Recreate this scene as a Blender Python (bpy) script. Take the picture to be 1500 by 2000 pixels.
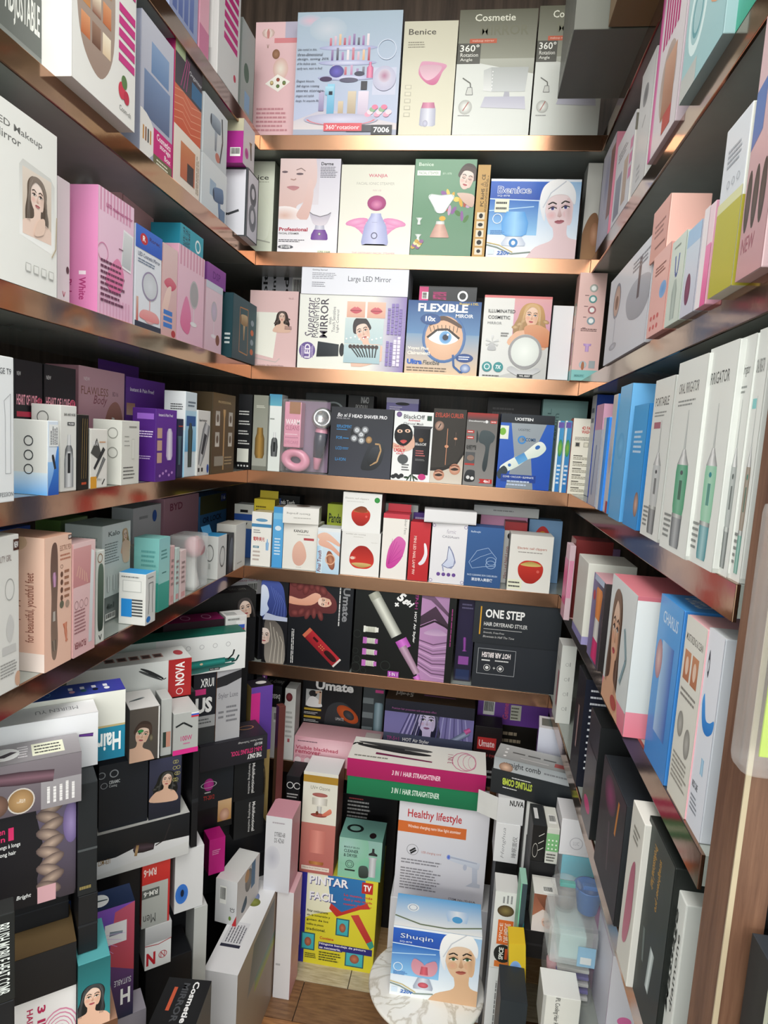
import bpy, bmesh, math, random
from mathutils import Vector, Matrix, geometry
random.seed(7)
for o in list(bpy.data.objects): bpy.data.objects.remove(o)
SC = bpy.context.scene; COL = SC.collection
sin, cos, pi = math.sin, math.cos, math.pi

# ---------------------------------------------------------------- camera
FPX = 1251.08                                   # focal length in pixels of the 1500 x 2000 frame
YAW, PITCH, ROLL = -0.1328, -0.1178, 0.0631
CAM = Vector((0.5687, -1.5761, 1.4526))
_f = Vector((sin(YAW)*cos(PITCH), cos(YAW)*cos(PITCH), sin(PITCH)))
_r0 = Vector((cos(YAW), -sin(YAW), 0)); _u0 = _r0.cross(_f)
RV = cos(ROLL)*_r0 + sin(ROLL)*_u0; UV = -sin(ROLL)*_r0 + cos(ROLL)*_u0; FV = _f
cd = bpy.data.cameras.new('camera'); cam = bpy.data.objects.new('camera', cd); COL.objects.link(cam)
cd.sensor_fit = 'VERTICAL'; cd.sensor_height = 36; cd.lens = FPX/2000*36; cd.clip_start = .02
cam.matrix_world = Matrix(((RV.x, UV.x, -FV.x, CAM.x), (RV.y, UV.y, -FV.y, CAM.y), (RV.z, UV.z, -FV.z, CAM.z), (0, 0, 0, 1)))
SC.camera = cam

# ---------------------------------------------------------------- light
wd = bpy.data.worlds.new('shop_ambient'); SC.world = wd; wd.use_nodes = True
bg = wd.node_tree.nodes['Background']; bg.inputs[0].default_value = (.93, 1, .97, 1); bg.inputs[1].default_value = 1.3
def area(name, loc, rot, sx, sy, power, col=(1, .985, .95)):
    l = bpy.data.lights.new(name, 'AREA'); l.shape = 'RECTANGLE'; l.size = sx; l.size_y = sy; l.energy = power; l.color = col
    o = bpy.data.objects.new(name, l); COL.objects.link(o); o.location = loc; o.rotation_euler = rot; return o
area('ceiling_lamp', (.42, -1.45, 2.78), (0, 0, 0), .9, 1.2, 21)            # the shop's ceiling panels over the aisle
area('ceiling_lamp', (.42, -2.75, 2.78), (math.radians(18), 0, 0), 2.2, 1.2, 42)
area('ceiling_lamp', (.42, -5.2, 2.78), (math.radians(40), 0, 0), 3.5, 1.4, 95)
vs = SC.view_settings; vs.view_transform = 'Standard'; vs.look = 'None'; vs.exposure = .55; vs.gamma = 1; vs.use_curve_mapping = False

# ---------------------------------------------------------------- materials
def lin(c):
    if isinstance(c, str):
        if len(c) == 3: c = c[0]*2 + c[1]*2 + c[2]*2
        c = tuple(int(c[i:i+2], 16)/255 for i in (0, 2, 4))
    return tuple((x/12.92 if x <= .04045 else ((x+.055)/1.055)**2.4) for x in c) + (1,)
def newmat(name):
    m = bpy.data.materials.new(name); m.use_nodes = True
    return m, m.node_tree.nodes, m.node_tree.links, m.node_tree.nodes['Principled BSDF']
def plain(name, col, rough=.5, metal=0, bump=0, scale=40, coat=0, trans=0, alpha=1, spec=.5, aniso=None):
    m, n, l, b = newmat(name)
    c = lin(col); b.inputs['Base Color'].default_value = c; b.inputs['Roughness'].default_value = rough
    b.inputs['Metallic'].default_value = metal; b.inputs['Coat Weight'].default_value = coat
    b.inputs['Transmission Weight'].default_value = trans; b.inputs['Alpha'].default_value = alpha
    b.inputs['Specular IOR Level'].default_value = spec
    tc = n.new('ShaderNodeTexCoord'); nz = n.new('ShaderNodeTexNoise'); nz.inputs['Scale'].default_value = scale
    if aniso:
        mp = n.new('ShaderNodeMapping'); mp.inputs['Scale'].default_value = aniso; l.new(tc.outputs['Object'], mp.inputs[0]); l.new(mp.outputs[0], nz.inputs[0])
    else: l.new(tc.outputs['Object'], nz.inputs[0])
    mx = n.new('ShaderNodeMixRGB'); mx.blend_type = 'MULTIPLY'; mx.inputs[0].default_value = .12
    mx.inputs[1].default_value = c; l.new(nz.outputs[0], mx.inputs[2]); l.new(mx.outputs[0], b.inputs['Base Color'])
    if bump:
        bp = n.new('ShaderNodeBump'); bp.inputs['Strength'].default_value = bump; bp.inputs['Distance'].default_value = .002
        l.new(nz.outputs[0], bp.inputs['Height']); l.new(bp.outputs[0], b.inputs['Normal'])
    return m
def card_mat(name, rough, coat):                 # printed card: ink colour from the mesh, fine fibre relief, slight scuffing
    m, n, l, b = newmat(name)
    at = n.new('ShaderNodeVertexColor'); at.layer_name = 'ink'
    tc = n.new('ShaderNodeTexCoord'); nz = n.new('ShaderNodeTexNoise'); nz.inputs['Scale'].default_value = 9; nz.inputs['Detail'].default_value = 4
    l.new(tc.outputs['Object'], nz.inputs[0]); l.new(at.outputs[0], b.inputs['Base Color'])
    mr = n.new('ShaderNodeMapRange'); mr.inputs[3].default_value = rough-.08; mr.inputs[4].default_value = rough+.12
    l.new(nz.outputs[0], mr.inputs[0]); l.new(mr.outputs[0], b.inputs['Roughness'])
    bp = n.new('ShaderNodeBump'); bp.inputs['Strength'].default_value = .12; bp.inputs['Distance'].default_value = .004
    l.new(nz.outputs[0], bp.inputs['Height']); l.new(bp.outputs[0], b.inputs['Normal'])
    b.inputs['Coat Weight'].default_value = coat; b.inputs['Coat Roughness'].default_value = .12; b.inputs['Specular IOR Level'].default_value = .3
    return m
CARD = card_mat('printed_card', .5, .06); GLOSSY = card_mat('laminated_card', .38, .15)
def wood_mat(name, c1, c2, scale=(1, 1, 1), rough=.45):
    m, n, l, b = newmat(name)
    tc = n.new('ShaderNodeTexCoord'); mp = n.new('ShaderNodeMapping'); mp.inputs['Scale'].default_value = scale
    nz = n.new('ShaderNodeTexNoise'); nz.inputs['Scale'].default_value = 6; nz.inputs['Detail'].default_value = 9; nz.inputs['Roughness'].default_value = .65
    rp = n.new('ShaderNodeValToRGB'); rp.color_ramp.elements[0].position = .35; rp.color_ramp.elements[1].position = .7
    rp.color_ramp.elements[0].color = lin(c1); rp.color_ramp.elements[1].color = lin(c2)
    l.new(tc.outputs['Object'], mp.inputs[0]); l.new(mp.outputs[0], nz.inputs[0]); l.new(nz.outputs[0], rp.inputs[0]); l.new(rp.outputs[0], b.inputs['Base Color'])
    bp = n.new('ShaderNodeBump'); bp.inputs['Strength'].default_value = .15; bp.inputs['Distance'].default_value = .002
    l.new(nz.outputs[0], bp.inputs['Height']); l.new(bp.outputs[0], b.inputs['Normal']); b.inputs['Roughness'].default_value = rough
    return m
WALLWOOD = wood_mat('dark_wood_veneer', '3a2e26', '5e4e42', (9, 9, .6), .4)
POSTWOOD = wood_mat('brown_wood_veneer', '5a3c2c', '84604a', (12, 12, .8), .5)
BOARD = plain('shelf_board_grey', 'a2a8a2', .22, 0, 0, 30, .3)
COPPER = plain('brushed_copper_edge', 'b48a6e', .22, .95, .04, 60, aniso=(1, 1, 60))
MIRRORTRIM = plain('polished_copper_edge', 'a8846c', .1, .95, .02, 60)
BLACKWALL = plain('black_panel', '0a0a0c', .5)
CLEAR, _n, _l, _b = newmat('clear_plastic')      # thin blister plastic
for k, v in (('Base Color', (1, 1, 1, 1)), ('Roughness', .08), ('Alpha', .1), ('Specular IOR Level', .6)): _b.inputs[k].default_value = v
FROST, _n, _l, _b = newmat('frosted_plastic')
for k, v in (('Base Color', (.86, .9, .9, 1)), ('Roughness', .2), ('Alpha', .34), ('Specular IOR Level', .6)): _b.inputs[k].default_value = v

# ---------------------------------------------------------------- mesh helpers
def link(name, me, mat, parent=None, loc=None):
    o = bpy.data.objects.new(name, me); COL.objects.link(o)
    if mat is not None and not me.materials: me.materials.append(mat)
    if parent is not None: o.parent = parent
    if loc is not None: o.location = loc
    return o
def tag(o, label=None, cat=None, group=None, kind=None):
    for k, v in (('label', label), ('category', cat), ('group', group), ('kind', kind)):
        if v: o[k] = v
    return o
def empty(name, loc=(0, 0, 0), rz=0):
    o = bpy.data.objects.new(name, None); COL.objects.link(o); o.location = loc; o.rotation_euler = (0, 0, rz); o.empty_display_size = .02; return o
def bm_box(bm, x0, y0, z0, x1, y1, z1, bev=0):
    vs = [bm.verts.new(p) for p in ((x0, y0, z0), (x1, y0, z0), (x1, y1, z0), (x0, y1, z0), (x0, y0, z1), (x1, y0, z1), (x1, y1, z1), (x0, y1, z1))]
    fs = [bm.faces.new([vs[i] for i in q]) for q in ((0, 1, 5, 4), (1, 2, 6, 5), (2, 3, 7, 6), (3, 0, 4, 7), (4, 5, 6, 7), (3, 2, 1, 0))]
    if bev: bmesh.ops.bevel(bm, geom=list({e for f in fs for e in f.edges}), offset=bev, segments=2, affect='EDGES', profile=.6)
    return fs
def mesh_of(bm, name='m', smooth=False):
    me = bpy.data.meshes.new(name); bm.to_mesh(me); bm.free()
    if smooth:
        for p in me.polygons: p.use_smooth = True
    return me
def boxmesh(x0, y0, z0, x1, y1, z1, bev=0, name='m'):
    bm = bmesh.new(); bm_box(bm, x0, y0, z0, x1, y1, z1, bev); return mesh_of(bm, name)
def lathe(prof, seg=24, name='m'):               # (radius, z) profile
    bm = bmesh.new(); rings = []
    for r, z in prof: rings.append([bm.verts.new((r*cos(2*pi*i/seg), r*sin(2*pi*i/seg), z)) for i in range(seg)] if r > 1e-6 else [bm.verts.new((0, 0, z))])
    for a, b in zip(rings, rings[1:]):
        for i in range(seg):
            j = (i+1) % seg
            if len(a) == 1 and len(b) == 1: continue
            if len(a) == 1: bm.faces.new((a[0], b[j], b[i]))
            elif len(b) == 1: bm.faces.new((a[i], a[j], b[0]))
            else: bm.faces.new((a[i], a[j], b[j], b[i]))
    bmesh.ops.recalc_face_normals(bm, faces=bm.faces); return mesh_of(bm, name, True)

# ---------------------------------------------------------------- printed artwork: flat inked shapes laid on a face of a carton
class Canvas:
    def __init__(s, w, h): s.w, s.h = w, h; s.el = {}; s.lay = 0; s.M = [(w, 0, 0, h, 0, 0)]; s.clip = (0, 0, w, h); s.g = None
CV = None
def _pt(u, v):
    a, b, c, d, e, f = CV.M[-1]; return (a*u + c*v + e, b*u + d*v + f)
def _clip(poly):                                 # poly: [((x,y),col)...] convex
    x0, y0, x1, y1 = CV.clip
    if all(x0 <= p[0][0] <= x1 and y0 <= p[0][1] <= y1 for p in poly): return poly
    for ax, lim, sg in ((0, x0, 1), (0, x1, -1), (1, y0, 1), (1, y1, -1)):
        out = []
        for i in range(len(poly)):
            A, B = poly[i-1], poly[i]; da = sg*(A[0][ax]-lim); db = sg*(B[0][ax]-lim)
            if (da >= 0) != (db >= 0):
                t = da/(da-db); out.append(((A[0][0]+(B[0][0]-A[0][0])*t, A[0][1]+(B[0][1]-A[0][1])*t), tuple(A[1][k]+(B[1][k]-A[1][k])*t for k in range(4))))
            if db >= 0: out.append(B)
        poly = out
        if len(poly) < 3: return []
    return poly
def _put(group, polys):
    CV.lay += 1; L = CV.el.setdefault(CV.g or group, [])
    for p in polys:
        q = _clip(p)
        if len(q) >= 3: L.append((CV.lay, q))
class At:                                        # local drawing frame: centre u,v, size s (of the face width), rotation in degrees
    def __init__(s, u, v, sz, rot=0, sy=1, fx=1): s.a = (u, v, sz, rot, sy, fx)
    def __enter__(s):
        u, v, sz, rot, sy, fx = s.a; x, y = _pt(u, v); k = sz*CV.w if len(CV.M) == 1 else sz*math.hypot(*CV.M[-1][:2]); t = math.radians(rot)
        CV.M.append((k*fx*cos(t), k*fx*sin(t), -k*sy*sin(t), k*sy*cos(t), x, y))
    def __exit__(s, *a): CV.M.pop()
def R(u0, v0, u1, v1, c, c2=None, g='printed_panel'):    # rectangle, c bottom to c2 top
    c = lin(c); d = lin(c2) if c2 else c
    _put(g, [[(_pt(u0, v0), c), (_pt(u1, v0), c), (_pt(u1, v1), d), (_pt(u0, v1), d)]])
def RH(u0, v0, u1, v1, c, c2, g='printed_panel'):        # rectangle, c left to c2 right
    c = lin(c); d = lin(c2); _put(g, [[(_pt(u0, v0), c), (_pt(u1, v0), d), (_pt(u1, v1), d), (_pt(u0, v1), c)]])
def E(u, v, ru, rv, c, c2=None, n=20, rot=0, g='picture'):   # ellipse, c at the centre, c2 at the rim; rv None = round
    if rv is None: rv = ru*CV.w/CV.h if len(CV.M) == 1 else ru
    c = lin(c); d = lin(c2) if c2 else c; t = math.radians(rot); P = []
    for i in range(n):
        a = 2*pi*i/n; x, y = ru*cos(a), rv*sin(a); P.append((_pt(u+x*cos(t)-y*sin(t), v+x*sin(t)+y*cos(t)), d))
    o = (_pt(u, v), c); _put(g, [[o, P[i-1], P[i]] for i in range(n)] if c2 else [[P[0], P[i], P[i+1]] for i in range(1, n-1)])
def RING(u, v, ru, rv, th, c, n=24, a0=0, a1=360, g='picture'):
    if rv is None: rv = ru*CV.w/CV.h if len(CV.M) == 1 else ru
    c = lin(c); k = 1-th; pts = [math.radians(a0+(a1-a0)*i/n) for i in range(n+1)]
    o = [(_pt(u+ru*cos(a), v+rv*sin(a)), c) for a in pts]; i_ = [(_pt(u+ru*k*cos(a), v+rv*k*sin(a)), c) for a in pts]
    _put(g, [[o[j], o[j+1], i_[j+1], i_[j]] for j in range(n)])
def P(pts, c, c2=None, g='picture', smooth=0):          # polygon; c bottom to c2 top
    if smooth:
        q = []; n = len(pts)
        for i in range(n):
            p0, p1, p2, p3 = pts[i-1], pts[i], pts[(i+1) % n], pts[(i+2) % n]
            for k in range(smooth):
                t = k/smooth; q.append(tuple(.5*((2*p1[j]) + (-p0[j]+p2[j])*t + (2*p0[j]-5*p1[j]+4*p2[j]-p3[j])*t*t + (-p0[j]+3*p1[j]-3*p2[j]+p3[j])*t**3) for j in (0, 1)))
        pts = q
    c = lin(c); d = lin(c2) if c2 else c; y0 = min(p[1] for p in pts); y1 = max(p[1] for p in pts) or 1
    V = [(_pt(*p), tuple(c[k]+(d[k]-c[k])*(p[1]-y0)/max(y1-y0, 1e-9) for k in range(4))) for p in pts]
    tris = geometry.tessellate_polygon([[Vector((p[0][0], p[0][1], 0)) for p in V]])
    _put(g, [[V[i] for i in t] for t in tris])
def S(pts, c, c2=None, g='picture'): P(pts, c, c2, g, 5)
def K(pts, th, c, g='picture', closed=False):            # stroke; th in drawing units
    c = lin(c); n = len(pts); quads = []
    for i in range(n if closed else n-1):
        (x0, y0), (x1, y1) = pts[i], pts[(i+1) % n]
        if len(CV.M) == 1: dx, dy = (x1-x0)*CV.w, (y1-y0)*CV.h
        else: dx, dy = x1-x0, y1-y0
        l = math.hypot(dx, dy) or 1; nx, ny = -dy/l*th/2, dx/l*th/2
        if len(CV.M) == 1: ny *= CV.w/CV.h
        quads.append([(_pt(x0-nx, y0-ny), c), (_pt(x1-nx, y1-ny), c), (_pt(x1+nx, y1+ny), c), (_pt(x0+nx, y0+ny), c)])
    _put(g, quads)
def DEV(u, v, s, rot, prof, c1, c2, sy=1, g='picture', c3=None):     # product silhouette: (height, half width) profile, shaded c1 mid to c2 edge
    with At(u, v, s, rot, sy):
        a, b = lin(c1), lin(c2); d = lin(c3) if c3 else b; q = []
        for (t0, h0), (t1, h1) in zip(prof, prof[1:]):
            q.append([(_pt(-h0, t0), b), (_pt(0, t0), a), (_pt(0, t1), a), (_pt(-h1, t1), b)])
            q.append([(_pt(0, t0), a), (_pt(h0, t0), d), (_pt(h1, t1), d), (_pt(0, t1), a)])
        _put(g, q)
_TX = {}
def _textmesh(s, bold, slant):
    k = (s, bold, slant)
    if k not in _TX:
        cu = bpy.data.curves.new('t', 'FONT'); cu.body = s; cu.resolution_u = 2; cu.offset = bold; cu.shear = slant; cu.fill_mode = 'FRONT'
        ob = bpy.data.objects.new('t', cu); me = bpy.data.meshes.new_from_object(ob)
        V = [v.co.to_2d() for v in me.vertices]; F = [tuple(p.vertices) for p in me.polygons]
        if V:
            x0 = min(v.x for v in V); x1 = max(v.x for v in V); y0 = min(v.y for v in V); y1 = max(v.y for v in V)
            V = [((v.x-x0)/max(x1-x0, 1e-6), (v.y-y0)/max(y1-y0, 1e-6)) for v in V]
        _TX[k] = (V, F); bpy.data.objects.remove(ob); bpy.data.curves.remove(cu); bpy.data.meshes.remove(me)
    return _TX[k]
def T(s, u0, v0, u1, v1, c, rot=0, b=.0, sl=0, g='lettering'):  # text filling the rectangle; rot 90 reads upwards, -90 downwards, 180 upside down
    V, F = _textmesh(s, b, sl); c = lin(c); q = []
    def m(x, y):
        if rot == 90: x, y = 1-y, x
        elif rot == -90: x, y = y, 1-x
        elif rot == 180: x, y = 1-x, 1-y
        return _pt(u0+(u1-u0)*x, v0+(v1-v0)*y)
    for f in F: q.append([(m(*V[i]), c) for i in f])
    _put(g, q)
def N(u0, v0, u1, v1, n, c, fill=.45, jag=.25, rot=0, g='small_print'):   # n rows of print too small to read: broken bars
    rnd = random.Random(int((u0*977+v0*131+n)*1000)); c = lin(c); q = []
    for i in range(n):
        e = 1-jag*rnd.random(); x = 0
        while x < e:
            w = min(.05+.12*rnd.random(), e-x); y = 1-(i+.5)/n; a = (x, y-fill/2/n, x+w*.86, y+fill/2/n); x += w
            if rot: a = (1-a[3], a[0], 1-a[1], a[2])
            q.append([(_pt(u0+(u1-u0)*p, v0+(v1-v0)*r), c) for p, r in ((a[0], a[1]), (a[2], a[1]), (a[2], a[3]), (a[0], a[3]))])
    _put(g, q)
def BAR(u0, v0, u1, v1, rot=0, bg='f4f4f0'):
    R(u0, v0, u1, v1, bg, g='barcode'); rnd = random.Random(int(u0*1000)+int(v0*77)); x = .06
    while x < .92:
        w = rnd.choice((.02, .035, .05))
        a = (x, .25, x+w, .92)
        if rot: a = (.08, x, .75, x+w)
        R(u0+(u1-u0)*a[0], v0+(v1-v0)*a[1], u0+(u1-u0)*a[2], v0+(v1-v0)*a[3], '222', g='barcode'); x += w+rnd.choice((.02, .03))
def prints(root, cv, face, w, h, d, mat):        # turn a canvas into child meshes on one face of the carton
    # maps (x,y,layer) on the face to local coordinates; the carton spans x 0..w, y 0..d, z 0..h
    def mp(x, y, k):
        o = .00035+.00003*k
        if face == 'front': return (x-w/2, -o, y)
        if face == 'right': return (w/2+o, x, y)
        if face == 'left': return (-w/2-o, d-x, y)
        if face == 'top': return (x-w/2, y, h+o)
    for g, L in cv.el.items():
        items = {}                               # one part for each cluster of shapes that touch or nearly touch
        for k, q in L: items.setdefault(k, []).append(q)
        cl = []
        for k, qs in items.items():
            xs = [p[0][0] for q in qs for p in q]; ys = [p[0][1] for q in qs for p in q]; bb = [min(xs), min(ys), max(xs), max(ys)]; mem = [(k, q) for q in qs]; more = True
            while more:
                more = False
                for c in cl:
                    B = c[0]
                    if bb[0] < B[2]+GAP and B[0] < bb[2]+GAP and bb[1] < B[3]+GAP and B[1] < bb[3]+GAP:
                        bb = [min(bb[0], B[0]), min(bb[1], B[1]), max(bb[2], B[2]), max(bb[3], B[3])]; mem = c[1]+mem; cl.remove(c); more = True; break
            cl.append((bb, mem))
        for bb, mem in cl:
            verts = []; faces = []; cols = []
            for k, q in mem:
                b = len(verts); verts += [mp(p[0][0], p[0][1], k) for p in q]; faces.append(tuple(range(b, b+len(q)))); cols += [c for _, c in q]
            me = bpy.data.meshes.new(g); me.from_pydata(verts, [], faces)
            ca = me.color_attributes.new('ink', 'FLOAT_COLOR', 'CORNER'); ca.data.foreach_set('color', [x for c in cols for x in c])
            link(g, me, mat, root)
GAP = .006
def canvas(w, h, fn):
    global CV
    CV = Canvas(w, h); fn(); return CV

# ---------------------------------------------------------------- where a thing stands: a shelf front line or a plan position, found from a sight line
W = .80; ZL = {1: 2.1533, 2: 1.8843, 3: 1.6083, 4: 1.3457, 5: 1.0957, 6: .8398, 7: .525}
Z = Vector((0, 0, 1))
def along(P0, U, a, ax=0):                      # t with P0 + tU seen at pixel column (ax 0) or row (ax 1) a
    q = P0-CAM; e = RV if ax == 0 else -UV; o = 750 if ax == 0 else 1000
    return ((a-o)*q.dot(FV) - FPX*q.dot(e))/(FPX*U.dot(e) - (a-o)*U.dot(FV))
def on_z(x, y, z):
    d = FV + (x-750)/FPX*RV - (y-1000)/FPX*UV; return CAM + d*(z-CAM.z)/d.z
SIDE = {'B': (Vector((0, 0, 0)), Vector((1, 0, 0)), Vector((0, 1, 0))), 'L': (Vector((0, 0, 0)), Vector((0, 1, 0)), Vector((-1, 0, 0))), 'R': (Vector((W, 0, 0)), Vector((0, -1, 0)), Vector((1, 0, 0)))}
def place(side, z0, a, b, top, off=.012, turn=0):   # side B/L/R: the front stands on the line 'off' behind that shelf's edge; a..b its columns, top its upper row at mid width
    O, U, D = SIDE[side]; O = O + D*off + Z*z0
    A = O + U*along(O, U, a); t = math.radians(turn)
    U2 = (U*cos(t) + D*sin(t)).normalized(); w = along(A, U2, b); M = A + U2*(w/2); h = along(M, Z, top, 1)
    return A, U2, abs(w), h
def zat(side, off, px, py):                      # height of the sight line through px,py where it meets that front plane
    O, U, D = SIDE[side]; d = FV + (px-750)/FPX*RV - (py-1000)/FPX*UV; n = D; t = ((O+D*off)-CAM).dot(n)/d.dot(n); return CAM.z + d.z*t
def pf(z0, a, b, top):                           # free-standing: bottom front corners a, b on the plane z0, upper row at the left edge
    A = on_z(*a, z0); B = on_z(*b, z0); return A, (B-A).normalized(), (B-A).length, along(A, Z, top, 1)
def carton(name, label, pl, d, cols, front=None, right=None, left=None, top=None, group=None, cat='box', mat=None, bev=.0012, lean=0, tilt=0, wear=.0006, flap=None):
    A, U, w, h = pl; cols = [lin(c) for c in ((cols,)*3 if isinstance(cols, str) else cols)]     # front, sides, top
    mat = mat or CARD; rz = math.atan2(U.y, U.x)
    root = None; bm = bmesh.new()
    bm_box(bm, -w/2, 0, 0, w/2, d, h, bev)
    rnd = random.Random(name+str(round(A.x*1000+A.y*100+A.z*10)))
    for v in bm.verts:
        if v.co.z > h/2: v.co.x += rnd.uniform(-wear, wear)*.3; v.co.y += rnd.uniform(0, wear)*.3
    bm.normal_update(); me = bpy.data.meshes.new(name); lay = bm.loops.layers.float_color.new('ink')
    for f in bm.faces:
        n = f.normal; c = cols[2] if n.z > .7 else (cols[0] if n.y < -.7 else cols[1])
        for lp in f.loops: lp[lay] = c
    bm.to_mesh(me); bm.free()
    root = link(name, me, mat); mid = A + U*(w/2)
    root.location = mid; root.rotation_euler = (math.radians(-lean), math.radians(tilt), rz)
    tag(root, label, cat, group)
    for face, fn, fw, fh in (('front', front, w, h), ('right', right, d, h), ('left', left, d, h), ('top', top, w, d)):
        if fn: prints(root, canvas(fw, fh, fn), face, w, h, d, mat)
    if flap:                                     # an open tuck flap standing up from the rear top edge
        fh, fc, ang = flap; bm = bmesh.new(); bm_box(bm, -w/2+.003, 0, 0, w/2-.003, .0012, fh, .0004); me = bpy.data.meshes.new('lid_flap')
        lay = bm.loops.layers.float_color.new('ink')
        for f in bm.faces:
            for lp in f.loops: lp[lay] = lin(fc)
        bm.to_mesh(me); bm.free(); fo = link('lid_flap', me, mat, root, (0, d-.003, h)); fo.rotation_euler = (math.radians(ang), 0, 0)
    TOPS[root] = A.z + h
    return root
TOPS = {}
def tz(o): return TOPS[o]
# ---------------------------------------------------------------- recurring printed pictures
def mixc(a, b, t):
    f = lambda c: [int((c if len(c) == 6 else c[0]*2+c[1]*2+c[2]*2)[i:i+2], 16) for i in (0, 2, 4)]
    return '%02x%02x%02x' % tuple(int(x+(y-x)*t) for x, y in zip(f(a), f(b)))
def WOMAN(u, v, s, rot=0, skin='ecc9b4', hair='4a3226', style='long', lips='c2545c', eye='4a3a34', closed=False, fx=1, body=True, shirt=None, g='portrait_picture', sy=1):
    og = CV.g; CV.g = g; dk = mixc(skin, '6a3a2a', .3); lt = mixc(skin, 'ffffff', .35)
    with At(u, v, s, rot, sy, fx):
        if style == 'long': S([(-.1, .66), (.28, .6), (.5, .3), (.52, -.2), (.62, -.7), (.5, -1.15), (.2, -1), (-.2, -1), (-.55, -1.1), (-.62, -.6), (-.52, -.1), (-.5, .35), (-.32, .6)], mixc(hair, '000000', .25), hair)
        if style == 'curly':
            S([(0, .72), (.45, .6), (.68, .2), (.8, -.3), (.95, -.8), (.7, -1.3), (.3, -1.1), (-.3, -1.1), (-.75, -1.25), (-.9, -.7), (-.75, -.2), (-.66, .3), (-.42, .62)], mixc(hair, '000000', .3), hair)
            for i in range(9): E(-.8+.2*i, -.9+.25*(i % 3)+.2*abs(i-4)/4, .11, .2, mixc(hair, 'ffffff', .25), mixc(hair, '000000', .2), 10, 20*(i-4))
        if style == 'up': S([(0, .82), (.3, .7), (.46, .35), (.42, 0), (-.42, 0), (-.48, .35), (-.3, .72)], hair, mixc(hair, '000000', .2))
        if body:
            S([(-.16, -.35), (.18, -.35), (.22, -.72), (.75, -.95), (1.0, -1.7), (-1.0, -1.7), (-.75, -.98), (-.2, -.74)], skin if not shirt else shirt, skin)
            if shirt: S([(-.15, -.4), (.16, -.4), (.24, -.8), (0, -1.05), (-.24, -.8)], skin, dk)
        S([(0, .52), (.24, .44), (.36, .18), (.35, -.1), (.25, -.36), (.08, -.52), (-.08, -.52), (-.25, -.36), (-.35, -.1), (-.36, .18), (-.24, .44)], skin, lt)
        E(.2, -.12, .13, .11, mixc(skin, 'e08080', .3), skin, 12); E(-.2, -.12, .13, .11, mixc(skin, 'e08080', .3), skin, 12)
        E(.25, -.06, .1, .36, mixc(skin, dk, .4), skin, 14); [E(k*.17, .09, .13, .06, mixc(skin, '6a4040', .3), skin, 12) for k in (-1, 1)]
        P([(.02, .1), (.07, -.14), (.0, -.17), (-.05, -.14)], mixc(skin, dk, .8), skin); P([(-.06, -.15), (.08, -.15), (.01, -.19)], dk)
        for k in (-1, 1):
            K([(k*.06, .16), (k*.16, .22), (k*.28, .17)], .035, mixc(hair, '20140e', .5))
            if closed: K([(k*.08, .04), (k*.16, .0), (k*.26, .04)], .03, '2a1c18')
            else:
                S([(k*.07, .05), (k*.16, .1), (k*.27, .05), (k*.16, .015)], 'f3efec'); E(k*.17, .057, .042, None, eye); E(k*.17, .057, .02, None, '111')
                K([(k*.06, .05), (k*.16, .105), (k*.28, .055)], .026, '2a1c18')
        S([(-.13, -.29), (-.04, -.255), (0, -.265), (.04, -.255), (.13, -.29), (.05, -.345), (-.05, -.345)], lips, mixc(lips, '701818', .3)); K([(-.12, -.29), (.12, -.29)], .012, '7a2a30')
        if style in ('long', 'curly'):
            S([(-.05, .5), (.2, .4), (.33, .15), (.36, -.2), (.46, -.2), (.46, .25), (.3, .58), (-.05, .68), (-.36, .55), (-.48, .2), (-.44, -.25), (-.36, -.2), (-.35, .15), (-.25, .36)], hair, mixc(hair, 'ffffff', .18))
            [K([(k*(.2+.06*i), .6-.07*i), (k*(.4+.03*i), .2-.1*i), (k*(.42+.04*i), -.35-.14*i), (k*(.4+.05*i), -.9)], .014, mixc(hair, 'ffffff', .22+.1*(i % 2))) for k in (-1, 1) for i in range(4)]
        elif style == 'up': S([(0, .44), (.26, .36), (.37, .1), (.42, .35), (.25, .62), (-.25, .62), (-.42, .35), (-.37, .1), (-.26, .36)], hair)
        elif style == 'towel':
            S([(-.05, .4), (.24, .34), (.4, .1), (.44, .4), (.3, .68), (-.02, .8), (-.36, .66), (-.5, .3), (-.46, -.1), (-.38, -.25), (-.36, .05), (-.27, .3)], 'dfe3ea', 'fafafa'); K([(-.42, .1), (-.2, .46), (.2, .72)], .03, 'c8ccd6')
    CV.g = og
def FACE(u, v, s, skin='ecc9b4', rot=0, lips='d08080'):    # cropped close-up without hair
    WOMAN(u, v, s, rot, skin, skin, 'none', lips, body=True)
def LEGS(u, v, s, rot=0, c='e6a98a'):
    DEV(u, v, s, rot, [(-.5, .03), (-.44, .1), (-.36, .05), (0, .1), (.2, .09), (.5, .16)], mixc(c, 'ffffff', .3), mixc(c, '803020', .25))
def STEAMER(u, v, s, c1='dfe6f4', c2='b4bedc', cup='ead9ea', cup2='b98bb4', base='6a3a90', bowl='w'):
    DEV(u, v, s, 0, [(-.5, .3), (-.46, .34), (-.3, .32), (-.12, .22)], mixc(base, 'ffffff', .25), base)
    DEV(u, v, s, 0, [(-.12, .2), (.05, .17), (.12, .22)], c1, c2)
    with At(u, v, s): S([(-.2, .06), (.2, .06), (.36, .3), (.42, .52), (.3, .44), (0, .36), (-.3, .44), (-.42, .52), (-.36, .3)], cup, cup2); K([(-.42, .52), (-.3, .44), (0, .36), (.3, .44), (.42, .52)], .03, mixc(cup2, '333333', .5)); E(0, -.28, .06, None, 'f4f4f4', '555555')
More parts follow.
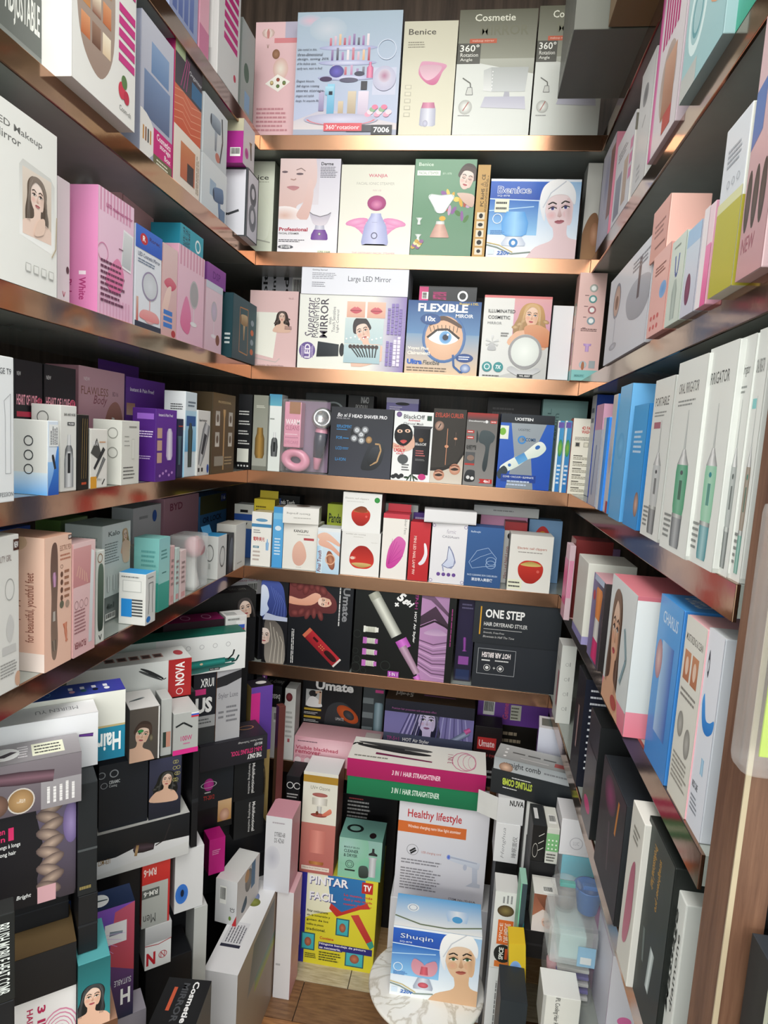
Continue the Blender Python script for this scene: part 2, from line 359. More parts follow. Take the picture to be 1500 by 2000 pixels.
def RINGMIRROR(u, v, s, frame='c8c8cc', glass='eef0ee', stand='c8c8cc', rx=.36, ry=.44, rot=0, base=True):
    with At(u, v, s, rot):
        if base: R(-.02, -.95, .02, -.3, stand, g='picture'); E(0, -.98, .26, .08, mixc(stand, 'ffffff', .4), stand)
        E(0, 0, rx, ry, frame, mixc(frame, '444444', .3), 28); E(0, 0, rx*.88, ry*.88, glass, mixc(glass, '9aa0a0', .25), 28)
def TABLETMIRROR(u, v, s, frame='f2f2f0', glass='c4c8c8', rot=0, asp=1.45):
    with At(u, v, s, rot):
        P([(-.5, -.5*asp), (.5, -.5*asp), (.5, .5*asp), (-.5, .5*asp)], frame); P([(-.44, -.45*asp), (.44, -.45*asp), (.44, .45*asp), (-.44, .45*asp)], glass, mixc(glass, 'ffffff', .5))
def DRYER(u, v, s, rot=0, c='d8c8b4', c2='a08a70', fx=1):
    with At(u, v, s, rot, 1, fx): P([(-.06, -.7), (.08, -.7), (.14, .05), (-.1, .05)], c2, c); S([(-.42, -.02), (.3, -.05), (.42, .1), (.42, .3), (.3, .42), (-.42, .34)], c2, c); E(-.42, .16, .05, .18, mixc(c2, '000000', .5))
def IRON(u, v, s, rot, c='333', c2='111', plate='888'):    # hair straightener
    with At(u, v, s, rot):
        S([(-.5, -.05), (.1, -.1), (.5, -.06), (.52, .0), (.1, .02), (-.5, .02)], c2, c); S([(-.5, .05), (.1, .01), (.5, .06), (.52, .12), (.1, .14), (-.5, .1)], c2, mixc(c, 'ffffff', .2)); P([(.15, .015), (.5, .05), (.5, .06), (.15, .035)], plate)
        K([(-.5, .03), (-.6, .02), (-.66, -.08)], .035, c2)
def EGG(u, v, s, c='d8392e', c2='9c1c16', rim='e8d088', flip=False):
    with At(u, v, s, 180 if flip else 0): S([(-.5, .2), (-.3, .42), (0, .46), (.3, .42), (.5, .2), (.46, -.16), (.22, -.44), (0, -.5), (-.22, -.44), (-.46, -.16)], c2, c); S([(-.42, .28), (0, .42), (.42, .28), (.2, .22), (-.2, .22)], rim, mixc(rim, '806020', .5)); E(.3, .02, .06, None, mixc(c, 'ffffff', .2))
def TRIM(u, v, s, rot=0, c='4a4e50', c2='22282a', tip='b8bcc0'):     # nose/beard trimmer, unit height
    DEV(u, v, s, rot, [(-.5, .1), (-.48, .13), (-.1, .15), (.2, .12), (.28, .07)], mixc(c, 'ffffff', .25), c2); DEV(u, v, s, rot, [(.28, .06), (.42, .05), (.5, .045)], 'f0f0f0', tip); DEV(u, v, s, rot, [(-.3, .035), (.1, .045)], c2, '0a0a0a')
def ICONS(u0, v, u1, n, r, c, ring=True):
    for i in range(n):
        x = u0+(u1-u0)*i/max(n-1, 1)
        if ring: RING(x, v, r, None, .2, c, 14, g='icon_print')
        else: E(x, v, r, None, c, None, 14, g='icon_print')
def BADGE(t, u0, v0, u1, v1, c, tc='fff', b=.01, m=.15, rot=0):
    R(u0, v0, u1, v1, c, g='printed_badge'); w = (u1-u0)*m; h = (v1-v0)*.22; T(t, u0+w, v0+h, u1-w, v1-h, tc, rot, b, g='badge_lettering')
def PRICE(u0, v0, u1, v1, rows=2): R(u0, v0, u1, v1, 'e9ead2', g='price_sticker'); N(u0+(u1-u0)*.08, v0+(v1-v0)*.1, u1-(u1-u0)*.08, v1-(v1-v0)*.1, rows, '3a3a3a', .4, .1, g='sticker_writing')
def FLOWER(u, v, s, c='e6a0c8', c2='c05090', n=11, up=True):
    for i in range(n):
        a = 180*(i+.5)/n if up else 360*i/n; t = math.radians(a); E(u+s*.5*cos(t), v+s*.5*sin(t)*CV.w/CV.h, s*.5, s*.13*CV.w/CV.h, c, c2, 12, a)
# ---------------------------------------------------------------- the nook: floor, walls, shelves
DEP = .30; YF = -1.02                                                    # shelf depth; front end of the side shelves
def struct(name, me, mat, loc=None): o = link(name, me, mat, None, loc); o['kind'] = 'structure'; return o
struct('wall_back', boxmesh(-DEP-.02, DEP, -.03, W+DEP+.02, DEP+.02, 2.8), WALLWOOD)
struct('wall_left', boxmesh(-DEP-.02, -1.35, 0, -DEP, DEP, 2.8), WALLWOOD)
struct('wall_right', boxmesh(W+DEP, YF-.0, 0, W+DEP+.02, DEP, 2.8), WALLWOOD)
struct('ceiling', boxmesh(-1.6, -6.5, 2.8, 2.4, DEP+.02, 2.84), plain('ceiling_paint', 'e4e2da', .8))
SH = {('B', 1): 'cosmetic organizers and folding mirrors', ('B', 2): 'facial steamers', ('B', 3): 'mirror boxes', ('B', 4): 'shaver boxes', ('B', 5): 'nail clipper boxes', ('B', 6): 'black hair styler boxes',
      ('B', 7): 'massager boxes near the floor', ('L', 1): 'makeup organizer boxes', ('L', 2): 'cosmetics storage boxes', ('L', 3): 'pink mirror boxes', ('L', 4): 'trimmer boxes', ('L', 5): 'pedicure boxes',
      ('R', 1): 'grey display boxes', ('R', 2): 'pink and white mirror boxes', ('R', 3): 'animal toothbrush boxes', ('R', 4): 'oral irrigator boxes', ('R', 5): 'neck care boxes', ('R', 6): 'black hair brush boxes', ('R', 7): 'jumbled packs near the floor'}
ZR7 = .43
NM = {'B': 'back', 'L': 'left-hand', 'R': 'right-hand'}; TH = .034
for (s, k), what in SH.items():
    z = ZR7 if (s, k) == ('R', 7) else ZL[k]; y0 = -1.35 if s == 'L' else YF
    t = empty('wall_shelf', (0, 0, z)); tag(t, '%s wall shelf with copper edge carrying the %s' % (NM[s], what), 'shelf', 'copper edged wall shelves')
    if s == 'B': b = (-DEP, .004, -TH+.004, W+DEP, DEP, -.0005); e = (0, 0, -TH, W, .004, 0)
    if (s, k) == ('B', 7): b = (-DEP, .098, -TH+.004, W+DEP, DEP, -.0005); e = (-DEP, .094, -TH, W+DEP, .098, 0)
    if s == 'L': b = (-DEP, y0, -TH+.004, -.004, 0, -.0005); e = (-.004, y0, -TH, 0, .0, 0)
    if s == 'R': b = (W+.004, y0+.02, -TH+.004, W+DEP, 0, -.0005); e = (W, y0+.02, -TH, W+.004, .0, 0)
    link('shelf_board', boxmesh(*b), BOARD, t); link('edge_trim', boxmesh(*e, .0008), COPPER if s == 'B' else MIRRORTRIM, t)
struct('trim_1', boxmesh(W-.002, YF-.05, 0, W+.026, YF, 2.8, .001), POSTWOOD)
struct('trim_2', boxmesh(W-.004, YF-.052, 0, W+.0, YF-.0505, 2.8), plain('pale_edge_strip', 'b8a88c', .5))
bm = bmesh.new(); bm_box(bm, W+.027, YF-.02, 0, W+1.2, YF-.0, 2.8)
for i in range(56): bm_box(bm, W+.027, YF-.03, .02+.05*i, W+1.2, YF-.019, .05+.05*i)
struct('wall_right_front', mesh_of(bm), BLACKWALL)
# floor of worn mixed-colour planks
fl = struct('floor', boxmesh(-1.6, -6.5, -.03, 2.4, DEP, -.004), plain('floor_joint', '3a3028', .7))
PL = [('a88c5c', 'efe6d0'), ('46322a', 'a89a84'), ('8a5c38', 'b98452'), ('a89878', 'd8ccb0'), ('6a4a34', '96704e'), ('b08a5c', 'd2b084')]
PM = [wood_mat('plank_tone', a, b, (3, 22, 20), .4) for a, b in PL]; PMe = {}
rnd = random.Random(3); y = -1.5
for row in range(15):
    x = -.42+rnd.uniform(-.3, 0)
    while x < 1.2:
        L = rnd.choice((.22, .3, .42)); m = rnd.randrange(6) if row % 3 else rnd.choice((0, 3, 2))
        if (L, m) not in PMe:
            PMe[(L, m)] = boxmesh(.001, .001, -.012, L-.001, .119, 0, .0012, 'plank'); PMe[(L, m)].materials.append(PM[m])
        link('plank', PMe[(L, m)], None, fl, (x, y, 0)); x += L
    y += .12
# ---------------------------------------------------------------- back wall, top shelf
GB1 = 'boxes on the top back shelf'
def art():
    R(0, 0, 1, 1, 'e6bcc0', 'e9c4c8'); R(.7, .86, 1, 1, 'b9b4c8'); R(.45, .83, 1, .87, 'd9888e')
    DEV(.3, .9, .3, 0, [(-.28, .1), (-.1, .42), (.15, .5), (.35, .35), (.42, .1)], 'f6ece6', 'c8a49c'); DEV(.3, .9, .3, 0, [(-.28, .08), (-.1, .12), (.15, .14), (.4, .05)], 'c07a78', 'd8a09a')
    K([(.28, .82), (.3, .79), (.32, .82)], .012, 'a08070'); E(.5, .74, .09, .04, 'b08468', '8a6048'); E(.62, .62, .18, .09, 'f2eadc', 'e0b8b0')
    with At(.6, .5, .42): P([(-.8, 0), (-.1, .48), (.62, .1), (-.05, -.42)], 'f4efe6', 'faf6ee'); [E(-.42+.35*(i % 3), .02+.18*(i//3)-.15*(i % 2), .1, None, c, mixc(c, '503020', .4)) for i, c in enumerate(('b07a50', '6a8a50', 'd89a50', 'e8d8a0', 'b05a4a', '7a9a60'))]
    N(.08, .1, .92, .31, 6, 'c48a92')
carton('organizer_box', 'pink gift box printed with a hot-air balloon and a flower tray', place('B', ZL[1], 492, 573, 43, .05), .1, ('e6bcc0', 'd8a8ae', 'e6c4c8'), art, group=GB1)
def art():
    R(0, 0, 1, 1, 'b9c0da', 'a9bccb'); R(0, 0, 1, .08, 'a8aec0'); P([(0, .12), (.3, .22), (1, .1), (1, .05), (0, .05)], 'd8d0d0', 'bfbccc'); R(.75, .33, .97, .55, 'c4c8dc')
    E(.12, .93, .12, .05, 'd8b8c8', 'b0c0d0'); E(.3, .86, .18, .1, 'c8ced8', 'b0c0ce')
    for j, (y, n, hh) in enumerate(((.72, 9, .1), (.6, 8, .11), (.48, 7, .09))):
        for i in range(n):
            x = .32+.4*i/n+.02*j; c = ('b8506a', '6a4a8a', 'c8a0b4', '3a3a52', 'd8a878', '8a5a9a', 'a83a52', 'e0d0d8', 'b070a0')[(i*2+j) % 9]
            R(x, y, x+.022, y+hh*(.7+.3*((i*7+j) % 3)/2), c, mixc(c, 'ffffff', .4), g='picture')
        E(.5, y-.01, .28, .022, 'd4d8ec', 'a4a8cc')
    E(.4, .52, .07, .05, '6a62c0', '4a448a'); E(.62, .5, .05, .02, '30304a'); E(.3, .46, .06, .02, '4a3a5a'); E(.52, .45, .09, .02, '52506a')
    for x, y, w, h, c in ((.32, .17, .07, .25, '6ab8dc'), (.3, .33, .08, .07, '8ec8e0'), (.43, .16, .05, .12, 'c8b08a'), (.52, .16, .08, .2, 'c2ae8c'), (.62, .14, .1, .22, 'd4c4d8'), (.24, .2, .05, .16, '9a90b8')): R(x, y, x+w, y+h, mixc(c, '404060', .15), mixc(c, 'ffffff', .3), g='picture')
    R(.64, .37, .7, .44, '2a2a34', g='picture'); R(.335, .33, .37, .36, '222838', g='picture'); DEV(.72, .52, .1, 0, [(-.6, .3), (.3, .3), (.5, .12), (.8, .12)], 'e890b0', 'b04a7a')
    E(.46, .13, .36, .05, 'd4d4e6', 'b0b0c8'); RING(.46, .14, .34, .06, .06, 'd86a6a', 24, 190, 350)
    for x in range(10): E(.72+.022*x, .17+.02*(x*5 % 4), .03, .02, ('e8a0b8', 'f0d0d8', '8ab08a', 'd87898')[x % 4])
    RING(.87, .69, .09, None, .08, 'd4dcec'); E(.86, .46, .11, None, 'd0ccdc', 'b4b4cc'); E(.86, .48, .06, None, 'a86a8a', 'c8c0d0')
    for i, t in enumerate(('Like crystal so thin,', 'three-dimensional', 'design, saving 20%', 'of the desktop space,', 'easily turn, want to find!')): T(t, .015, .685-.038*i, .2+.06*(i % 3), .708-.038*i, '3a3a48', sl=.2)
    for i, t in enumerate(('Elegant bloom,', '360 degree rotating', 'stores storage,', 'elegant and stylish', 'design, for exquisite life')): T(t, .015, .43-.04*i, .19+.05*(i % 3), .453-.04*i, '3a3a48', sl=.2)
    R(.52, .03, .78, .085, '4a4a52'); BADGE('360°rotationr', .3, .035, .67, .1, 'd8606a', 'fff', 0, .06); BADGE('7006', .76, .005, .96, .085, '303236', 'fff', .02, .12)
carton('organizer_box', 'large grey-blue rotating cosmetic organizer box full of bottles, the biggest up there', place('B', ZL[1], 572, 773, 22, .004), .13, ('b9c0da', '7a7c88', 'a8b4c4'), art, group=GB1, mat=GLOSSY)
def art():
    R(0, 0, 1, 1, 'dcd8c0', 'c9c6b2'); T('Benice', .09, .885, .6, .935, '4c4840', b=.01); N(.09, .77, .42, .83, 3, '8a8676')
    with At(.55, .5, .62):
        P([(-.34, .42), (-.2, .52), (.44, .42), (.34, .2), (.18, -.12), (-.08, -.12), (-.36, .14)], 'c45a8a', 'd49ab4', smooth=5); S([(-.3, .4), (.3, .38), (.16, .1), (-.1, -.02), (-.3, .16)], 'e2b8c8', 'caa0b0')
    DEV(.54, .17, .36, 0, [(-.42, .3), (-.36, .42), (.4, .4), (.72, .3)], 'dadce6', 'a2a4ba'); DEV(.54, .165, .36, 0, [(.5, .36), (.78, .3)], 'd890ac', 'b05a80'); E(.5, .12, .05, .03, 'c8cade', 'a4a4b8')
    for i in range(5): R(.08, .42-.06*i, .2, .455-.06*i, 'b8b4a0', g='icon_print'); R(.095, .425-.06*i, .185, .45-.06*i, 'd8d4be', g='icon_print')
carton('facial_steamer_box', 'narrow cream steamer box with a pink funnel on the top back shelf', place('B', ZL[1], 777, 880, 41, .012), .11, ('d8d4bc', '8f8c7c', 'b9b6a4'), art, group=GB1, mat=GLOSSY)
def cosm(k):
    def art():
        R(0, 0, 1, 1, 'd8dcd6', 'cfd2cc'); R(0, .62, 1, 1, '8e8f80', '5c5c4c'); P([(0, .62), (1, .5), (1, .62)], '9a9b8e', 'aeb0a4')  # olive upper part and slanting edge: shadow on the box, painted into the print
        T('Cosmetie', .2, .91, .72, .965, 'dcdccc', b=.012); T('MIRROR', .28, .8, .9, .88, '70705e', b=.02); BADGE('makeup mirror', .15, .74, .5, .775, 'b8583c', 'e8c8b8', 0, .1)
        R(.0, .58, .3, .74, '4a4a42'); T('360°', .03, .675, .28, .73, 'f0f0e8', b=.01); T('Rotation', .04, .635, .27, .665, 'e8e8e0'); T('Angle', .04, .595, .2, .625, 'e8e8e0')
        with At(.17, .42, .26): K([(-.3, .3), (.1, .05), (.15, -.35)], .06, '555850'); P([(-.1, -.5), (.25, -.5), (.2, -.15), (-.02, -.15)], 'c8cac4'); K([(-.1, -.5), (.25, -.5), (.2, -.15), (-.02, -.15)], .03, '666', closed=True)
        E(.15, .24, .09, None, 'eceee8', 'a8aaa4'); K([(.12, .21), (.19, .28)], .012, 'a04a40'); N(.06, .165, .26, .18, 1, '888')
        with At(.66, .36, .6):
            P([(-.3, 0), (.42, .0), (.46, .5), (-.34, .5)], 'c2c6c6', 'a8acaa'); P([(-.48, .02), (-.3, 0), (-.34, .5), (-.5, .44)], 'dcdedc', 'b4b8b6'); P([(-.04, -.12), (.1, -.12), (.08, 0), (-.02, 0)], 'a8a8b4'); P([(-.52, -.32), (.46, -.36), (.42, -.1), (-.44, -.1)], 'c4c4d0', 'b2b2c2')
            for i in range(6): E(-.3, .06+.07*i, .012, None, 'f4f4f4')
    return art
carton('mirror_box', 'wide grey and white folding mirror box, top painted in shade, beside the cream steamer box', place('B', ZL[1], 882, 1031, 18, .012), .1, ('d4d8d2', '8f9084', '6a6a58'), cosm(0), group=GB1, mat=GLOSSY)
carton('mirror_box', 'grey and white folding mirror box, top painted in shade, right end of top back shelf', place('B', ZL[1], 1034, 1166, 10, .014), .1, ('d4d8d2', '8f9084', '6a6a58'), cosm(1), group=GB1, mat=GLOSSY)

# ---------------------------------------------------------------- back wall, second shelf: facial steamers
GB2 = 'boxes on the second back shelf'
def art():
    R(0, 0, 1, 1, 'e6ead8', 'dfe4d2'); T('Benice', .2, .81, .86, .86, '4a4c44', b=.01); N(.4, .78, .9, .795, 1, 'a4a694'); S([(.3, .6), (.6, .68), (.9, .5), (.85, .2), (.4, .25)], 'eef2e2', 'e2e8d4'); K([(.1, .14), (.5, .2), (.95, .16)], .03, 'b4b6a8')
carton('facial_steamer_box', 'pale green-white steamer box partly hidden in the left corner of the second back shelf', place('B', ZL[2], 452, 530, 315, .06), .12, ('e4e8d6', '9da290', 'c8ccba'), art, group=GB2, mat=GLOSSY)
def art():
    R(0, 0, 1, 1, 'f2f0f4', 'c8c6d2'); R(0, .52, .66, 1, 'd8d2d8', 'c4c0cc')
    CV.clip = (0, CV.h*.36, CV.w*.8, CV.h); S([(-.1, 1.1), (.5, 1.1), (.62, .8), (.52, .62), (.42, .55), (.3, .5), (.25, .38), (-.1, .34)], 'dab8b0', 'd6c4c4', g='portrait_picture'); E(.1, .4, .3, .1, 'd8b4a8', 'f0eaea')
    S([(.3, .4), (.42, .56), (.48, .78), (.56, .74), (.56, .56), (.48, .36)], 'd8b4ac', 'dac0bc', g='portrait_picture'); E(.33, .84, .06, .012, '6a5a60'); E(.08, .86, .05, .012, '6a5a60'); K([(.27, .88), (.35, .9), (.42, .87)], .014, '8a7470'); K([(.18, .785), (.24, .775), (.27, .79)], .02, 'b09088'); S([(.12, .7), (.22, .715), (.33, .7), (.24, .665)], 'c08a8c', 'b07a80'); CV.clip = (0, 0, CV.w, CV.h)
    T('Derme', .68, .93, .88, .965, '2a2a30', b=.02); N(.67, .8, .96, .92, 7, '6a6a74')
    T('Professional', .02, .235, .5, .275, 'b03048', b=.03); T('FACIAL STEAMER', .02, .2, .36, .22, '444', b=.01); N(.02, .115, .46, .15, 2, '55525a'); E(.14, .065, .13, .022, '6a6a72', '5a5a62', g='printed_badge'); T('BY1078', .06, .05, .22, .08, 'f0f0f0', b=.02, g='badge_lettering')
    STEAMER(.7, .29, .42, 'd8d8e4', 'a8a8bc', 'dcd4dc', 'b4b0c0', '6a3a92'); BADGE('170 168', .68, .005, .9, .035, 'e4e8d0', '222', 0, .05)
carton('facial_steamer_box', 'white steamer box with a close-up face and purple steamer', place('B', ZL[2], 541, 657, 310, .012), .11, ('e6e4ea', '8a8894', 'a89a90'), art, group=GB2, mat=GLOSSY)
def art():
    R(0, 0, 1, 1, 'eceadf', 'd8d8ca'); T('WANJIA', .38, .855, .64, .9, 'c86a7a', b=.02); T('FACIAL IONIC STEAMER', .22, .78, .74, .81, 'b0aea4'); T('NV-18', .45, .71, .56, .73, 'c8a8a8')
    for sx in (-1, 1): [E(.51+sx*(.14+.03*i), .25+.03*i, .16, .04, 'e8a8cc', 'd884b4', 14, sx*(55-16*i)) for i in range(5)]
    DEV(.51, .29, .42, 0, [(-.46, .3), (-.5, .42), (-.4, .45), (.1, .36), (.42, .18), (.5, .16)], 'c8ccea', '9aa0cc'); E(.51, .58, .13, .085, 'c04a8a', '9a3a72'); E(.51, .565, .08, .05, 'd888b0', 'b05088'); RING(.5, .22, .045, None, .3, '5a5a78'); N(.46, .36, .55, .375, 1, 'a0a4c8'); T('THE ORDINARY FACIAL STEAMER', .2, .015, .8, .035, 'd8a0a8')
carton('facial_steamer_box', 'cream steamer box with a lilac steamer over a pink lotus flower', place('B', ZL[2], 659, 799, 322, .014), .11, ('e6e4d8', '8e8c84', 'b4b2a8'), art, group=GB2, mat=GLOSSY)
def art():
    R(0, 0, 1, 1, '5f8a6c', '6f9a7c'); T('Benice', .06, .93, .3, .965, 'd4e4d4', b=.01); BADGE('FACIAL STEAMER', .04, .835, .42, .885, 'e8ece4', '6a8a74', 0, .08); T('BY-1078', .46, .845, .6, .865, 'c8dcc8')
    for i in range(14): E(.5+.035*(i*5 % 13), .4+.028*(i*3 % 10), .055, .026, ('d8a838', '8a5a9a', 'b04a3a', 'e8c860', '4a7a3a', 'c8a0c0')[i % 6], None, 10, 40*i, g='flower_picture')
    WOMAN(.85, .8, .3, -14, 'e0c4b8', '4a3a34', 'up', closed=True, body=False); S([(.72, .66), (.98, .64), (.98, .52), (.86, .55), (.78, .6)], 'c8a898', 'd8bcae')
    DEV(.47, .3, .3, 0, [(-.5, .5), (-.45, .52), (-.2, .42), (.2, .24)], 'dcb4a4', 'b88a7c'); DEV(.47, .3, .3, 0, [(.2, .24), (.36, .22)], 'f0f0ec', 'b8bcb8')
    with At(.46, .52, .46): S([(-.14, -.2), (.14, -.2), (.3, .06), (.46, .3), (.36, .42), (0, .38), (-.36, .42), (-.46, .3), (-.3, .06)], 'eef4f0', 'dce8e2'); K([(-.14, -.2), (-.3, .06), (-.46, .3), (-.36, .42), (0, .38), (.36, .42), (.46, .3), (.3, .06), (.14, -.2)], .02, 'a8b8b0')
    DEV(.12, .37, .1, 0, [(-.6, .3), (0, .2), (.5, .55)], 'e8ece8', 'b0bcb4'); DEV(.12, .2, .1, 0, [(-.6, .3), (0, .2), (.5, .55)], 'e8ece8', 'b0bcb4')
    for i in range(8): E(.04+.02*i, .1+.02*(i % 4), .035, .02, ('c8a040', '8a5a8a', 'e0d8a0')[i % 3], g='flower_picture')
carton('facial_steamer_box', 'green steamer box with a sleeping woman and wild flowers', place('B', ZL[2], 800, 918, 311, .016), .11, ('648f71', '5a6a5c', '8aa08c'), art, group=GB2, mat=GLOSSY)
def art():
    R(0, 0, 1, 1, 'c49c5c', 'c8a266'); T('PC RoHS ⚠ CE', .3, .56, .7, .9, '2a2418', 90, .015); N(.72, .5, .9, .9, 2, '4a3a20', rot=90)
    for i in range(5): R(.18, .04+.095*i, .8, .115+.095*i, 'e4dcc8', g='icon_print'); E(.5, .078+.095*i, .16+.04*(i % 2), .02+.006*(i % 3), '2a2a2a', g='icon_print')
carton('accessory_box', 'narrow kraft brown box with black icons down its side', place('B', ZL[2], 921, 945, 322, .016), .1, ('c49c5c', '8a6a3a', 'a8844c'), art, group=GB2)
def bluest(title, shq=False):
    def art():
        R(0, 0, 1, 1, 'f2f5f8', '9ac4ea'); R(0, .3, .55, .74, '8cc4ee', '2c6cc0'); R(0, .74, .7, .97, '1f4fae', '2a62c4'); R(0, .97, 1, 1, 'e8f0f8'); K([(0, .75), (.7, .73)], .012, 'cfe4f8'); K([(0, .6), (.5, .66)], .01, 'b8dcf8')
        WOMAN(.78, .62, .42 if not shq else .46, 6, 'e2c8cc' if not shq else 'd8b08c', '333', 'towel', 'b06a78' if not shq else 'b86858', '4a4a9a' if not shq else '3a7a50')
        T(title, .08, .815, .46, .91, 'e6eef8' if not shq else '2a4a9a', b=.04); T(title, .085, .82, .455, .905, '3a58b0' if not shq else 'dce6f4', b=.0); T('SQ-878', .08, .775, .22, .8, 'd8e4f4', b=.01)
        if not shq:
            PRICE(.06, .58, .22, .75); DEV(.3, .42, .3, 0, [(-.4, .3), (-.3, .46), (.1, .5), (.5, .34)], '9cd0f4', '4a9ae0'); DEV(.3, .42, .3, 0, [(-.75, .42), (-.66, .46), (-.42, .3)], 'f4f6fa', 'b8c4d8'); E(.3, .2, .05, .055, '3a9ad8', '2a7ac0'); E(.3, .2, .022, .028, 'f0f4f8')
            RING(.1, .5, .055, None, .15, 'e8f2fa', g='icon_print')
        else:
            with At(.38, .42, .3): S([(-.5, .1), (-.4, .42), (-.1, .3), (0, .2), (.1, .3), (.4, .42), (.5, .1), (.3, -.22), (-.3, -.22)], 'd89aa8', 'c88a9c'); DEV(0, 0, 1, 0, [(-.2, .16), (.14, .12)], 'd86070', 'b04858')
            DEV(.38, .24, .3, 0, [(-.3, .36), (-.2, .38), (.18, .22)], 'd8dce8', '9aa4b8'); E(.38, .2, .06, .04, 'd86878', 'b84858'); RING(.08, .42, .055, None, .15, 'e8f2fa', g='icon_print')
        N(.03, .3, .2, .36, 3, '4a80c0'); K([(0, .17), (.12, .14), (.28, .06), (.5, .09)], .014, '7a8a80'); K([(0, .2), (.14, .17), (.3, .08)], .01, 'c8b060')
        R(.02, .05, .09, .12, 'd4e4f4', g='icon_print'); T('220v', .12, .045, .27, .095, '2a6ac0', b=.03, sl=.2)
    return art
carton('facial_steamer_box', 'blue steamer box with a towel-wrapped woman at the end of the steamer row', place('B', ZL[2], 948, 1122, 350, .012), .12, ('b8d4ee', '30333c', 'c8d4dc'), bluest('Benice'), group=GB2, mat=GLOSSY)

# ---------------------------------------------------------------- back wall, third shelf: mirrors
GB3 = 'boxes on the third back shelf'
def art():
    R(0, 0, 1, 1, 'e2c0bf', 'd9b9b8'); P([(.08, .18), (.52, .12), (.62, .72), (.02, .72)], 'f2f1e6', 'e8e8de'); K([(.1, .12), (.58, .07), (.66, .12)], .02, 'c8b8b4'); WOMAN(.68, .66, .17, 0, 'dcb8a4', '3a2a24', 'curly'); N(.74, .5, .92, .55, 3, '8a6a6a'); T('A6-18', .8, .9, .9, .92, 'b89a9a'); T('espejo de maquillaje', .2, .012, .75, .035, '9a7a7a', b=.005)
carton('mirror_box', 'pink box with a white tablet mirror and a small portrait', place('B', ZL[3], 484, 577, 568, .03), .07, ('dfbcbb', '9a8080', 'b89a9a'), art, group=GB3)
def art():
    R(0, 0, 1, 1, 'eceee4', 'e6e8e2'); RH(.66, 0, 1, 1, 'eceee4', '8a78b4'); T('Superstar', .06, .42, .17, .95, '6a6470', 90, .005, .25); T('MAGNIFYING', .14, .42, .19, .95, '4a4650', 90); T('MIRROR', .2, .42, .275, .95, '4a4650', 90, .01); T('With', .285, .6, .31, .7, '5a5660', 90); T('Touch Sensitive', .315, .5, .345, .84, '5a5660', 90); T('Light Control', .355, .5, .385, .8, '5a5660', 90)
    E(.09, .24, .078, None, '7a68a4', '6a5894', 24, g='printed_badge'); T('LED', .065, .14, .12, .33, 'f0eaf4', 90, .03, g='badge_lettering'); N(.03, .14, .06, .33, 2, 'c8bcd8', rot=90); N(.125, .14, .15, .33, 2, 'c8bcd8', rot=90)
    P([(.18, .16), (.39, .18), (.39, .34), (.19, .37)], '20262a', '2e363c'); E(.42, .27, .024, .09, '181c20')
    for x in (.45, .64): R(x, .71, x+.17, .92, 'd8a490', 'e8c0ac', g='picture'); S([(x+.03, .8), (x+.07, .85), (x+.085, .84), (x+.1, .85), (x+.14, .8), (x+.085, .76)], 'c04a58', 'd06a74'); K([(x+.03, .8), (x+.14, .8)], .006, '8a2a38')
    R(.44, .36, .8, .7, 'b4ccd0', 'c8d8d8', g='picture'); CV.clip = (CV.w*.44, CV.h*.05, CV.w*.8, CV.h*.7); WOMAN(.61, .52, .17, 18, 'e4beaa', '2a2024', 'up'); CV.clip = (0, 0, CV.w, CV.h)
    for i in range(9): E(.46+.04*i, .42+.015*(i % 3), .008, None, 'fdfdf6')
    R(.44, .1, .78, .35, 'a8c4cc', 'b8d0d4', g='picture')
    for i in range(8): K([(.58+.022*i, .18), (.5+.035*i, .32)], .012, '2c3438'); E(.5+.035*i, .32, .018, .028, '3a2a28')
    for i in range(4): N(.83+.035*i, .5, .86+.035*i, .93, 1, '8a78b8', .9, rot=90); N(.83+.035*i, .08, .86+.035*i, .48, 1, 'e8e0f4' if i > 1 else '8a78b8', .9, rot=90)
sup = carton('mirror_box', 'wide white and lilac magnifying mirror box with sideways lettering and lips photos', place('B', ZL[3], 580, 786, 577, .004), .11, ('e8eae2', '8a8a90', 'd8dad6'), art, group=GB3, mat=GLOSSY)
def art():
    R(0, 0, 1, 1, 'e4e6ee', 'dfe2ea'); T('Large LED Mirror', .44, .42, .84, .66, '4a4e58'); T('Getting Started', .1, .8, .24, .87, '55585f', b=.01); N(.1, .52, .34, .76, 4, '9a9ca6'); N(.1, .24, .24, .44, 3, '8a8c96')
carton('mirror_box', 'flat white LED mirror box lying on top of another box', place('B', tz(sup), 588, 796, 520, .002), .1, ('e4e6ee', 'b4b6bc', 'e0e2e8'), art, group=GB3)
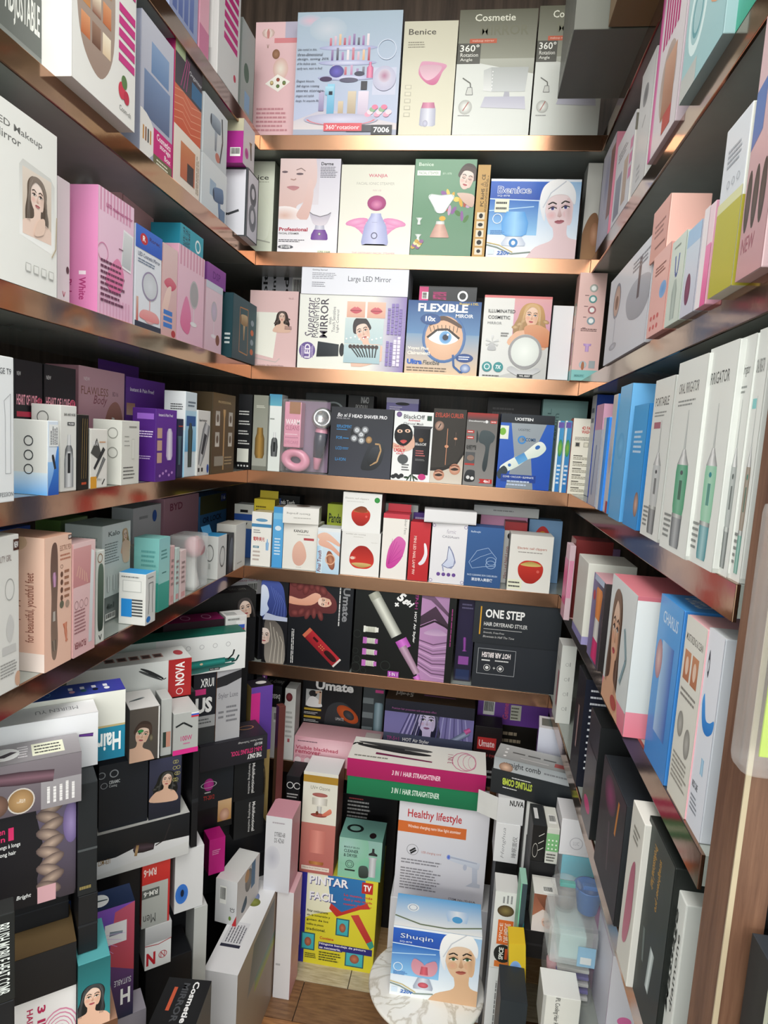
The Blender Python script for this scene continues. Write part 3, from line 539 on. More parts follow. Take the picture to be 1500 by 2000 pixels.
def art():
    R(0, 0, 1, 1, 'e0b48c', '2c5a92'); R(0, .55, 1, 1, '5a86b4', '1f4c88'); R(0, 0, 1, .55, 'e6c8a4', '7a9ab8')
    E(.52, .5, .3, .34, 'd8e4ec', '2c62a0', 30); E(.52, .5, .26, .3, 'e6c0a0', 'dcb090', 26)
    S([(.3, .5), (.42, .6), (.56, .61), (.72, .5), (.6, .42), (.44, .42)], 'f0f0ee', g='picture'); E(.54, .51, .085, None, '2a5aa8', '7ab4e0'); E(.54, .51, .04, None, '101830'); E(.57, .55, .015, None, 'fff')
    K([(.29, .5), (.42, .61), (.57, .62), (.73, .5)], .03, '2a1c18'); S([(.32, .66), (.5, .74), (.74, .64), (.72, .7), (.5, .8), (.34, .73)], '5a4030')
    for i in range(8): K([(.34+.05*i, .58+.02*(1-abs(i-3.5)/3.5)), (.31+.056*i, .66+.02*(1-abs(i-3.5)/3.5))], .008, '1c1412')
    T('FLEXIBLE', .14, .85, .82, .96, 'f4f6f8', b=.035); T('MIROIR', .66, .78, .9, .83, 'f0f2f6', b=.02); T('Illuminé à DEL', .7, .955, .96, .985, 'd8c060', b=.02)
    E(.32, .75, .14, .075, '2a5c9a', '1c4480', 24, g='printed_badge'); T('10x', .25, .72, .39, .79, 'fff', b=.03, g='badge_lettering'); E(.82, .24, .12, .06, '24509a', '1c4080', 24, g='printed_badge'); N(.74, .21, .9, .27, 2, 'f0f4fa')
    T('Voyez Plus', .03, .32, .32, .37, 'f8f0e4', b=.03); T('Clairement!', .03, .26, .34, .31, 'f8f0e4', b=.03); T('Ultra', .03, .13, .24, .2, '2a62c0', b=.06); T('Flexible', .25, .13, .48, .19, '4a4a4a', b=.01, sl=.2); N(.03, .03, .6, .1, 2, '7a6a5a'); K([(.66, .28), (.68, .12), (.78, .04), (.9, .1)], .03, '2c5a98'); E(.84, .1, .07, .06, 'd0d8e8', '4a70b0')
flx = carton('mirror_box', 'blue and peach mirror box with a large eye', place('B', ZL[3], 789, 930, 588, .006), .1, ('9ab0c4', '6a6a6a', '4a6a9a'), art, group=GB3, mat=GLOSSY)
def art():
    R(0, 0, 1, 1, '1f2226', '2a2c30'); R(0, 0, .16, 1, 'd83a80', 'b8306c'); BAR(.05, .12, .16, .6, 1); T('RING FILL LIGHT', .24, .1, .48, .62, 'c83a80', -90, .02); RING(.76, .38, .09, None, .35, 'e8ecec', 24); R(.0, .96, 1, 1, '0e1012')
carton('ring_light_box', 'black and magenta ring fill light box lying on the blue mirror box', place('B', tz(flx), 818, 930, 560, .01), .12, ('202326', '15171a', '2c2e32'), art, top=lambda: RING(.62, .4, .16, .16, .2, 'e0e4e4'), group=GB3, mat=GLOSSY)
def art():
    R(0, 0, 1, 1, 'dcdedb', 'e2e2de'); R(.45, .45, 1, 1, 'c890b4', 'e0a8a8'); R(0, .97, 1, 1, 'd87878'); P([(.2, 0), (1, .0), (1, .5), (.6, .1)], 'c4c6c4', 'd0d0ce')
    WOMAN(.72, .76, .27, -6, 'e4b494', 'c89a5c', 'curly', 'c8485c', '3a5a7a'); S([(.62, .62), (.8, .66), (1, .58), (1, .4), (.72, .44)], 'c87a50', 'd89a70', g='portrait_picture')
    T('ILLUMINATED', .07, .79, .47, .83, '3a3c40', b=.01); T('COSMETIC', .07, .715, .4, .755, '3a3c40', b=.01); T('MIRROR', .07, .65, .28, .68, '7a7c80')
    with At(.16, .42, .2): [P([(0, .06), (.5*cos(a)-.1*sin(a), .5*sin(a)+.1*cos(a)+.1), (.5*cos(a)+.1*sin(a), .5*sin(a)-.1*cos(a)+.1)], 'c2c4c4', 'dadcdc') for a in (.3, 1.57, 2.8, 3.6, 5.8)]; S([(-.3, -.5), (.3, -.5), (.22, -.15), (0, 0), (-.22, -.15)], 'b0b2b4', 'd0d2d2')
    RINGMIRROR(.66, .33, .56, 'e8e8e8', 'eef4ee', base=False, rx=.42, ry=.46); RING(.66, .33, .25, None, .14, '9a9a9c', 30); S([(.42, .1), (.66, .02), (.9, .1), (.84, .14), (.66, .09), (.48, .15)], 'd8dadc', 'b8babc')
    E(.11, .13, .075, None, '3a9a9c', '2c8a8e', g='printed_badge'); E(.28, .13, .075, None, '3a9a9c', '2c8a8e', g='printed_badge'); RING(.11, .13, .045, None, .3, 'e8f4f4', g='badge_lettering'); T('7X', .24, .105, .32, .155, 'f0f8f8', b=.03, g='badge_lettering'); N(.05, .01, .36, .035, 1, '444'); BADGE('WL 8007', .57, .015, .8, .055, '2a2c2e'); N(.28, .5, .4, .56, 2, '777')
carton('mirror_box', 'white and pink illuminated cosmetic mirror box with a blonde woman', place('B', ZL[3], 935, 1065, 578, .008), .1, ('dcdedb', '4a4c4e', 'd8a0a0'), art, group=GB3, mat=GLOSSY)
carton('plain_box', 'plain white unprinted box beside the illuminated mirror box', place('B', ZL[3], 1068, 1108, 597, .02), .08, ('e8e8ec', 'b8b8bc', 'a08a70'), lambda: R(.02, .005, .98, .02, '5a4638'), group=GB3)
def art():
    R(0, 0, 1, 1, 'e8c0bc', 'eac6c0'); R(0, 0, 1, .1, '8ccac8'); BADGE('BEAUTY', .1, .03, .5, .06, '7abcbc', '2a3a3a', 0, .1)
    for i, c in enumerate(('d8dcd4', '7ac0bc', 'd88a90', 'a8c4d0')): E(.55, .86-.1*i, .15, None, c, mixc(c, '303030', .3)); E(.55, .86-.1*i, .09, None, 'f4f6f4'); N(.25, .785-.1*i, .4, .8-.1*i, 1, '6a4a4a')
    N(.2, .46, .9, .49, 2, '6a4a4a'); DEV(.5, .31, .3, 0, [(-.5, .22), (.2, .22), (.25, .45), (.5, .5)], 'd0b0dc', 'b08ac8'); E(.4, .15, .14, None, 'd8e0e4', 'a8b8c0'); E(.4, .14, .06, .04, 'b07050'); R(.62, .12, .85, .19, 'a8b0b4')
def lft():
    R(0, 0, 1, 1, 'd8b49a', 'e0b0a8'); R(0, 0, 1, .1, '7abcbc'); R(.3, .15, .75, .5, 'b05a60', '8a6a90'); RING(.5, .68, .28, None, .3, '8ac0a8', 20); E(.5, .42, .2, .06, 'd8a890')
carton('ring_light_box', 'pink and mint selfie light box with animal-eared rings in the right corner', place('B', ZL[3], 1114, 1166, 533, -.018), .05, ('e8c0bc', 'd8aea4', 'e4c0ba'), art, left=lft, group=GB3, mat=GLOSSY)
carton('instruction_box', 'grey box with bold sideways letters standing behind the pink mirror box', place('B', ZL[3], 505, 600, 532, .13), .05, ('bcbcc2', '8a8a90', 'b0b0b6'), lambda: (T('bolt', .03, .66, .12, .98, '202020', 90, .02), T('print', .22, .66, .31, .98, '202020', 90, .02), T('od', .45, .72, .55, .95, '202020', 90, .02), BAR(.62, .72, .9, .95)), group=GB3)
# ---------------------------------------------------------------- back wall, fourth shelf: shavers and trimmers
GB4 = 'boxes on the fourth back shelf'
def art():
    R(0, 0, 1, 1, '16171a', '1e1f22')
    for i in range(4): N(.05, .72-.13*i, .9, .79-.13*i, 2, 'e0e0de')
    R(0, .1, .85, .28, 'e6e8de', g='price_sticker'); ICONS(.12, .05, .8, 4, .07, 'd8d8d8', False)
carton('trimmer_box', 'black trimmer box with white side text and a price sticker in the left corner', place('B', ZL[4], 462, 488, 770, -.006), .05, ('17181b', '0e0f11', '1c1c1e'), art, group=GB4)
def art():
    R(0, 0, 1, 1, 'a8aaa0', '8e9084'); N(.2, .83, .8, .87, 2, 'd8d8cc'); DEV(.5, .38, .8, 0, [(-1.35, .3), (-1, .42), (.3, .4), (.7, .28), (1.2, .25)], 'b08a48', '5c4620'); R(0, 0, 1, .06, '7a7c72')
carton('trimmer_box', 'clear-windowed box showing a golden hair clipper', place('B', ZL[4], 491, 519, 772, .0), .05, ('8f9186', '686a60', '2a3a40'), art, group=GB4, mat=GLOSSY)
carton('trimmer_box', 'white nose trimmer box with a blue top beside the pink eye-care set', place('B', ZL[4], 521, 545, 770, .014), .05, ('e0e6e2', 'b0b8b4', '5aa0c0'), lambda: (R(0, 0, 1, .85, 'dfe5e1', 'e8ecea'), R(0, .85, 1, 1, '6ab0c4', '4a90b4'), TRIM(.52, .35, 1.9), N(.1, .66, .5, .7, 1, '8a908c')), group=GB4)
# pink eye-care set: a clear case holding a pink card, a wand and a ring
t_pl = place('B', ZL[4], 546, 632, 780, .012); A, U, w, h = t_pl; d = .05
eye = empty('eye_care_set', A+U*(w/2)); tag(eye, 'clear case with a pink card box, an eye wand and a pink ring', 'gift set', GB4)
PINK = plain('pink_plastic', 'e79ab4', .35, coat=.3); SILV = plain('silver_plastic', 'cdd0d4', .2, .8); NAVY = plain('navy_plastic', '2c3248', .25, coat=.4); MAUVE = plain('mauve_card', '8d7590', .5)
link('back_card', boxmesh(-w/2+.002, d-.004, .002, w/2-.002, d-.001, h-.002), MAUVE, eye)
o = link('card_box', boxmesh(-w*.46, .006, h*.34, -w*.08, d-.005, h*.96, .003), PINK, eye)
cvs = canvas(w*.38, h*.62, lambda: (T('WARM', .1, .5, .94, .62, 'fff0f4', b=.02), T('CLEANS', .1, .38, .92, .48, 'b05a7a'), N(.1, .27, .9, .31, 1, 'f8d8e4'), N(.1, .2, .9, .24, 1, 'b87090'), T('EYECARE', .08, .08, .9, .15, 'c87a98', b=.01), R(.3, .74, .95, 1, 'a06a40', g='price_sticker')))
for g, L in cvs.el.items():
    ve, fa, co = [], [], []
    for k, q in L: b0 = len(ve); ve += [(-w*.46+p[0][0], .0055-.00003*k, h*.34+p[0][1]) for p in q]; fa.append(tuple(range(b0, b0+len(q)))); co += [c for _, c in q]
    me = bpy.data.meshes.new(g); me.from_pydata(ve, [], fa); ca = me.color_attributes.new('ink', 'FLOAT_COLOR', 'CORNER'); ca.data.foreach_set('color', [x for c in co for x in c]); tag(link(g, me, CARD, o), kind='stuff' if g == 'small_print' else None)
tor = bmesh.new(); N1, N2 = 24, 10; ring = [[tor.verts.new(((.026+.013*cos(2*pi*j/N2))*cos(2*pi*i/N1), .012*sin(2*pi*j/N2), (.019+.011*cos(2*pi*j/N2))*sin(2*pi*i/N1))) for j in range(N2)] for i in range(N1)]
for i in range(N1):
    for j in range(N2): tor.faces.new((ring[i][j], ring[(i+1) % N1][j], ring[(i+1) % N1][(j+1) % N2], ring[i][(j+1) % N2]))
link('pink_ring', mesh_of(tor, 'ring', True), PINK, eye, (-w*.2, .022, h*.17)).rotation_euler = (0, .2, .0)
wand = link('eye_wand', lathe([(0, 0), (.007, .002), (.011, .03), (.016, .075), (.016, .1), (.012, .115), (0, .116)], 20), PINK, eye, (w*.27, .025, h*.05)); wand.rotation_euler = (0, .1, 0)
link('wand_panel', lathe([(0, .03), (.0125, .032), (.0172, .075), (.0172, .096), (0, .097)], 20), NAVY, wand)
hd = link('wand_head', lathe([(0, 0), (.026, 0), (.028, .006), (.024, .014), (.018, .017), (.016, .012), (0, .012)], 28), SILV, wand, (0, -.006, .132)); hd.rotation_euler = (1.45, 0, 0)
link('clear_case', boxmesh(-w/2, 0, 0, w/2, d, h, .006), CLEAR, eye)
def art():
    R(0, 0, 1, 1, '3a3c48', '22242c'); T('Bo xi li', .1, .86, .32, .915, 'e8e8ec', b=.01, sl=.3); T('MODEL: BXL-016', .09, .83, .3, .85, 'b8b8c0', b=.01); T('HEAD SHAVER PRO', .34, .855, .9, .905, 'ececf0', b=.02)
    for y, t, x in ((.7, 'REPLACEMENT', .34), (.535, 'FOR', .2), (.385, 'LCD', .2), (.225, 'Li-ION', .27)): T(t, .1, y, x, y+.045, '3a8ac8', b=.01)
    N(.1, .665, .28, .69, 1, '3a8ac8'); N(.21, .54, .32, .57, 1, '3a8ac8'); N(.21, .39, .32, .425, 2, '3a8ac8')
    with At(.7, .33, .32, -12): S([(-.42, -.7), (-.1, -.8), (.3, -.62), (.52, -.2), (.5, .45), (.3, .78), (-.05, .72), (-.3, .45)], '14161c', '30343c'); K([(.0, -.5), (.3, -.25), (.34, .35), (.2, .62), (-.02, .58)], .08, 'b89468'); S([(-.02, -.5), (.22, -.2), (.26, .3), (.12, .5), (-.14, .3), (-.2, -.3)], '0e1014', '3a3e46')
    E(.46, .64, .13, .09, '2a2c34', '15161a')
    for dx, dy in ((0, 0), (-.07, .06), (.06, .07), (-.11, -.06), (.01, -.085)): E(.5+dx, .62+dy, .062, None, 'd4d8dc', '3a3c44'); E(.5+dx, .62+dy, .03, None, '9aa0a8', 'e0e4e8')
    E(.63, .55, .05, .05, 'c8a070', '8a6a40')
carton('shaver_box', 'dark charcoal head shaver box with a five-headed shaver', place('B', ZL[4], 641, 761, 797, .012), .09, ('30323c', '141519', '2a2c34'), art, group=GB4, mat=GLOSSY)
def art():
    R(0, 0, 1, 1, 'f0f2f2', 'e6eaea'); E(.12, .95, .07, None, '8a6a9a', '5a4a7a'); R(.84, .88, .96, .95, '2a4a3a', g='printed_badge'); T('BlackOff', .24, .895, .78, .955, '2a2a30', b=.01); T('Activated', .36, .86, .66, .89, 'c03a4a', b=.02); T('Charcoal Mask', .24, .81, .76, .845, '3a3a3e', b=.01)
    RH(.52, .1, .95, .76, '2c2c32', '101014', g='picture'); P([(.52, .76), (.95, .76), (1, .8), (.48, .8)], '3a3a40'); T('BlackOff', .58, .52, .86, .56, 'd8d8d8', b=.01); E(.72, .6, .06, .03, '9a6a3a'); N(.6, .36, .85, .46, 3, 'c06a6a'); N(.6, .3, .85, .33, 2, '888')
    E(.26, .66, .24, .16, '26262a', '141416'); E(.16, .71, .07, .025, 'e8c0a8'); E(.36, .72, .07, .025, 'e8c0a8'); E(.16, .71, .025, None, '222'); E(.36, .72, .025, None, '222'); S([(.18, .57), (.27, .59), (.36, .575), (.27, .535)], 'd05a5a', 'c04848'); S([(.0, .54), (.3, .5), (.5, .62), (.5, .7), (.56, .5), (.3, .42), (0, .46)], 'e0b8a4', 'd8a890')
    T('Get the', .04, .48, .3, .51, 'c03a4a', b=.02); T('UGLY', .03, .41, .34, .46, 'd03040', b=.04); T('OUT', .1, .375, .3, .4, 'd03040', b=.03); E(.28, .31, .14, .07, '54585a'); N(.26, .14, .48, .25, 3, '555'); [E(.06+.07*i, .05+.02*(i % 2), .06, .03, '2a2c2e') for i in range(4)]; [E(.4+.06*i, .05, .07, .015, '3a5a3a', '1c2a20', rot=40*i) for i in range(5)]; E(.8, .07, .1, .045, 'c83a80', g='printed_badge')
carton('face_mask_box', 'white charcoal mask box with a black tube and black-masked face', place('B', ZL[4], 763, 838, 804, .012), .06, ('eceeee', '8a8a8c', 'c8caca'), art, group=GB4)
def art():
    R(0, 0, 1, 1, '3c3834', '34302c'); P([(0, 0), (1, 0), (1, .46), (.8, .3), (.4, .22), (0, .2)], 'd8cfc2', 'c4b8a8', smooth=0); P([(0, .2), (.4, .22), (.8, .3), (1, .46), (1, .4), (.8, .25), (.4, .17), (0, .16)], '2a2624'); T('EYELASH CURLER', .06, .885, .92, .945, 'c8503c', b=.01)
    E(.2, .77, .14, .065, 'c8a898', '8a6a5a', 18); K([(.17, .74), (.24, .8)], .03, '2a2a2a'); DEV(.46, .47, .24, 0, [(-1.1, .1), (1.2, .13), (1.4, .1)], '6a5a50', '1a1816'); DEV(.72, .6, .24, 0, [(-.8, .1), (.6, .12), (.8, .2), (.9, .2)], '5a4e48', '1a1816'); E(.46, .5, .06, .02, 'd89a78'); K([(.46, .25), (.46, .74)], .02, 'c88a6a'); E(.72, .61, .05, .015, 'd89a78')
    for x, y in ((.28, .11), (.76, .2)): E(x, y, .17, None, 'e0b49c', 'c0846a'); S([(x-.13, y-.005), (x, y+.022), (x+.12, y), (x, y-.02)], '3a2a24'); K([(x-.14, y+.04), (x, y+.055), (x+.12, y+.035)], .03, '6a4030')
carton('eyelash_curler_box', 'dark brown eyelash curler box with red title and two eyes', place('B', ZL[4], 838, 901, 799, .014), .05, ('3a3632', '1c1a18', '4a4038'), art, group=GB4)
def art():
    R(0, 0, 1, 1, '8a8886', '6a6866'); R(0, .9, 1, 1, '4a484a', 'a83430'); T('Decskaemng', .06, .87, .58, .9, 'e8e8e8', b=.01); E(.64, .885, .05, None, 'e8e8e8', g='printed_badge'); BADGE('RH-910', .76, .865, .97, .905, 'c03830')
    R(.02, .72, .26, .76, 'b83a34'); R(.02, .64, .26, .68, 'b83a34'); N(.05, .725, .24, .755, 1, 'f0e0e0'); N(.05, .645, .24, .675, 1, 'f0e0e0'); S([(.34, .76), (.4, .7), (.4, .62), (.35, .6)], '30383c'); S([(.42, .66), (.5, .76), (.76, .76), (.94, .7), (.9, .62), (.8, .56), (.76, .28), (.68, .2), (.6, .28), (.66, .54), (.46, .6)], '2c3438', '4a565a'); T('电动筋膜按摩器', .04, .49, .36, .56, '222', b=.02); R(.02, .3, .34, .46, '56585a', g='picture'); E(.2, .38, .12, .04, '8a7468'); R(.02, .28, .34, .305, 'b83a34')
    S([(.05, .06), (.1, .2), (.34, .21), (.38, .16), (.36, .06)], '1c1c1e', '34363a'); E(.16, .11, .06, .025, 'd8d8d8'); E(.3, .1, .06, .025, 'e8e8e8'); P([(.52, .04), (.96, .04), (.96, .1), (.52, .1), (.58, .07)], 'c03030'); T('4in1', .68, .05, .88, .09, 'fff', b=.02)
carton('massager_box', 'grey and red massage gun box with a dark massager', place('B', ZL[4], 903, 962, 807, .014), .06, ('7a7876', '4a4846', '8a3a34'), art, group=GB4)
def art():
    R(0, 0, 1, 1, '1c4fb4', '2a62c4'); R(0, .88, 1, 1, '151a22', '1f2630'); P([(.18, 0), (.7, 0), (.62, .42), (.86, .88), (.2, .88), (.3, .45)], '8a949e', '9aa4ac'); T('UOSTEN', .26, .915, .6, .955, 'f0f2f4', b=.03); R(.0, .66, .16, .84, 'e8eede', g='price_sticker'); E(.05, .76, .06, .05, '7ab83a', g='price_sticker'); T('UOSTEC', .34, .78, .56, .81, '3a444c'); E(.42, .66, .08, None, '3a8ad0'); E(.42, .66, .05, None, '8a949e'); T('V-COMB', .42, .645, .68, .69, '24507a', b=.02)
    with At(.46, .42, .62, 33): S([(-.72, -.1), (-.3, -.16), (.1, -.12), (.45, -.2), (.74, -.12), (.76, .1), (.6, .2), (.1, .12), (-.3, .14), (-.72, .1)], 'd8e6dc', 'f0f6ee'); P([(-.2, -.13), (.12, -.12), (.12, .12), (-.2, .13)], '6ab0e0', '4a90d0'); E(.55, .06, .08, .06, '2a6ab8'); E(-.45, .0, .05, None, '2a6ab8')
    S([(.0, .2), (.12, .3), (.2, .22), (.06, .12)], '2c3a44'); R(.08, .09, .74, .19, '1a4098'); T('COMB • VACUUM • ELIMINATE', .12, .145, .7, .17, 'e4ecf8', b=.01); N(.2, .03, .65, .12, 2, 'c4d4ec')
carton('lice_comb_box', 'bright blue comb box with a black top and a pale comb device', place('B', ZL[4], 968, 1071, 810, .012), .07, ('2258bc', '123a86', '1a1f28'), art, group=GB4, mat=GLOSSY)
for i, (a, b) in enumerate(((1078, 1091), (1092, 1105))):
    carton('toothbrush_pack', 'thin blue-green toothbrush pack, %s of the two beside the blue comb box' % ('left' if not i else 'right'),
           place('B', ZL[4], a, b, 822, .004-.018*i), .03, ('3a80b8', 'b8c4c0', 'd0d8d4'), lambda: (R(0, 0, 1, 1, '2a7ac0', '4a98c8'), R(0, 0, .3, 1, 'e4ecec'), E(.6, .62, .35, .12, '8ab83a', '2a8a5a'), R(.1, .9, .9, .98, '6a5aa8'), N(.4, .1, .9, .4, 5, 'd8e8f4')), group=GB4)
def art():
    R(0, 0, 1, 1, 'eae6d6', 'ece8dc'); T('4D FACE', .36, .855, .84, .9, 'c8504a', b=.03); T('WASHER', .36, .805, .84, .85, 'c8504a', b=.03); N(.12, .71, .85, .76, 3, '6a6658'); [R(.14+.34*i, .625, .34+.34*i, .69, 'b8b4a4', g='icon_print') or R(.17+.34*i, .635, .31+.34*i, .68, 'e0dccc' if i else '444', g='icon_print') for i in range(2)]
    for i in range(6): N(.12, .5-.085*i, .5, .52-.085*i, 1, '4a463c', .7); N(.12, .455-.085*i, .92, .495-.085*i, 2, '8a8674')
carton('face_washer_box', 'cream face washer box with a red title at the right corner of the fourth shelf', place('B', ZL[4], 1107, 1155, 818, -.03), .04, ('eae6d6', 'b8523f', '8a7050'), art, group=GB4)
# second row on the fourth shelf
for nm, lb, a, b, tp, off, c, fn in (
    ('trimmer_box', 'dark box with a grey coil picture behind the eye-care set', 590, 668, 768, .12, '2a2e30', lambda: (RING(.7, .8, .25, .1, .2, '8a9496'),)),
    ('trimmer_box', 'black box with upside-down lettering behind the head shaver box', 672, 722, 772, .12, '141416', lambda: (T('OMNI', .5, .9, .8, .98, 'c8c8c8', 180), T('mute', .3, .82, .75, .88, 'a8a8a8', 180))),
    ('hanging_pack', 'lilac card pack with a hanger slot behind the shaver row', 746, 808, 778, .1, '7a74a8', lambda: (R(0, .94, 1, 1, 'a8a4c0'), E(.5, .93, .22, .02, '1c1c24'), N(.1, .85, .5, .9, 2, 'd0ccdc'))),
    ('wrapped_pack', 'glossy black wrapped pack behind the massage gun box', 940, 1042, 778, .1, '1c1a1c', lambda: (N(.1, .8, .6, .9, 2, '4a484a'),)),
    ('serum_box', 'pale teal box with sideways lettering behind the blue comb box', 1046, 1132, 782, .07, '7fa6a4', lambda: (R(0, 0, 1, 1, '86aaa8', '7a9e9c'), T('FILLEL', .12, .5, .2, .9, '4a6c6c', 90), T('serum', .3, .55, .38, .85, '4a6c6c', 90), N(.55, .4, .75, .85, 2, '4a6c6c', rot=90)))):
    carton(nm, lb, place('B', ZL[4], a, b, tp, off), .05, c, fn, group=GB4)

# ---------------------------------------------------------------- back wall, fifth shelf: nail care
GB5 = 'boxes on the fifth back shelf'
def art():
    R(0, 0, 1, 1, 'eceae4', 'f0eee8'); R(0, .72, 1, .78, '4a8ab8'); E(.5, .85, .3, .03, '6a9cc0', g='printed_badge'); T('電動美光', .1, .46, .68, .54, 'c04848', b=.02); BADGE('LED', .1, .33, .4, .37, '3a7a90'); N(.1, .08, .5, .3, 3, 'b8a8a0'); DEV(.82, .4, .3, 0, [(-.9, .2), (.3, .25), (.5, .12), (1, .05)], 'a8ccec', '4a90cc'); N(.1, .6, .5, .68, 2, '888')
w1 = carton('ear_cleaner_box', 'white box with blue stripe and red Asian characters', place('B', ZL[5], 489, 527, 1000, .012), .05, ('ecebe5', 'c8c6c0', 'd8c8a0'), art, group=GB5)
carton('ear_cleaner_box', 'yellow box with a hanger flap standing behind the white Asian-lettered box', place('B', ZL[5], 492, 532, 975, .075), .04, ('d8c23a', 'a8942a', 'e0cc4a'), lambda: (R(0, .55, 1, .75, '3a6ab0'), T('16', .75, .6, .95, .7, 'fff', b=.02), N(.1, .8, .7, .9, 2, '6a5a1a')), group=GB5, flap=(.02, 'dcc640', -5))
carton('ear_cleaner_box', 'narrow sky-blue box with a picture of a drop, between white boxes', place('B', ZL[5], 530, 550, 990, .012), .05, ('4a9ad4', '3a80b8', '8a7a6a'), lambda: (R(0, 0, 1, .8, '4a9edc', '62b0e4'), R(0, .8, 1, .9, '7ac0e8'), N(.2, .2, .8, .5, 6, 'd8ecf8'), E(.5, .65, .3, .04, 'd8e8f4')), group=GB5)
carton('ear_cleaner_box', 'blue and white box with a hanger slot in the left corner', place('B', ZL[5], 455, 492, 985, .1), .05, ('3a62a8', '2c4a80', 'e0e2e2'), lambda: (R(0, .55, 1, 1, 'dcdcd4'), R(0, .7, 1, .82, '2c56a8'), T('A47', .2, .58, .7, .66, '222', b=.02), R(.3, .85, .7, .9, '1a1a1a')), group=GB5)
carton('ear_cleaner_box', 'dark box with white lettering at the rear of the left corner', place('B', ZL[5], 532, 580, 968, .13), .05, ('14161a', '0c0c10', '1c1e22'), lambda: (T('Blends Teeth', .08, .86, .8, .93, 'e8e8e8', b=.02), BADGE('16', .02, .8, .25, .95, '3a5aa8')), group=GB5)
def art(): R(0, 0, 1, 1, 'e8e5de', 'eeece6'); T('KANGLIPU', .3, .8, .72, .86, '30302e', b=.02); N(.4, .74, .85, .77, 1, 'a8a49c'); R(.6, .64, .9, .69, 'b84a50'); S([(.28, .3), (.32, .5), (.48, .62), (.62, .52), (.7, .3), (.62, .14), (.48, .08), (.34, .14)], 'd8a898', 'e8bca8'); N(.4, .04, .6, .06, 1, 'b8b4ac')
kg = carton('facial_brush_box', 'white box with a blush egg-shaped sponge picture', place('B', ZL[5], 551, 617, 1022, .012), .07, ('eae7e0', 'c4c0b8', 'dcd8d0'), art, group=GB5)
carton('facial_brush_box', 'short white box set upside down on the egg sponge box', place('B', tz(kg), 552, 622, 992, -.004, 8), .07, ('ebe9e4', 'd0cec8', 'f0eeea'), lambda: (R(0, 0, 1, 1, 'e8e6e0', 'eeece8'), T('Electric grinding', .1, .55, .75, .7, '6a6862', 180), N(.3, .3, .8, .4, 1, 'a8a6a0')), top=lambda: (E(.5, .6, .2, .3, '5a4a40', '8a7a70'),), group=GB5)
def art():
    R(0, 0, 1, 1, 'b8d4e8', 'e4ecf2'); RH(0, 0, .24, .6, '9cc8e8', 'dcecf4'); R(0, .93, 1, 1, 'e8ecee'); P([(.0, .84), (.4, .9), (.95, .7), (.95, .62), (.5, .72), (.1, .74)], 'e4b098', 'ecc4b0', smooth=4); P([(.1, .74), (.5, .7), (1, .48), (1, .4), (.6, .54), (.1, .62)], 'dca088', 'e8b8a4', smooth=4); E(.62, .3, .24, .15, 'c88a68', '8a4a34', rot=-50); RING(.6, .32, .22, .12, .2, 'e0b090'); T('Final Touch', .04, .03, .2, .5, '7a3a4a', 90, .02, .2)
carton('shaver_box', 'pale blue box with bare legs and a copper shaver', place('B', ZL[5], 617, 661, 1032, -.006), .06, ('d0e0ea', '3a3a3c', 'e0e4e6'), art, group=GB5)
def art(): R(0, 0, 1, 1, 'eeedea', 'e8e7e4'); T('Electric nail clippers', .1, .93, .6, .965, '8a8680', 180); N(.3, .88, .6, .9, 1, 'b8b4ae'); T('new like', .76, .77, .92, .79, 'b8b4ae', 180); EGG(.54, .42, .62, rim='d8b878', flip=True); E(.3, .4, .06, .035, 'e8c8b8', g='picture')
n1 = carton('nail_clipper_box', 'white box with an upside-down red egg nail clipper, bottom of the pair', place('B', ZL[5], 664, 739, 1040, .006), .08, ('ecebe8', '6a6a68', 'dcdad6'), art, group=GB5)
def art(): R(0, 0, 1, 1, 'f0f0ee', 'e6e6e4'); T('Electric nail clippers', .06, .82, .66, .875, 'a09c96'); N(.1, .76, .55, .78, 1, 'b8b4b0'); E(.88, .84, .07, None, '3a9a4a', '2a8a3a', g='printed_badge'); EGG(.48, .4, .48, rim='b06a3a'); S([(.3, .56), (.45, .66), (.6, .64), (.64, .54), (.5, .5)], '9a4a2a', '7a3a20')
carton('nail_clipper_box', 'white box with red egg nail clipper and green dot, top of the pair', place('B', tz(n1), 667, 742, 963, .006), .08, ('eeeeec', '5a5a58', 'e6e6e4'), art, group=GB5)
def art():
    R(0, 0, 1, 1, 'eee9e4', 'ece8e2'); R(0, .93, 1, 1, 'c83a4a'); with_ = S([(.2, .26), (.3, .5), (.6, .66), (.88, .6), (.9, .5), (.78, .32), (.5, .18), (.26, .16)], 'c83a9a', 'd86ab0')
    for i in range(6): K([(.28, .22), (.4+.09*i, .62-.02*i*i*.5)], .012, 'b0308a')
    T('Silver Fans', .82, .7, .92, .94, '8a8a8a', -90)
carton('facial_brush_box', 'white box with a magenta shell-shaped brush', place('B', ZL[5], 742, 792, 1004, .006), .06, ('ece7e2', 'b8b4b0', 'c84050'), art, group=GB5, flap=(.02, 'd84050', 0))
carton('nail_lamp_box', 'narrow bright red mini LED nail lamp box', place('B', ZL[5], 795, 834, 1020, .01), .06, ('c0242a', '8a161c', 'b02028'), lambda: (R(0, 0, 1, 1, 'bc2228', 'c8303a'), T('MINI LED NAIL LAMP 9W', .2, .1, .34, .76, 'f0c8c0', -90, .02), S([(.5, .3), (.64, .36), (.76, .48), (.72, .64), (.84, .62), (.92, .46), (.8, .32), (.6, .27)], 'e8e4ec', 'f4f0f4')), group=GB5)
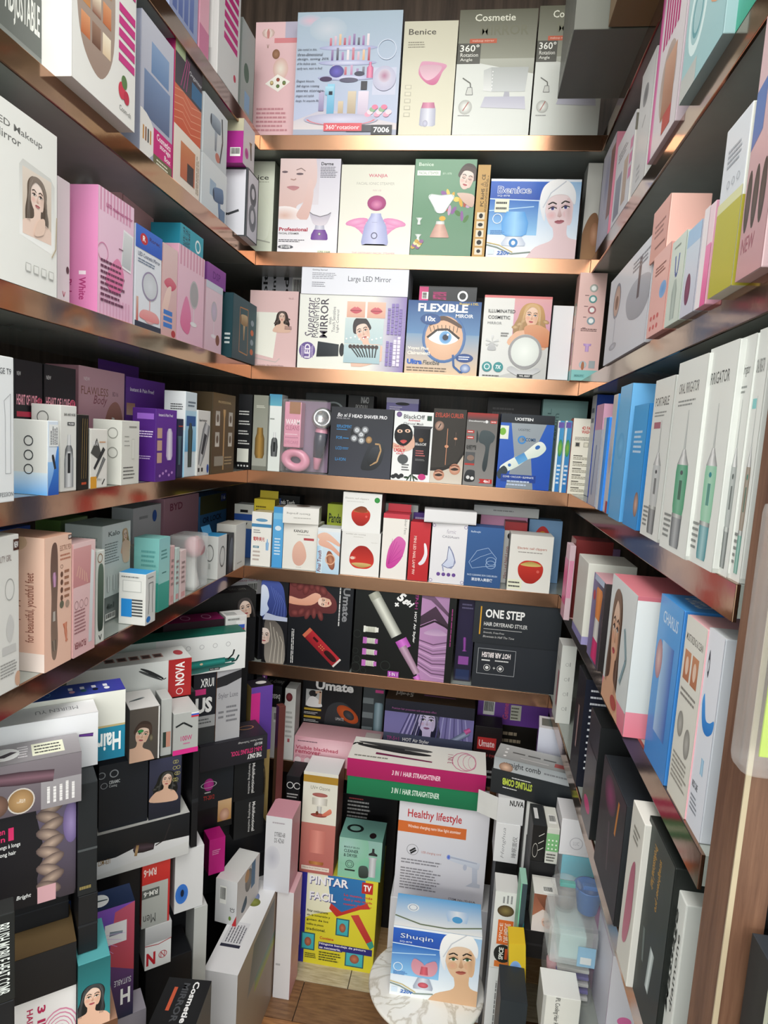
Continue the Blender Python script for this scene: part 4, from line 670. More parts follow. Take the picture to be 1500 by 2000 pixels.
def art():
    R(0, 0, 1, 1, 'e4e3e8', 'eae9ec'); T('furnic', .42, .83, .68, .9, 'b0a8b8', sl=.2); T('CASSAsam', .3, .755, .78, .795, '7a7684'); K([(.4, .2), (.36, .3), (.5, .42), (.52, .62), (.64, .5), (.72, .36), (.62, .26), (.4, .28)], .03, '8a90b8'); S([(.34, .3), (.48, .4), (.5, .62), (.6, .54), (.7, .4), (.68, .3), (.52, .26)], 'c8d0e8', 'dce2f0'); K([(.34, .3), (.48, .4), (.5, .62), (.6, .54), (.7, .4), (.68, .3), (.52, .26)], .018, '6a7098', closed=True); ICONS(.26, .15, .7, 4, .055, '6a4a94', False)
    for x, y in ((.05, .04), (.05, .95), (.95, .04), (.95, .95)): RING(x, y, .05, None, .3, '9a8ab4', g='icon_print')
cs = carton('facial_massager_box', 'pale lilac-white box with a bird-shaped massager and purple dots', place('B', ZL[5], 837, 905, 1022, .008), .06, ('e6e5ea', 'b4b2ba', 'dcdce2'), art, group=GB5)
carton('plain_box', 'flat white box lying across the bird-massager box', place('B', tz(cs), 828, 930, 998, -.004, 4), .06, ('e6e6e8', 'c0c0c2', 'ececee'), lambda: R(.02, .05, .98, .12, 'd4d4d6'), group=GB5)
def art(): R(0, 0, 1, 1, '2f5488', '36609a'); T('Rallinejki', .1, .89, .36, .93, 'c8d8ec', b=.01); K([(.1, .4), (.3, .6), (.6, .66), (.84, .5), (.8, .36), (.5, .34), (.2, .3), (.1, .4)], .014, '9ab4d8'); K([(.16, .4), (.4, .5), (.7, .58)], .012, '9ab4d8'); RING(.7, .44, .14, .07, .12, '9ab4d8'); RING(.7, .38, .14, .07, .12, '9ab4d8'); T('FACE CLEANING SKIN CARE BRUSH', .08, .175, .9, .205, 'c8d8ec', b=.01); T('清洁导入美容仪', .2, .09, .78, .145, 'e4ecf6', b=.02)
carton('facial_brush_box', 'navy blue box with white line drawing of a cleansing brush', place('B', ZL[5], 905, 976, 1030, .01), .06, ('325890', '24406c', '3a62a0'), art, group=GB5)
carton('nail_lamp_box', 'white and red box with two black dots behind the large nail clipper box', place('B', ZL[5], 977, 1020, 1020, .075), .05, ('e0e0dc', 'b8b8b4', '8a2c2c'), lambda: (R(0, .86, 1, 1, '9a2c30'), ICONS(.3, .77, .75, 2, .16, '1c1c1e', False), T('Mini Led Nail Lamp', .1, .08, .28, .6, 'a84a4a', 90)), group=GB5)
def art(): R(0, 0, 1, 1, 'eae8e2', 'e2e0da'); T('Electric nail clippers', .18, .735, .86, .79, 'b05a44', b=.01); N(.2, .68, .84, .71, 1, '8a8680'); EGG(.52, .36, .58, 'cc3628', 'a42018', 'd8c070'); PRICE(.0, .03, .34, .2)
carton('nail_clipper_box', 'wide white nail clippers box with a red bowl-shaped clipper and handwritten price', place('B', ZL[5], 989, 1072, 1046, .0), .07, ('e8e6e0', 'b4b2ae', 'e0ded8'), art, group=GB5)
for nm, lb, a, b, tp, off, z, c, fn, dd in (
    ('panda_box', 'lime green box with a panda behind the shaver box', 634, 668, 985, .1, 0, 'b4c440', lambda: (T('Panda', .1, .7, .8, .85, '2a3a2a', b=.02), E(.7, .35, .2, .12, 'e8e8e0', '9a9a90'), E(.6, .38, .06, .05, '1c1c1c'), E(.8, .38, .06, .05, '1c1c1c')), .05),
    ('plain_box', 'white and grey box behind the magenta shell box', 742, 808, 985, .1, 0, 'b9bdba', lambda: R(0, .9, 1, 1, 'cfd3d0'), .05),
    ('nail_lamp_box', 'purple topped box behind the bright red box', 800, 836, 1002, .09, 0, '5a3a92', lambda: N(.1, .8, .9, .95, 2, 'c8b8e0'), .04),
    ('toy_box', 'light blue box with a rainbow behind the large nail clipper box', 1024, 1088, 1016, .13, 0, '8ab4e0', lambda: [RING(.42, .3, .36-.05*i, .6-.08*i, .14, c, 20, 40, 180) for i, c in enumerate(('d84040', 'e8a030', 'e8e050', '50b060', '4080d0'))], .05),
    ('polisher_box', 'pink pack lying at the back of the fifth shelf beside the rainbow box', 930, 1020, 1008, .13, 0, 'd48ab4', lambda: R(0, .6, 1, 1, 'e0a0c4'), .05)):
    carton(nm, lb, place('B', ZL[5]+z, a, b, tp, off), dd, c, fn, group=GB5)
carton('polisher_box', 'long white flat box on the pink pack at the back of the fifth shelf', place('B', TOPS[bpy.data.objects['polisher_box']], 925, 1052, 990, .125), .06, ('d4d6d6', 'a8aaaa', 'dcdede'), lambda: (N(.3, .4, .7, .7, 1, '9a9c9c'),), group=GB5)
# ---------------------------------------------------------------- back wall, sixth shelf: black hair stylers
GB6 = 'boxes on the sixth back shelf'
def art(): R(0, 0, 1, 1, '0e0f14', '17181e'); S([(.0, .9), (.3, 1.05), (.75, .9), (.9, .5), (.95, .12), (.5, .0), (.1, .0)], '26326a', '4a5ca8', g='portrait_picture'); S([(.0, .8), (.2, .82), (.3, .6), (.24, .4), (.3, .25), (0, .1)], 'b8c8e8', 'dce4f4', g='portrait_picture'); [K([(.35+.09*i, .85-.05*i), (.55+.08*i, .45), (.4+.12*i, .06)], .012, '6a7cc8', g='portrait_picture') for i in range(5)]; P([(.1, .0), (1, .0), (1, .1), (.6, .12), (.2, .18)], 'b8c0d8', g='portrait_picture')
def art2(): R(0, 0, 1, 1, '101116', '191a20'); S([(.1, .98), (.5, .99), (.85, .7), (.9, 0), (.2, 0), (.1, .5)], '9a948c', '5a5450', g='portrait_picture'); WOMAN(.08, .62, .62, 0, 'd8c0b4', '3a3434', 'none', 'b86a70', body=False); [K([(.3+.07*i, .95-.05*i), (.42+.07*i, .5), (.34+.08*i, .02)], .02, ('c8c0b4', '7a746c')[i % 2], g='portrait_picture') for i in range(7)]
hb = carton('hair_brush_box', 'black box with a grey-haired woman, lower of two in the left corner', place('B', ZL[6], 510, 558, 1212, .006), .1, ('121318', '08080a', '1c1c20'), art2, group=GB6, mat=GLOSSY)
carton('hair_brush_box', 'black box with a blue-haired woman stacked on the grey-haired one', place('B', tz(hb), 508, 561, 1133, .006), .1, ('121318', '08080a', '1c1c20'), art, group=GB6, mat=GLOSSY)
def art():
    R(0, 0, 1, 1, '101218', '171a20'); CV.clip = (0, CV.h*.52, CV.w*.78, CV.h*1)
    S([(0, 1.02), (.35, .98), (.62, .86), (.74, .76), (.72, .64), (.5, .62), (.3, .58), (.1, .55), (0, .6)], '5a2a2c', '7a3c3c', g='portrait_picture'); [E(.08+.09*i, .93-.03*(i % 3), .07, .05, '8a4644', '5a2626', 12, 30*i, g='portrait_picture') for i in range(6)]; [E(.1+.1*i, .6+.02*(i % 2), .07, .04, '8a4846', '5a2628', 12, 30*i, g='portrait_picture') for i in range(5)]
    P([(0, .7), (.35, .7), (.5, .8), (.4, .84), (.2, .76), (0, .78)], 'd89a80', 'e4b09a', smooth=4, g='portrait_picture'); WOMAN(.56, .745, .2, 84, 'e4b8a0', '6a3030', 'none', 'b83c40', body=False); CV.clip = (0, 0, CV.w, CV.h)
    T('Umate', .84, .55, .95, .93, '8a8c90', -90, .03); N(.78, .5, .81, .95, 1, 'd0d0d0', .6, rot=90); N(.06, .03, .11, .52, 2, 'e0e0e0', rot=90)
    with At(.55, .24, .72, -42): P([(-.48, -.12), (.46, -.12), (.48, .12), (-.48, .12)], '8a1a24', 'b82a34'); P([(-.48, -.12), (-.4, -.12), (-.4, .12), (-.48, .12)], 'c86a50'); P([(.44, -.12), (.48, -.12), (.48, .12), (.44, .12)], 'd8d0cc'); S([(.12, -.05), (.38, -.05), (.4, .05), (.14, .05)], '16080a', '3a0e12'); P([(-.28, .0), (-.14, 0), (-.14, .05), (-.28, .05)], '3a0a10'); ICO = [E(-.05+.05*(i % 3), -.03+.05*(i//3), .012, None, 'e0a060') for i in range(6)]
carton('hair_curler_box', 'black curler box with a red-haired woman printed sideways and a red curler', place('B', ZL[6], 559, 682, 1131, .006), .1, ('13161c', '08090c', '1e2026'), art, group=GB6, mat=GLOSSY)
def art():
    R(0, 0, 1, 1, '0a0c0c', '101414'); RH(.66, 0, .93, 1, 'b88ab8', 'a882ac', g='picture'); CV.clip = (CV.w*.66, 0, CV.w*.93, CV.h); P([(.66, .7), (.8, .82), (.93, .64), (.93, .58), (.8, .68), (.66, .6)], '3a2838', '4a3448'); K([(.66, .58), (.8, .66), (.93, .6)], .02, '2a1a28'); S([(.7, .52), (.82, .58), (.93, .52), (.8, .5)], 'c8a8c8', 'a888b0')
    [K([(.66, .44-.03*i), (.8, .4-.035*i), (.93, .44-.04*i)], .012, ('6a4a6a', 'c8a0c8', '8a6a8c')[i % 3]) for i in range(11)]; P([(.66, .98), (.74, .97), (.93, .76), (.93, .72), (.75, .88), (.66, .9)], '5a4058', '7a5c7a'); CV.clip = (0, 0, CV.w, CV.h)
    DEV(.27, .74, .5, 32, [(-.62, .115), (.3, .115), (.36, .1)], 'e4e6dc', '7c7e76'); DEV(.27, .74, .5, 32, [(.22, .118), (.36, .11)], 'b8baac', '8a8c80'); DEV(.49, .4, .3, 32, [(-.26, .2), (.08, .2)], 'd87ad8', 'a848a8'); DEV(.565, .23, .3, 32, [(-.6, .11), (.42, .14)], 'c8a8c0', '8a6a80'); DEV(.66, .03, .3, 32, [(-.12, .08), (.04, .12)], 'e08ae0', 'b058b0')
    with At(.47, .83, .16, -38): T('5', -.42, -.1, -.05, .5, 'f4f4f4', b=.05); T('+', -.3, -.5, 0, -.2, 'f4f4f4', b=.05); T('girl', -.02, -.05, .62, .45, 'f4f4f4', b=.05, sl=.2)
    T('TP-5+1', .595, .77, .625, .93, 'a83a8a', -90, .02); T('HOT Air Styler', .59, .4, .62, .74, 'f0f0f0', -90, .02); N(.955, .4, .975, .9, 1, 'a03a80', rot=90)
    for i in range(4):
        y = .5-.125*i; c = ('e8e8e0', 'b868b8', 'c070c0', 'c070c0')[i]
        R(.12, y-.03, .23, y+.03, 'c8cabc', 'e4e6da', g='picture'); R(.1, y-.035, .14 if i else .12, y+.035, c, g='picture'); R(.22, y-.025, .25, y+.025, c, g='picture'); [R(.145+.012*k, y-.03, .149+.012*k, y+.03, '9a9c8c', g='picture') for k in range(6)]
    for i, (x, y, r) in enumerate(((.04, .44, .04), (.03, .25, .03), (.05, .16, .035), (.04, .07, .05), (.12, .04, .03), (.34, .12, .05))): RING(x, y, r, None, .12, '2c3430', 18)
    BADGE('5 IN 1', .37, .0, .48, .065, 'a84ab0', 'fff', 0, .12)
carton('hair_styler_box', 'large black five-in-one hot air styler box with a silver wand and pink eye panel', place('B', ZL[6], 686, 880, 1146, .004), .11, ('0d1010', '050606', '181c1c'), art, group=GB6, mat=GLOSSY)
carton('hair_styler_box', 'narrow dark purple styler box beside the two charcoal boxes', place('B', ZL[6], 885, 918, 1168, .03), .1, ('221c3c', '12101c', '1c1a2a'), lambda: (R(0, 0, 1, 1, '1a1830', '2a2244'), N(.2, .86, .9, .94, 2, '6a6488'), DEV(.5, .45, .5, 3, [(-.9, .3), (-.7, .14), (.6, .18), (.8, .14)], '9a4aa8', '5a2a6a'), R(.2, .2, .8, .3, '8a4a9a', g='picture'), R(.1, .02, .9, .14, '223058')), group=GB6, mat=GLOSSY)
def art(): R(0, 0, 1, 1, '23272e', '2a2e35'); R(.05, .3, .5, .88, 'a8aab0'); R(.055, .31, .495, .87, '262a31'); T('HOT AIR BRUSH', .1, .68, .44, .8, 'f0e8ea', 180, .03); R(.1, .6, .2, .63, 'd8d8d8'); N(.26, .59, .44, .65, 1, 'd8d8d8'); RING(.17, .45, .04, None, .12, 'e0e0e0'); RING(.33, .45, .04, None, .12, 'e0e0e0'); T('+', .24, .42, .27, .48, 'e0e0e0'); E(.17, .45, .02, None, 'e0e0e0'); E(.33, .45, .02, None, 'e0e0e0')
ha = carton('hair_brush_box', 'charcoal hot air brush box with a white-framed upside-down panel', place('B', ZL[6], 920, 1084, 1262, .006), .1, ('262a31', '15171b', '30343b'), art, group=GB6)
def art(): R(0, 0, 1, 1, '25292f', '2b3036'); R(.07, .2, .085, .85, 'd8a030'); T('ONE STEP', .13, .6, .58, .8, 'f4f4f4', b=.03); T('HAIR DRYERAND STYLER', .12, .41, .62, .5, 'e4e4e4', b=.01); R(.12, .335, .56, .345, 'c8c8c8'); T('Smooth, Frizz-Free', .12, .23, .36, .28, 'c8c8c8', sl=.2); T('Blowouts In Half The Time', .12, .14, .48, .19, 'c8c8c8', sl=.2)
carton('hair_brush_box', 'charcoal hair dryer and styler box with a gold bar, stacked on another', place('B', tz(ha), 922, 1092, 1178, .004), .1, ('282c33', '16181c', '343940'), art, group=GB6)

# ---------------------------------------------------------------- seventh back shelf and the stacks on the floor in front of it
GF = 'boxes piled in front of the lower back shelves'; Z7 = ZL[7]
def art():
    R(0, 0, 1, 1, '14161a', '1e2024'); T('Umate', .22, .83, .86, .96, 'f4f4f4', b=.04); R(.06, .58, .33, .82, 'c4c8c8', g='portrait_picture'); E(.18, .76, .07, .05, '2a2a2c', g='portrait_picture'); S([(.08, .58), (.12, .7), (.2, .72), (.3, .66), (.33, .58)], 'f0f0f0', g='portrait_picture'); K([(.3, .62), (.31, .8), (.22, .78)], .04, 'd8b8a0', g='portrait_picture')
    for i in range(3): R(.04, .52-.11*i, .33, .55-.11*i, 'c8a838'); N(.04, .46-.11*i, .3, .5-.11*i, 2, 'd8d8d8')
    E(.45, .2, .3, .08, '8a4020', '2a1610'); S([(.4, .3), (.45, .6), (.7, .68), (.95, .5), (.97, .3), (.8, .18), (.55, .2)], '1c1e22', '3c4044'); E(.78, .52, .2, .1, 'd86a30', 'b04818', rot=-25); E(.8, .51, .1, .06, '4a4e54', '2a2c30', rot=-25); T('UMATE', .58, .42, .72, .46, 'd8d8d8'); S([(.4, .3), (.55, .2), (.8, .18), (.92, .24), (.85, .12), (.6, .08), (.42, .16)], 'c8ccd0', 'e4e8ea')
carton('massager_box', 'black head massager box with an orange-topped massager', place('B', Z7, 586, 700, 1326, .195), .09, ('181a1e', '0a0b0d', '2a2c30'), art, group=GF, mat=GLOSSY)
carton('clipper_box', 'dark grey clipper box with a pale blue clipper between two black boxes', place('B', Z7, 703, 744, 1330, .2), .08, ('3a4044', '1c2022', '4a5054'), lambda: (R(0, 0, 1, 1, '343a3e', '424a4e'), N(.2, .9, .9, .94, 1, 'a8b0b4'), DEV(.75, .5, .9, 0, [(-.8, .22), (.7, .22), (.8, .18)], 'a8c0cc', '5a7884'), R(.56, .84, .94, .88, 'd04a90', g='picture'), R(.56, .14, .94, .18, 'd04a90', g='picture'), [R(0, .28+.2*i, .5, .36+.2*i, '7a8488') for i in range(3)]), group=GF)
def art():
    R(0, 0, 1, 1, '3c4256', '1c2444'); R(0, .3, 1, .84, '8a82b8', '7a74ac'); R(0, .84, 1, 1, '1a1c2c'); T('Premium hair protection with anti-static effect', .08, .865, .58, .9, 'a85a9a'); CV.clip = (0, CV.h*.3, CV.w, CV.h*.84); WOMAN(.48, .76, .27, 0, 'c8bce0', '2a2a44', 'long', '8a6a9a', '2a2a3a'); [K([(.1+.03*i, .3), (.3+.018*i, .9)], .01, ('4a4474', 'b8b0dc')[i % 2]) for i in range(9)]; [K([(.62+.04*i, .84), (.56+.06*i, .3)], .012, ('5a5488', 'a8a4d4')[i % 2]) for i in range(8)]; CV.clip = (0, 0, CV.w, CV.h)
    DEV(.8, .56, .4, -55, [(-.4, .06), (.4, .09), (.46, .07)], 'a8b4d0', '5a6484'); DEV(.94, .7, .1, -55, [(-.4, .3), (.3, .25)], 'e070b0', 'a04080'); R(0, .3, 1, .56, '3c4256', '4a5068'); T('TP-5+1', .04, .46, .18, .51, 'a84a8a', b=.02); T('HOT Air Styler', .22, .45, .52, .51, 'f0f0f4', b=.02)
carton('hair_styler_box', 'violet and navy hot air styler box with half a woman face, open brown flap', place('B', Z7, 744, 916, 1374, .1), .1, ('3a3e56', '14161e', '5a4636'), art, top=lambda: (R(0, 0, 1, 1, '5c4838', '4a3a2e'), T("5+girl", .1, .3, .3, .7, 'e8e0d8', 180, .03), DEV(.6, .5, .2, 88, [(-.9, .05), (.9, .09)], 'c88ac0', '8a5080')), group=GF, mat=GLOSSY)
carton('hair_dryer_box', 'small black dryer box with a red badge beside the violet styler box', place('B', Z7, 919, 972, 1420, .098), .07, ('1a1416', '0c0a0b', '1c1618'), lambda: (R(0, .5, 1, .9, '2a1418', '1c1214'), BADGE('Umate', .12, .62, .8, .82, 'b83030', 'f4d8d8', .02, .08), T('2 In 1 Hair dryer', .1, .48, .8, .56, 'a04040', b=.01), N(.1, .12, .9, .3, 2, 'a8a8a8')), group=GF)
pu = carton('hair_dryer_box', 'wide purple box with a barcode lying under the sixth shelf', place('B', Z7+.14, 931, 1068, 1364, .19), .09, ('7a4aa8', '5a3480', '8a5ab8'), lambda: (R(0, 0, 1, 1, '7444a4', '8252b2'), BAR(.08, .3, .24, .82), T('Gemei', .36, .2, .44, .85, 'd05a90', 90, .03), R(.47, .2, .62, .75, 'dcdccc', g='price_sticker'), N(.48, .22, .61, .7, 4, '6a6a5a')), group=GF)
carton('plain_box', 'dark brown box holding up the wide purple box', (lambda p: (p[0], p[1], p[2], .1398))(place('B', Z7, 935, 1072, 1446, .19)), .09, ('1c1814', '100e0c', '241e1a'), lambda: N(.1, .6, .6, .9, 2, 'b8a890'), group=GF)
def art(): R(0, 0, 1, 1, 'b8bcd8', 'd8dae6'); N(.45, .1, .9, .5, 5, '6a6ca0'); R(.3, .5, .38, .56, '4a4a9a'); R(.82, .5, .9, .56, '6a4aa0')
pw = carton('plain_box', 'low grey carton under the purple-sided white box', (lambda p: (p[0], p[1], p[2], .62-ZR7))(place('B', ZR7, 1036, 1096, 1500, -.09)), .075, 'b8bab8', lambda: N(.1, .6, .6, .8, 2, '8a8a88'), group=GF)
carton('hair_dryer_box', 'white box with purple striped side standing behind the straight comb box', place('B', .6202, 1040, 1094, 1425, -.092, -6), .07, ('c8cade', '6a3a98', 'dcdce0'), art, left=lambda: (R(0, 0, 1, 1, '6a3a98', '7a48a8'), [R(.1, .3+.09*i, .8, .33+.09*i, 'c8a8e0') for i in range(6)]), top=lambda: R(.1, .2, .9, .8, '6a706c'), group=GF)
# pink blackhead remover box lying on black boxes
carton('headphone_box', 'black box with two white circles on the floor under the lowest back shelf', place('B', 0, 543, 569, 1516, .012), .08, ('16171a', '0c0d0f', '1e1f22'), lambda: (RING(.3, .95, .25, None, .2, 'e0e0e0'), RING(.8, .95, .25, None, .2, 'e0e0e0'), N(.1, .88, .9, .91, 2, 'c8c8c8')), group=GF)
carton('headphone_box', 'black box with grey text behind the mint green brush cleaner box', place('B', 0, 655, 760, 1556, .17), .1, ('151518', '0c0d0f', '1e1f22'), lambda: (N(.1, .82, .55, .96, 5, 'b0b0b0'), N(.12, .96, .4, .98, 1, 'b05050')), group=GF)
def art(): R(0, 0, 1, 1, 'e0a8b4', 'd8a0ac'); E(.5, .7, .5, .4, 'e8c0c8', 'dca8b4', g='picture'); T('Visible blackhead', .02, .52, .52, .66, 'b04058', b=.02); T('remover', .02, .36, .32, .48, 'b04058', b=.02); N(.02, .2, .5, .3, 2, 'b87888'); E(.76, .6, .09, .28, 'c8b8c0', 'e8d8e0'); RING(.76, .6, .06, .18, .3, 'a8b8c8'); ICONS(.05, .1, .4, 4, .04, 'e8d4d8', False); N(.04, .8, .3, .88, 1, '7a5a64')
carton('blackhead_remover_box', 'pink visible blackhead remover box lying flat behind the tall ozone box', place('B', Z7, 573, 738, 1447, .094), .09, ('dca4b0', 'b8848e', 'e4b0ba'), art, top=lambda: R(.8, .1, .98, .8, 'e8dcd8', g='price_sticker'), group=GF)
carton('massager_box', 'white box with a red nail picture behind the black box with upside-down script', place('B', Z7, 551, 572, 1345, .1), .05, ('dcdcda', 'b0b0ae', 'e4e4e2'), lambda: (N(.15, .3, .85, .7, 6, 'b0b0ae'), R(.4, .25, .6, .3, 'b05a60'), E(.4, .88, .3, .06, '8a3a40', '5a2026')), group=GF)
bb0 = carton('massager_box', 'white box standing under the black box with upside-down script', place('B', Z7, 512, 549, 1380, .1), .08, ('d8d8d6', 'a8a8a6', 'e0e0de'), lambda: BAR(.5, .7, .9, .9), group=GF)

carton('brow_box', 'small black box with upside-down white script lettering', place('B', tz(bb0), 494, 549, 1338, .098), .06, ('17181a', '0c0c0e', '2a2a2c'), lambda: (R(0, 0, 1, 1, '141517', '1c1d20'), T('beauty bright', .05, .3, .95, .72, 'e4e4e4', 180, .01, .1)), top=lambda: T('beauty bright', .2, .2, .95, .8, 'd0d0d0', 180, .01, .1), group=GF)
# tall pink-and-white boxes at the left of the gap
tb = carton('plain_box', 'white carton with a pink right side standing on the floor, lower of two', place('B', 0, 532, 564, 1742, -.125), .08, ('dcdade', 'e0a8b4', 'd8b0b8'), lambda: N(.1, .3, .4, .34, 1, 'b0aeb2'), right=lambda: R(0, .3, 1, .6, 'd8a0ac'), group=GF)
carton('hair_dryer_box', 'white box with pink top and a handwritten price, left of the ozone box', place('B', tz(tb), 514, 564, 1596, -.13), .08, ('d6d6dc', 'dca0ac', 'd89aa8'), lambda: (R(0, 0, 1, 1, 'd0d0d8', 'dcdce0'), E(.3, .45, .3, .16, 'b8b8c4', 'd0d0d8'), N(.25, .9, .8, .94, 1, 'b0a8b0'), T('DTRBD-68', .35, .74, .75, .8, '333'), T('DS 4Z/60', .35, .66, .72, .72, '333')), group=GF)
# PINTAR FACIL, ozone, cleaner
def art():
    R(0, 0, 1, 1, 'd8cc30', 'e0d840'); R(0, 0, .1, 1, '2a2a8a', '30309a'); P([(.1, 1), (.62, 1), (.5, .62), (.2, .55), (.1, .5)], 'e8e8c8', 'f0f0dc'); P([(.36, 1), (.84, 1), (.86, .7), (.5, .58), (.42, .66)], '2a6aa8', '2c78b8'); P([(.4, .64), (.5, .56), (.8, .68), (.92, .7), (.88, .76), (.56, .62), (.42, .7)], 'b8302c', 'c8403a'); P([(.68, .6), (.78, .62), (.97, .36), (.9, .32)], 'b83430', 'c84840'); P([(.9, .32), (.97, .36), (1, .3), (.95, .26)], '3a9a8a')
    for dx, dy, c in ((.008, -.008, '2a2a7a'), (0, 0, 'f4f4fa')): T('PINTAR', .13+dx, .885+dy, .63+dx, .975+dy, c, b=.03); T('FACIL', .14+dx, .71+dy, .48+dx, .8+dy, c, b=.03)
    BADGE('TV', .8, .86, .94, .98, 'c02c28', 'fff', .04, .15)
    for i, t in enumerate(('La nueva, más', 'fácil y más rápida', 'manera de pintar')): T(t, .58, .8-.05*i, .94, .83-.05*i, 'c83838', b=.02)
    for i, t in enumerate(('Pintar continuamente', 'sin la inmersión y', 'goteo de los', 'rodillos de pintura', 'tradicional.')): T(t, .12, .57-.05*i, .34+.03*(i % 3)+.05*(i < 2), .6-.05*i, '202020', b=.015)
    for x, y, w in ((.5, .36, .17), (.06, .15, .18), (.64, .04, .24)): R(x, y, x+w, y+.19, '2a5a6a', g='picture'); R(x+.015, y+.012, x+w-.015, y+.178, '3aa8b4', '4ab8c0', g='picture'); E(x+w*.5, y+.09, w*.25, .05, 'c87a5a', '8a5040')
    T('Contiene', .3, .29, .48, .32, 'c83030', b=.02); R(.29, .19, .98, .26, '2a2a7a'); T('Ninguna bandeja de pintura', .3, .225, .9, .255, 'e8e8f4', b=.02); R(.29, .18, .6, .22, '2a2a7a'); T('es necesaria.', .3, .19, .58, .215, 'e8e8f4', b=.02); N(.3, .05, .6, .16, 4, '4a4a20'); N(.12, .06, .28, .12, 3, '3a3a20')
pin = carton('paint_kit_box', 'yellow and blue paint roller box standing on the floor', place('B', 0, 577, 727, 1712, .0), .16, ('dcd038', 'c8bc2a', 'c8c040'), art, group=GF, mat=GLOSSY)
def art():
    R(0, .5, 1, 1, 'e8e6d8', 'e4e2d6'); R(0, 0, 1, .5, 'b86a64', 'c47a70'); R(0, .9, 1, .97, 'b08830'); T('UV+ Ozone', .22, .835, .78, .87, '8a887c'); DEV(.5, .72, .36, 0, [(-.3, .6), (.25, .62), (.3, .6)], 'f4f2ea', 'b8b4a8'); E(.5, .785, .225, .02, 'b8706a', 'a05a54'); DEV(.5, .64, .1, 0, [(-1.2, .6), (1, .7)], 'e0e0dc', 'a8a8a4')
    DEV(.49, .32, .52, 0, [(-.68, .42), (.66, .46)], 'e09488', 'c4746a'); E(.49, .585, .235, .02, 'b05a50', '8a3e38'); E(.44, .605, .04, .02, '6a3a20'); S([(.58, .59), (.7, .63), (.82, .66), (.86, .62), (.7, .585)], 'd0705a', 'e08a70'); DEV(.49, .105, .5, 0, [(-.1, .38), (-.04, .42), (.1, .43)], 'c88a50', '9a5c2c'); R(.06, .03, .88, .07, 'e8dcd0', g='printed_badge'); T('Makeup Brush Sanitizer Storage', .1, .04, .84, .06, '8a5a50', g='badge_lettering')
carton('sanitizer_box', 'tall cream and terracotta UV ozone box standing on the paint kit box', place('B', tz(pin), 584, 650, 1510, -.002), .088, ('d8c8bc', '8a5a54', 'f0f0f0'), art, group=GF)
def art(): R(0, 0, 1, 1, '8ac8a8', '98c0b8'); E(.2, .8, .5, .5, 'a8d0c8', '8ac4a8'); E(.8, .2, .4, .4, '6ab8a0', '88c8a8'); T('MAKEUP BRUSH', .12, .75, .48, .8, '3a5a50', b=.01); T('CLEANER', .12, .64, .46, .72, '2c4a42', b=.02); T('& DRYER', .12, .53, .44, .61, '2c4a42', b=.02); RING(.27, .35, .1, None, .15, '3a5a50'); RING(.27, .35, .06, None, .2, '3a5a50'); R(.16, .18, .4, .22, '2a3a34'); S([(.5, .08), (.5, .32), (.68, .34), (.72, .1), (.6, .04)], '2a3430', '4a5854'); DEV(.8, .4, .2, 0, [(-1.5, .4), (.7, .4), (.75, .5), (.95, .5)], 'd8dce0', 'a8acb0'); DEV(.8, .68, .2, 0, [(-.2, .5), (.0, .5), (.2, .15), (.7, .12)], '3a3a3c', '1a1a1c')
carton('brush_cleaner_box', 'mint green makeup brush cleaner and dryer box standing on the paint kit box', place('B', tz(pin), 659, 742, 1640, .002), .09, ('8cc4ac', '6a9a88', '7ab0a4'), art, top=lambda: (R(0, 0, 1, 1, '86c0b0', '78aca4'), E(.3, .5, .2, .2, '1c2424'), E(.3, .5, .13, .12, '86b8ac'), E(.75, .25, .08, .14, '2a1c20')), group=GF)
sp = carton('plain_box', 'plain white carton on the floor carrying the spray gun box', place('B', 0, 748, 960, 1768, -.092), .1, ('d8d8dc', 'b8b8bc', 'd8d8da'), group=GF)
def art():
    R(0, 0, 1, 1, 'd4d2d8', 'd8d6dc'); T('Healthy lifestyle', .1, .81, .7, .915, 'b83038', b=.015); R(.0, .68, .76, .79, 'd06a30'); T('Wireless charging nano blue light atomizer', .11, .72, .7, .76, 'f8e4d8', b=.01); RING(.18, .51, .065, None, .06, '4a4a50'); K([(.15, .49), (.21, .53)], .02, '222'); K([(.16, .47), (.22, .51)], .02, '222'); T('USB charging cord', .28, .48, .5, .51, 'b86a5a'); N(.06, .36, .52, .42, 2, '8a888e'); N(.06, .1, .52, .33, 8, '8a888e'); T('ITEM No.:YJ-01A', .62, .05, .92, .08, '6a686e', b=.01)
    with At(.76, .42, .36): P([(-.5, .3), (.5, .16), (.46, -.06), (-.3, .08), (-.5, .14)], 'c4c8d4', 'd4d8e2'); P([(.26, .0), (.42, -.04), (.46, -.62), (.3, -.62)], 'b8bcca', 'c8ccd8'); P([(.1, -.66), (.54, -.66), (.54, -.54), (.3, -.5)], 'b8bcc8'); E(-.48, .22, .06, .08, '3a5ac8', '8a9ad8'); P([(-.44, .26), (.4, .16), (.4, .12), (-.44, .2)], 'b0b4c4'); E(.04, -.04, .06, .1, 'b8bccc')
hl = carton('atomizer_box', 'large pale grey atomizer box with an orange stripe and white spray gun', place('B', tz(sp), 768, 941, 1572, -.09), .09, ('d6d4da', 'a8a6ac', 'd0ced4'), art, group=GF)
gr = carton('straightener_box', 'long green 3 in 1 hair straightener box under the magenta one', place('B', tz(hl), 677, 943, 1531, -.098), .11, ('14704a', '0e4a30', '1a8054'), lambda: (R(0, 0, 1, 1, '126a44', '187a50'), T('3 IN 1 HAIR STRAIGHTENER', .33, .35, .68, .65, 'd8e8dc', b=.02, sl=.15)), group=GF)
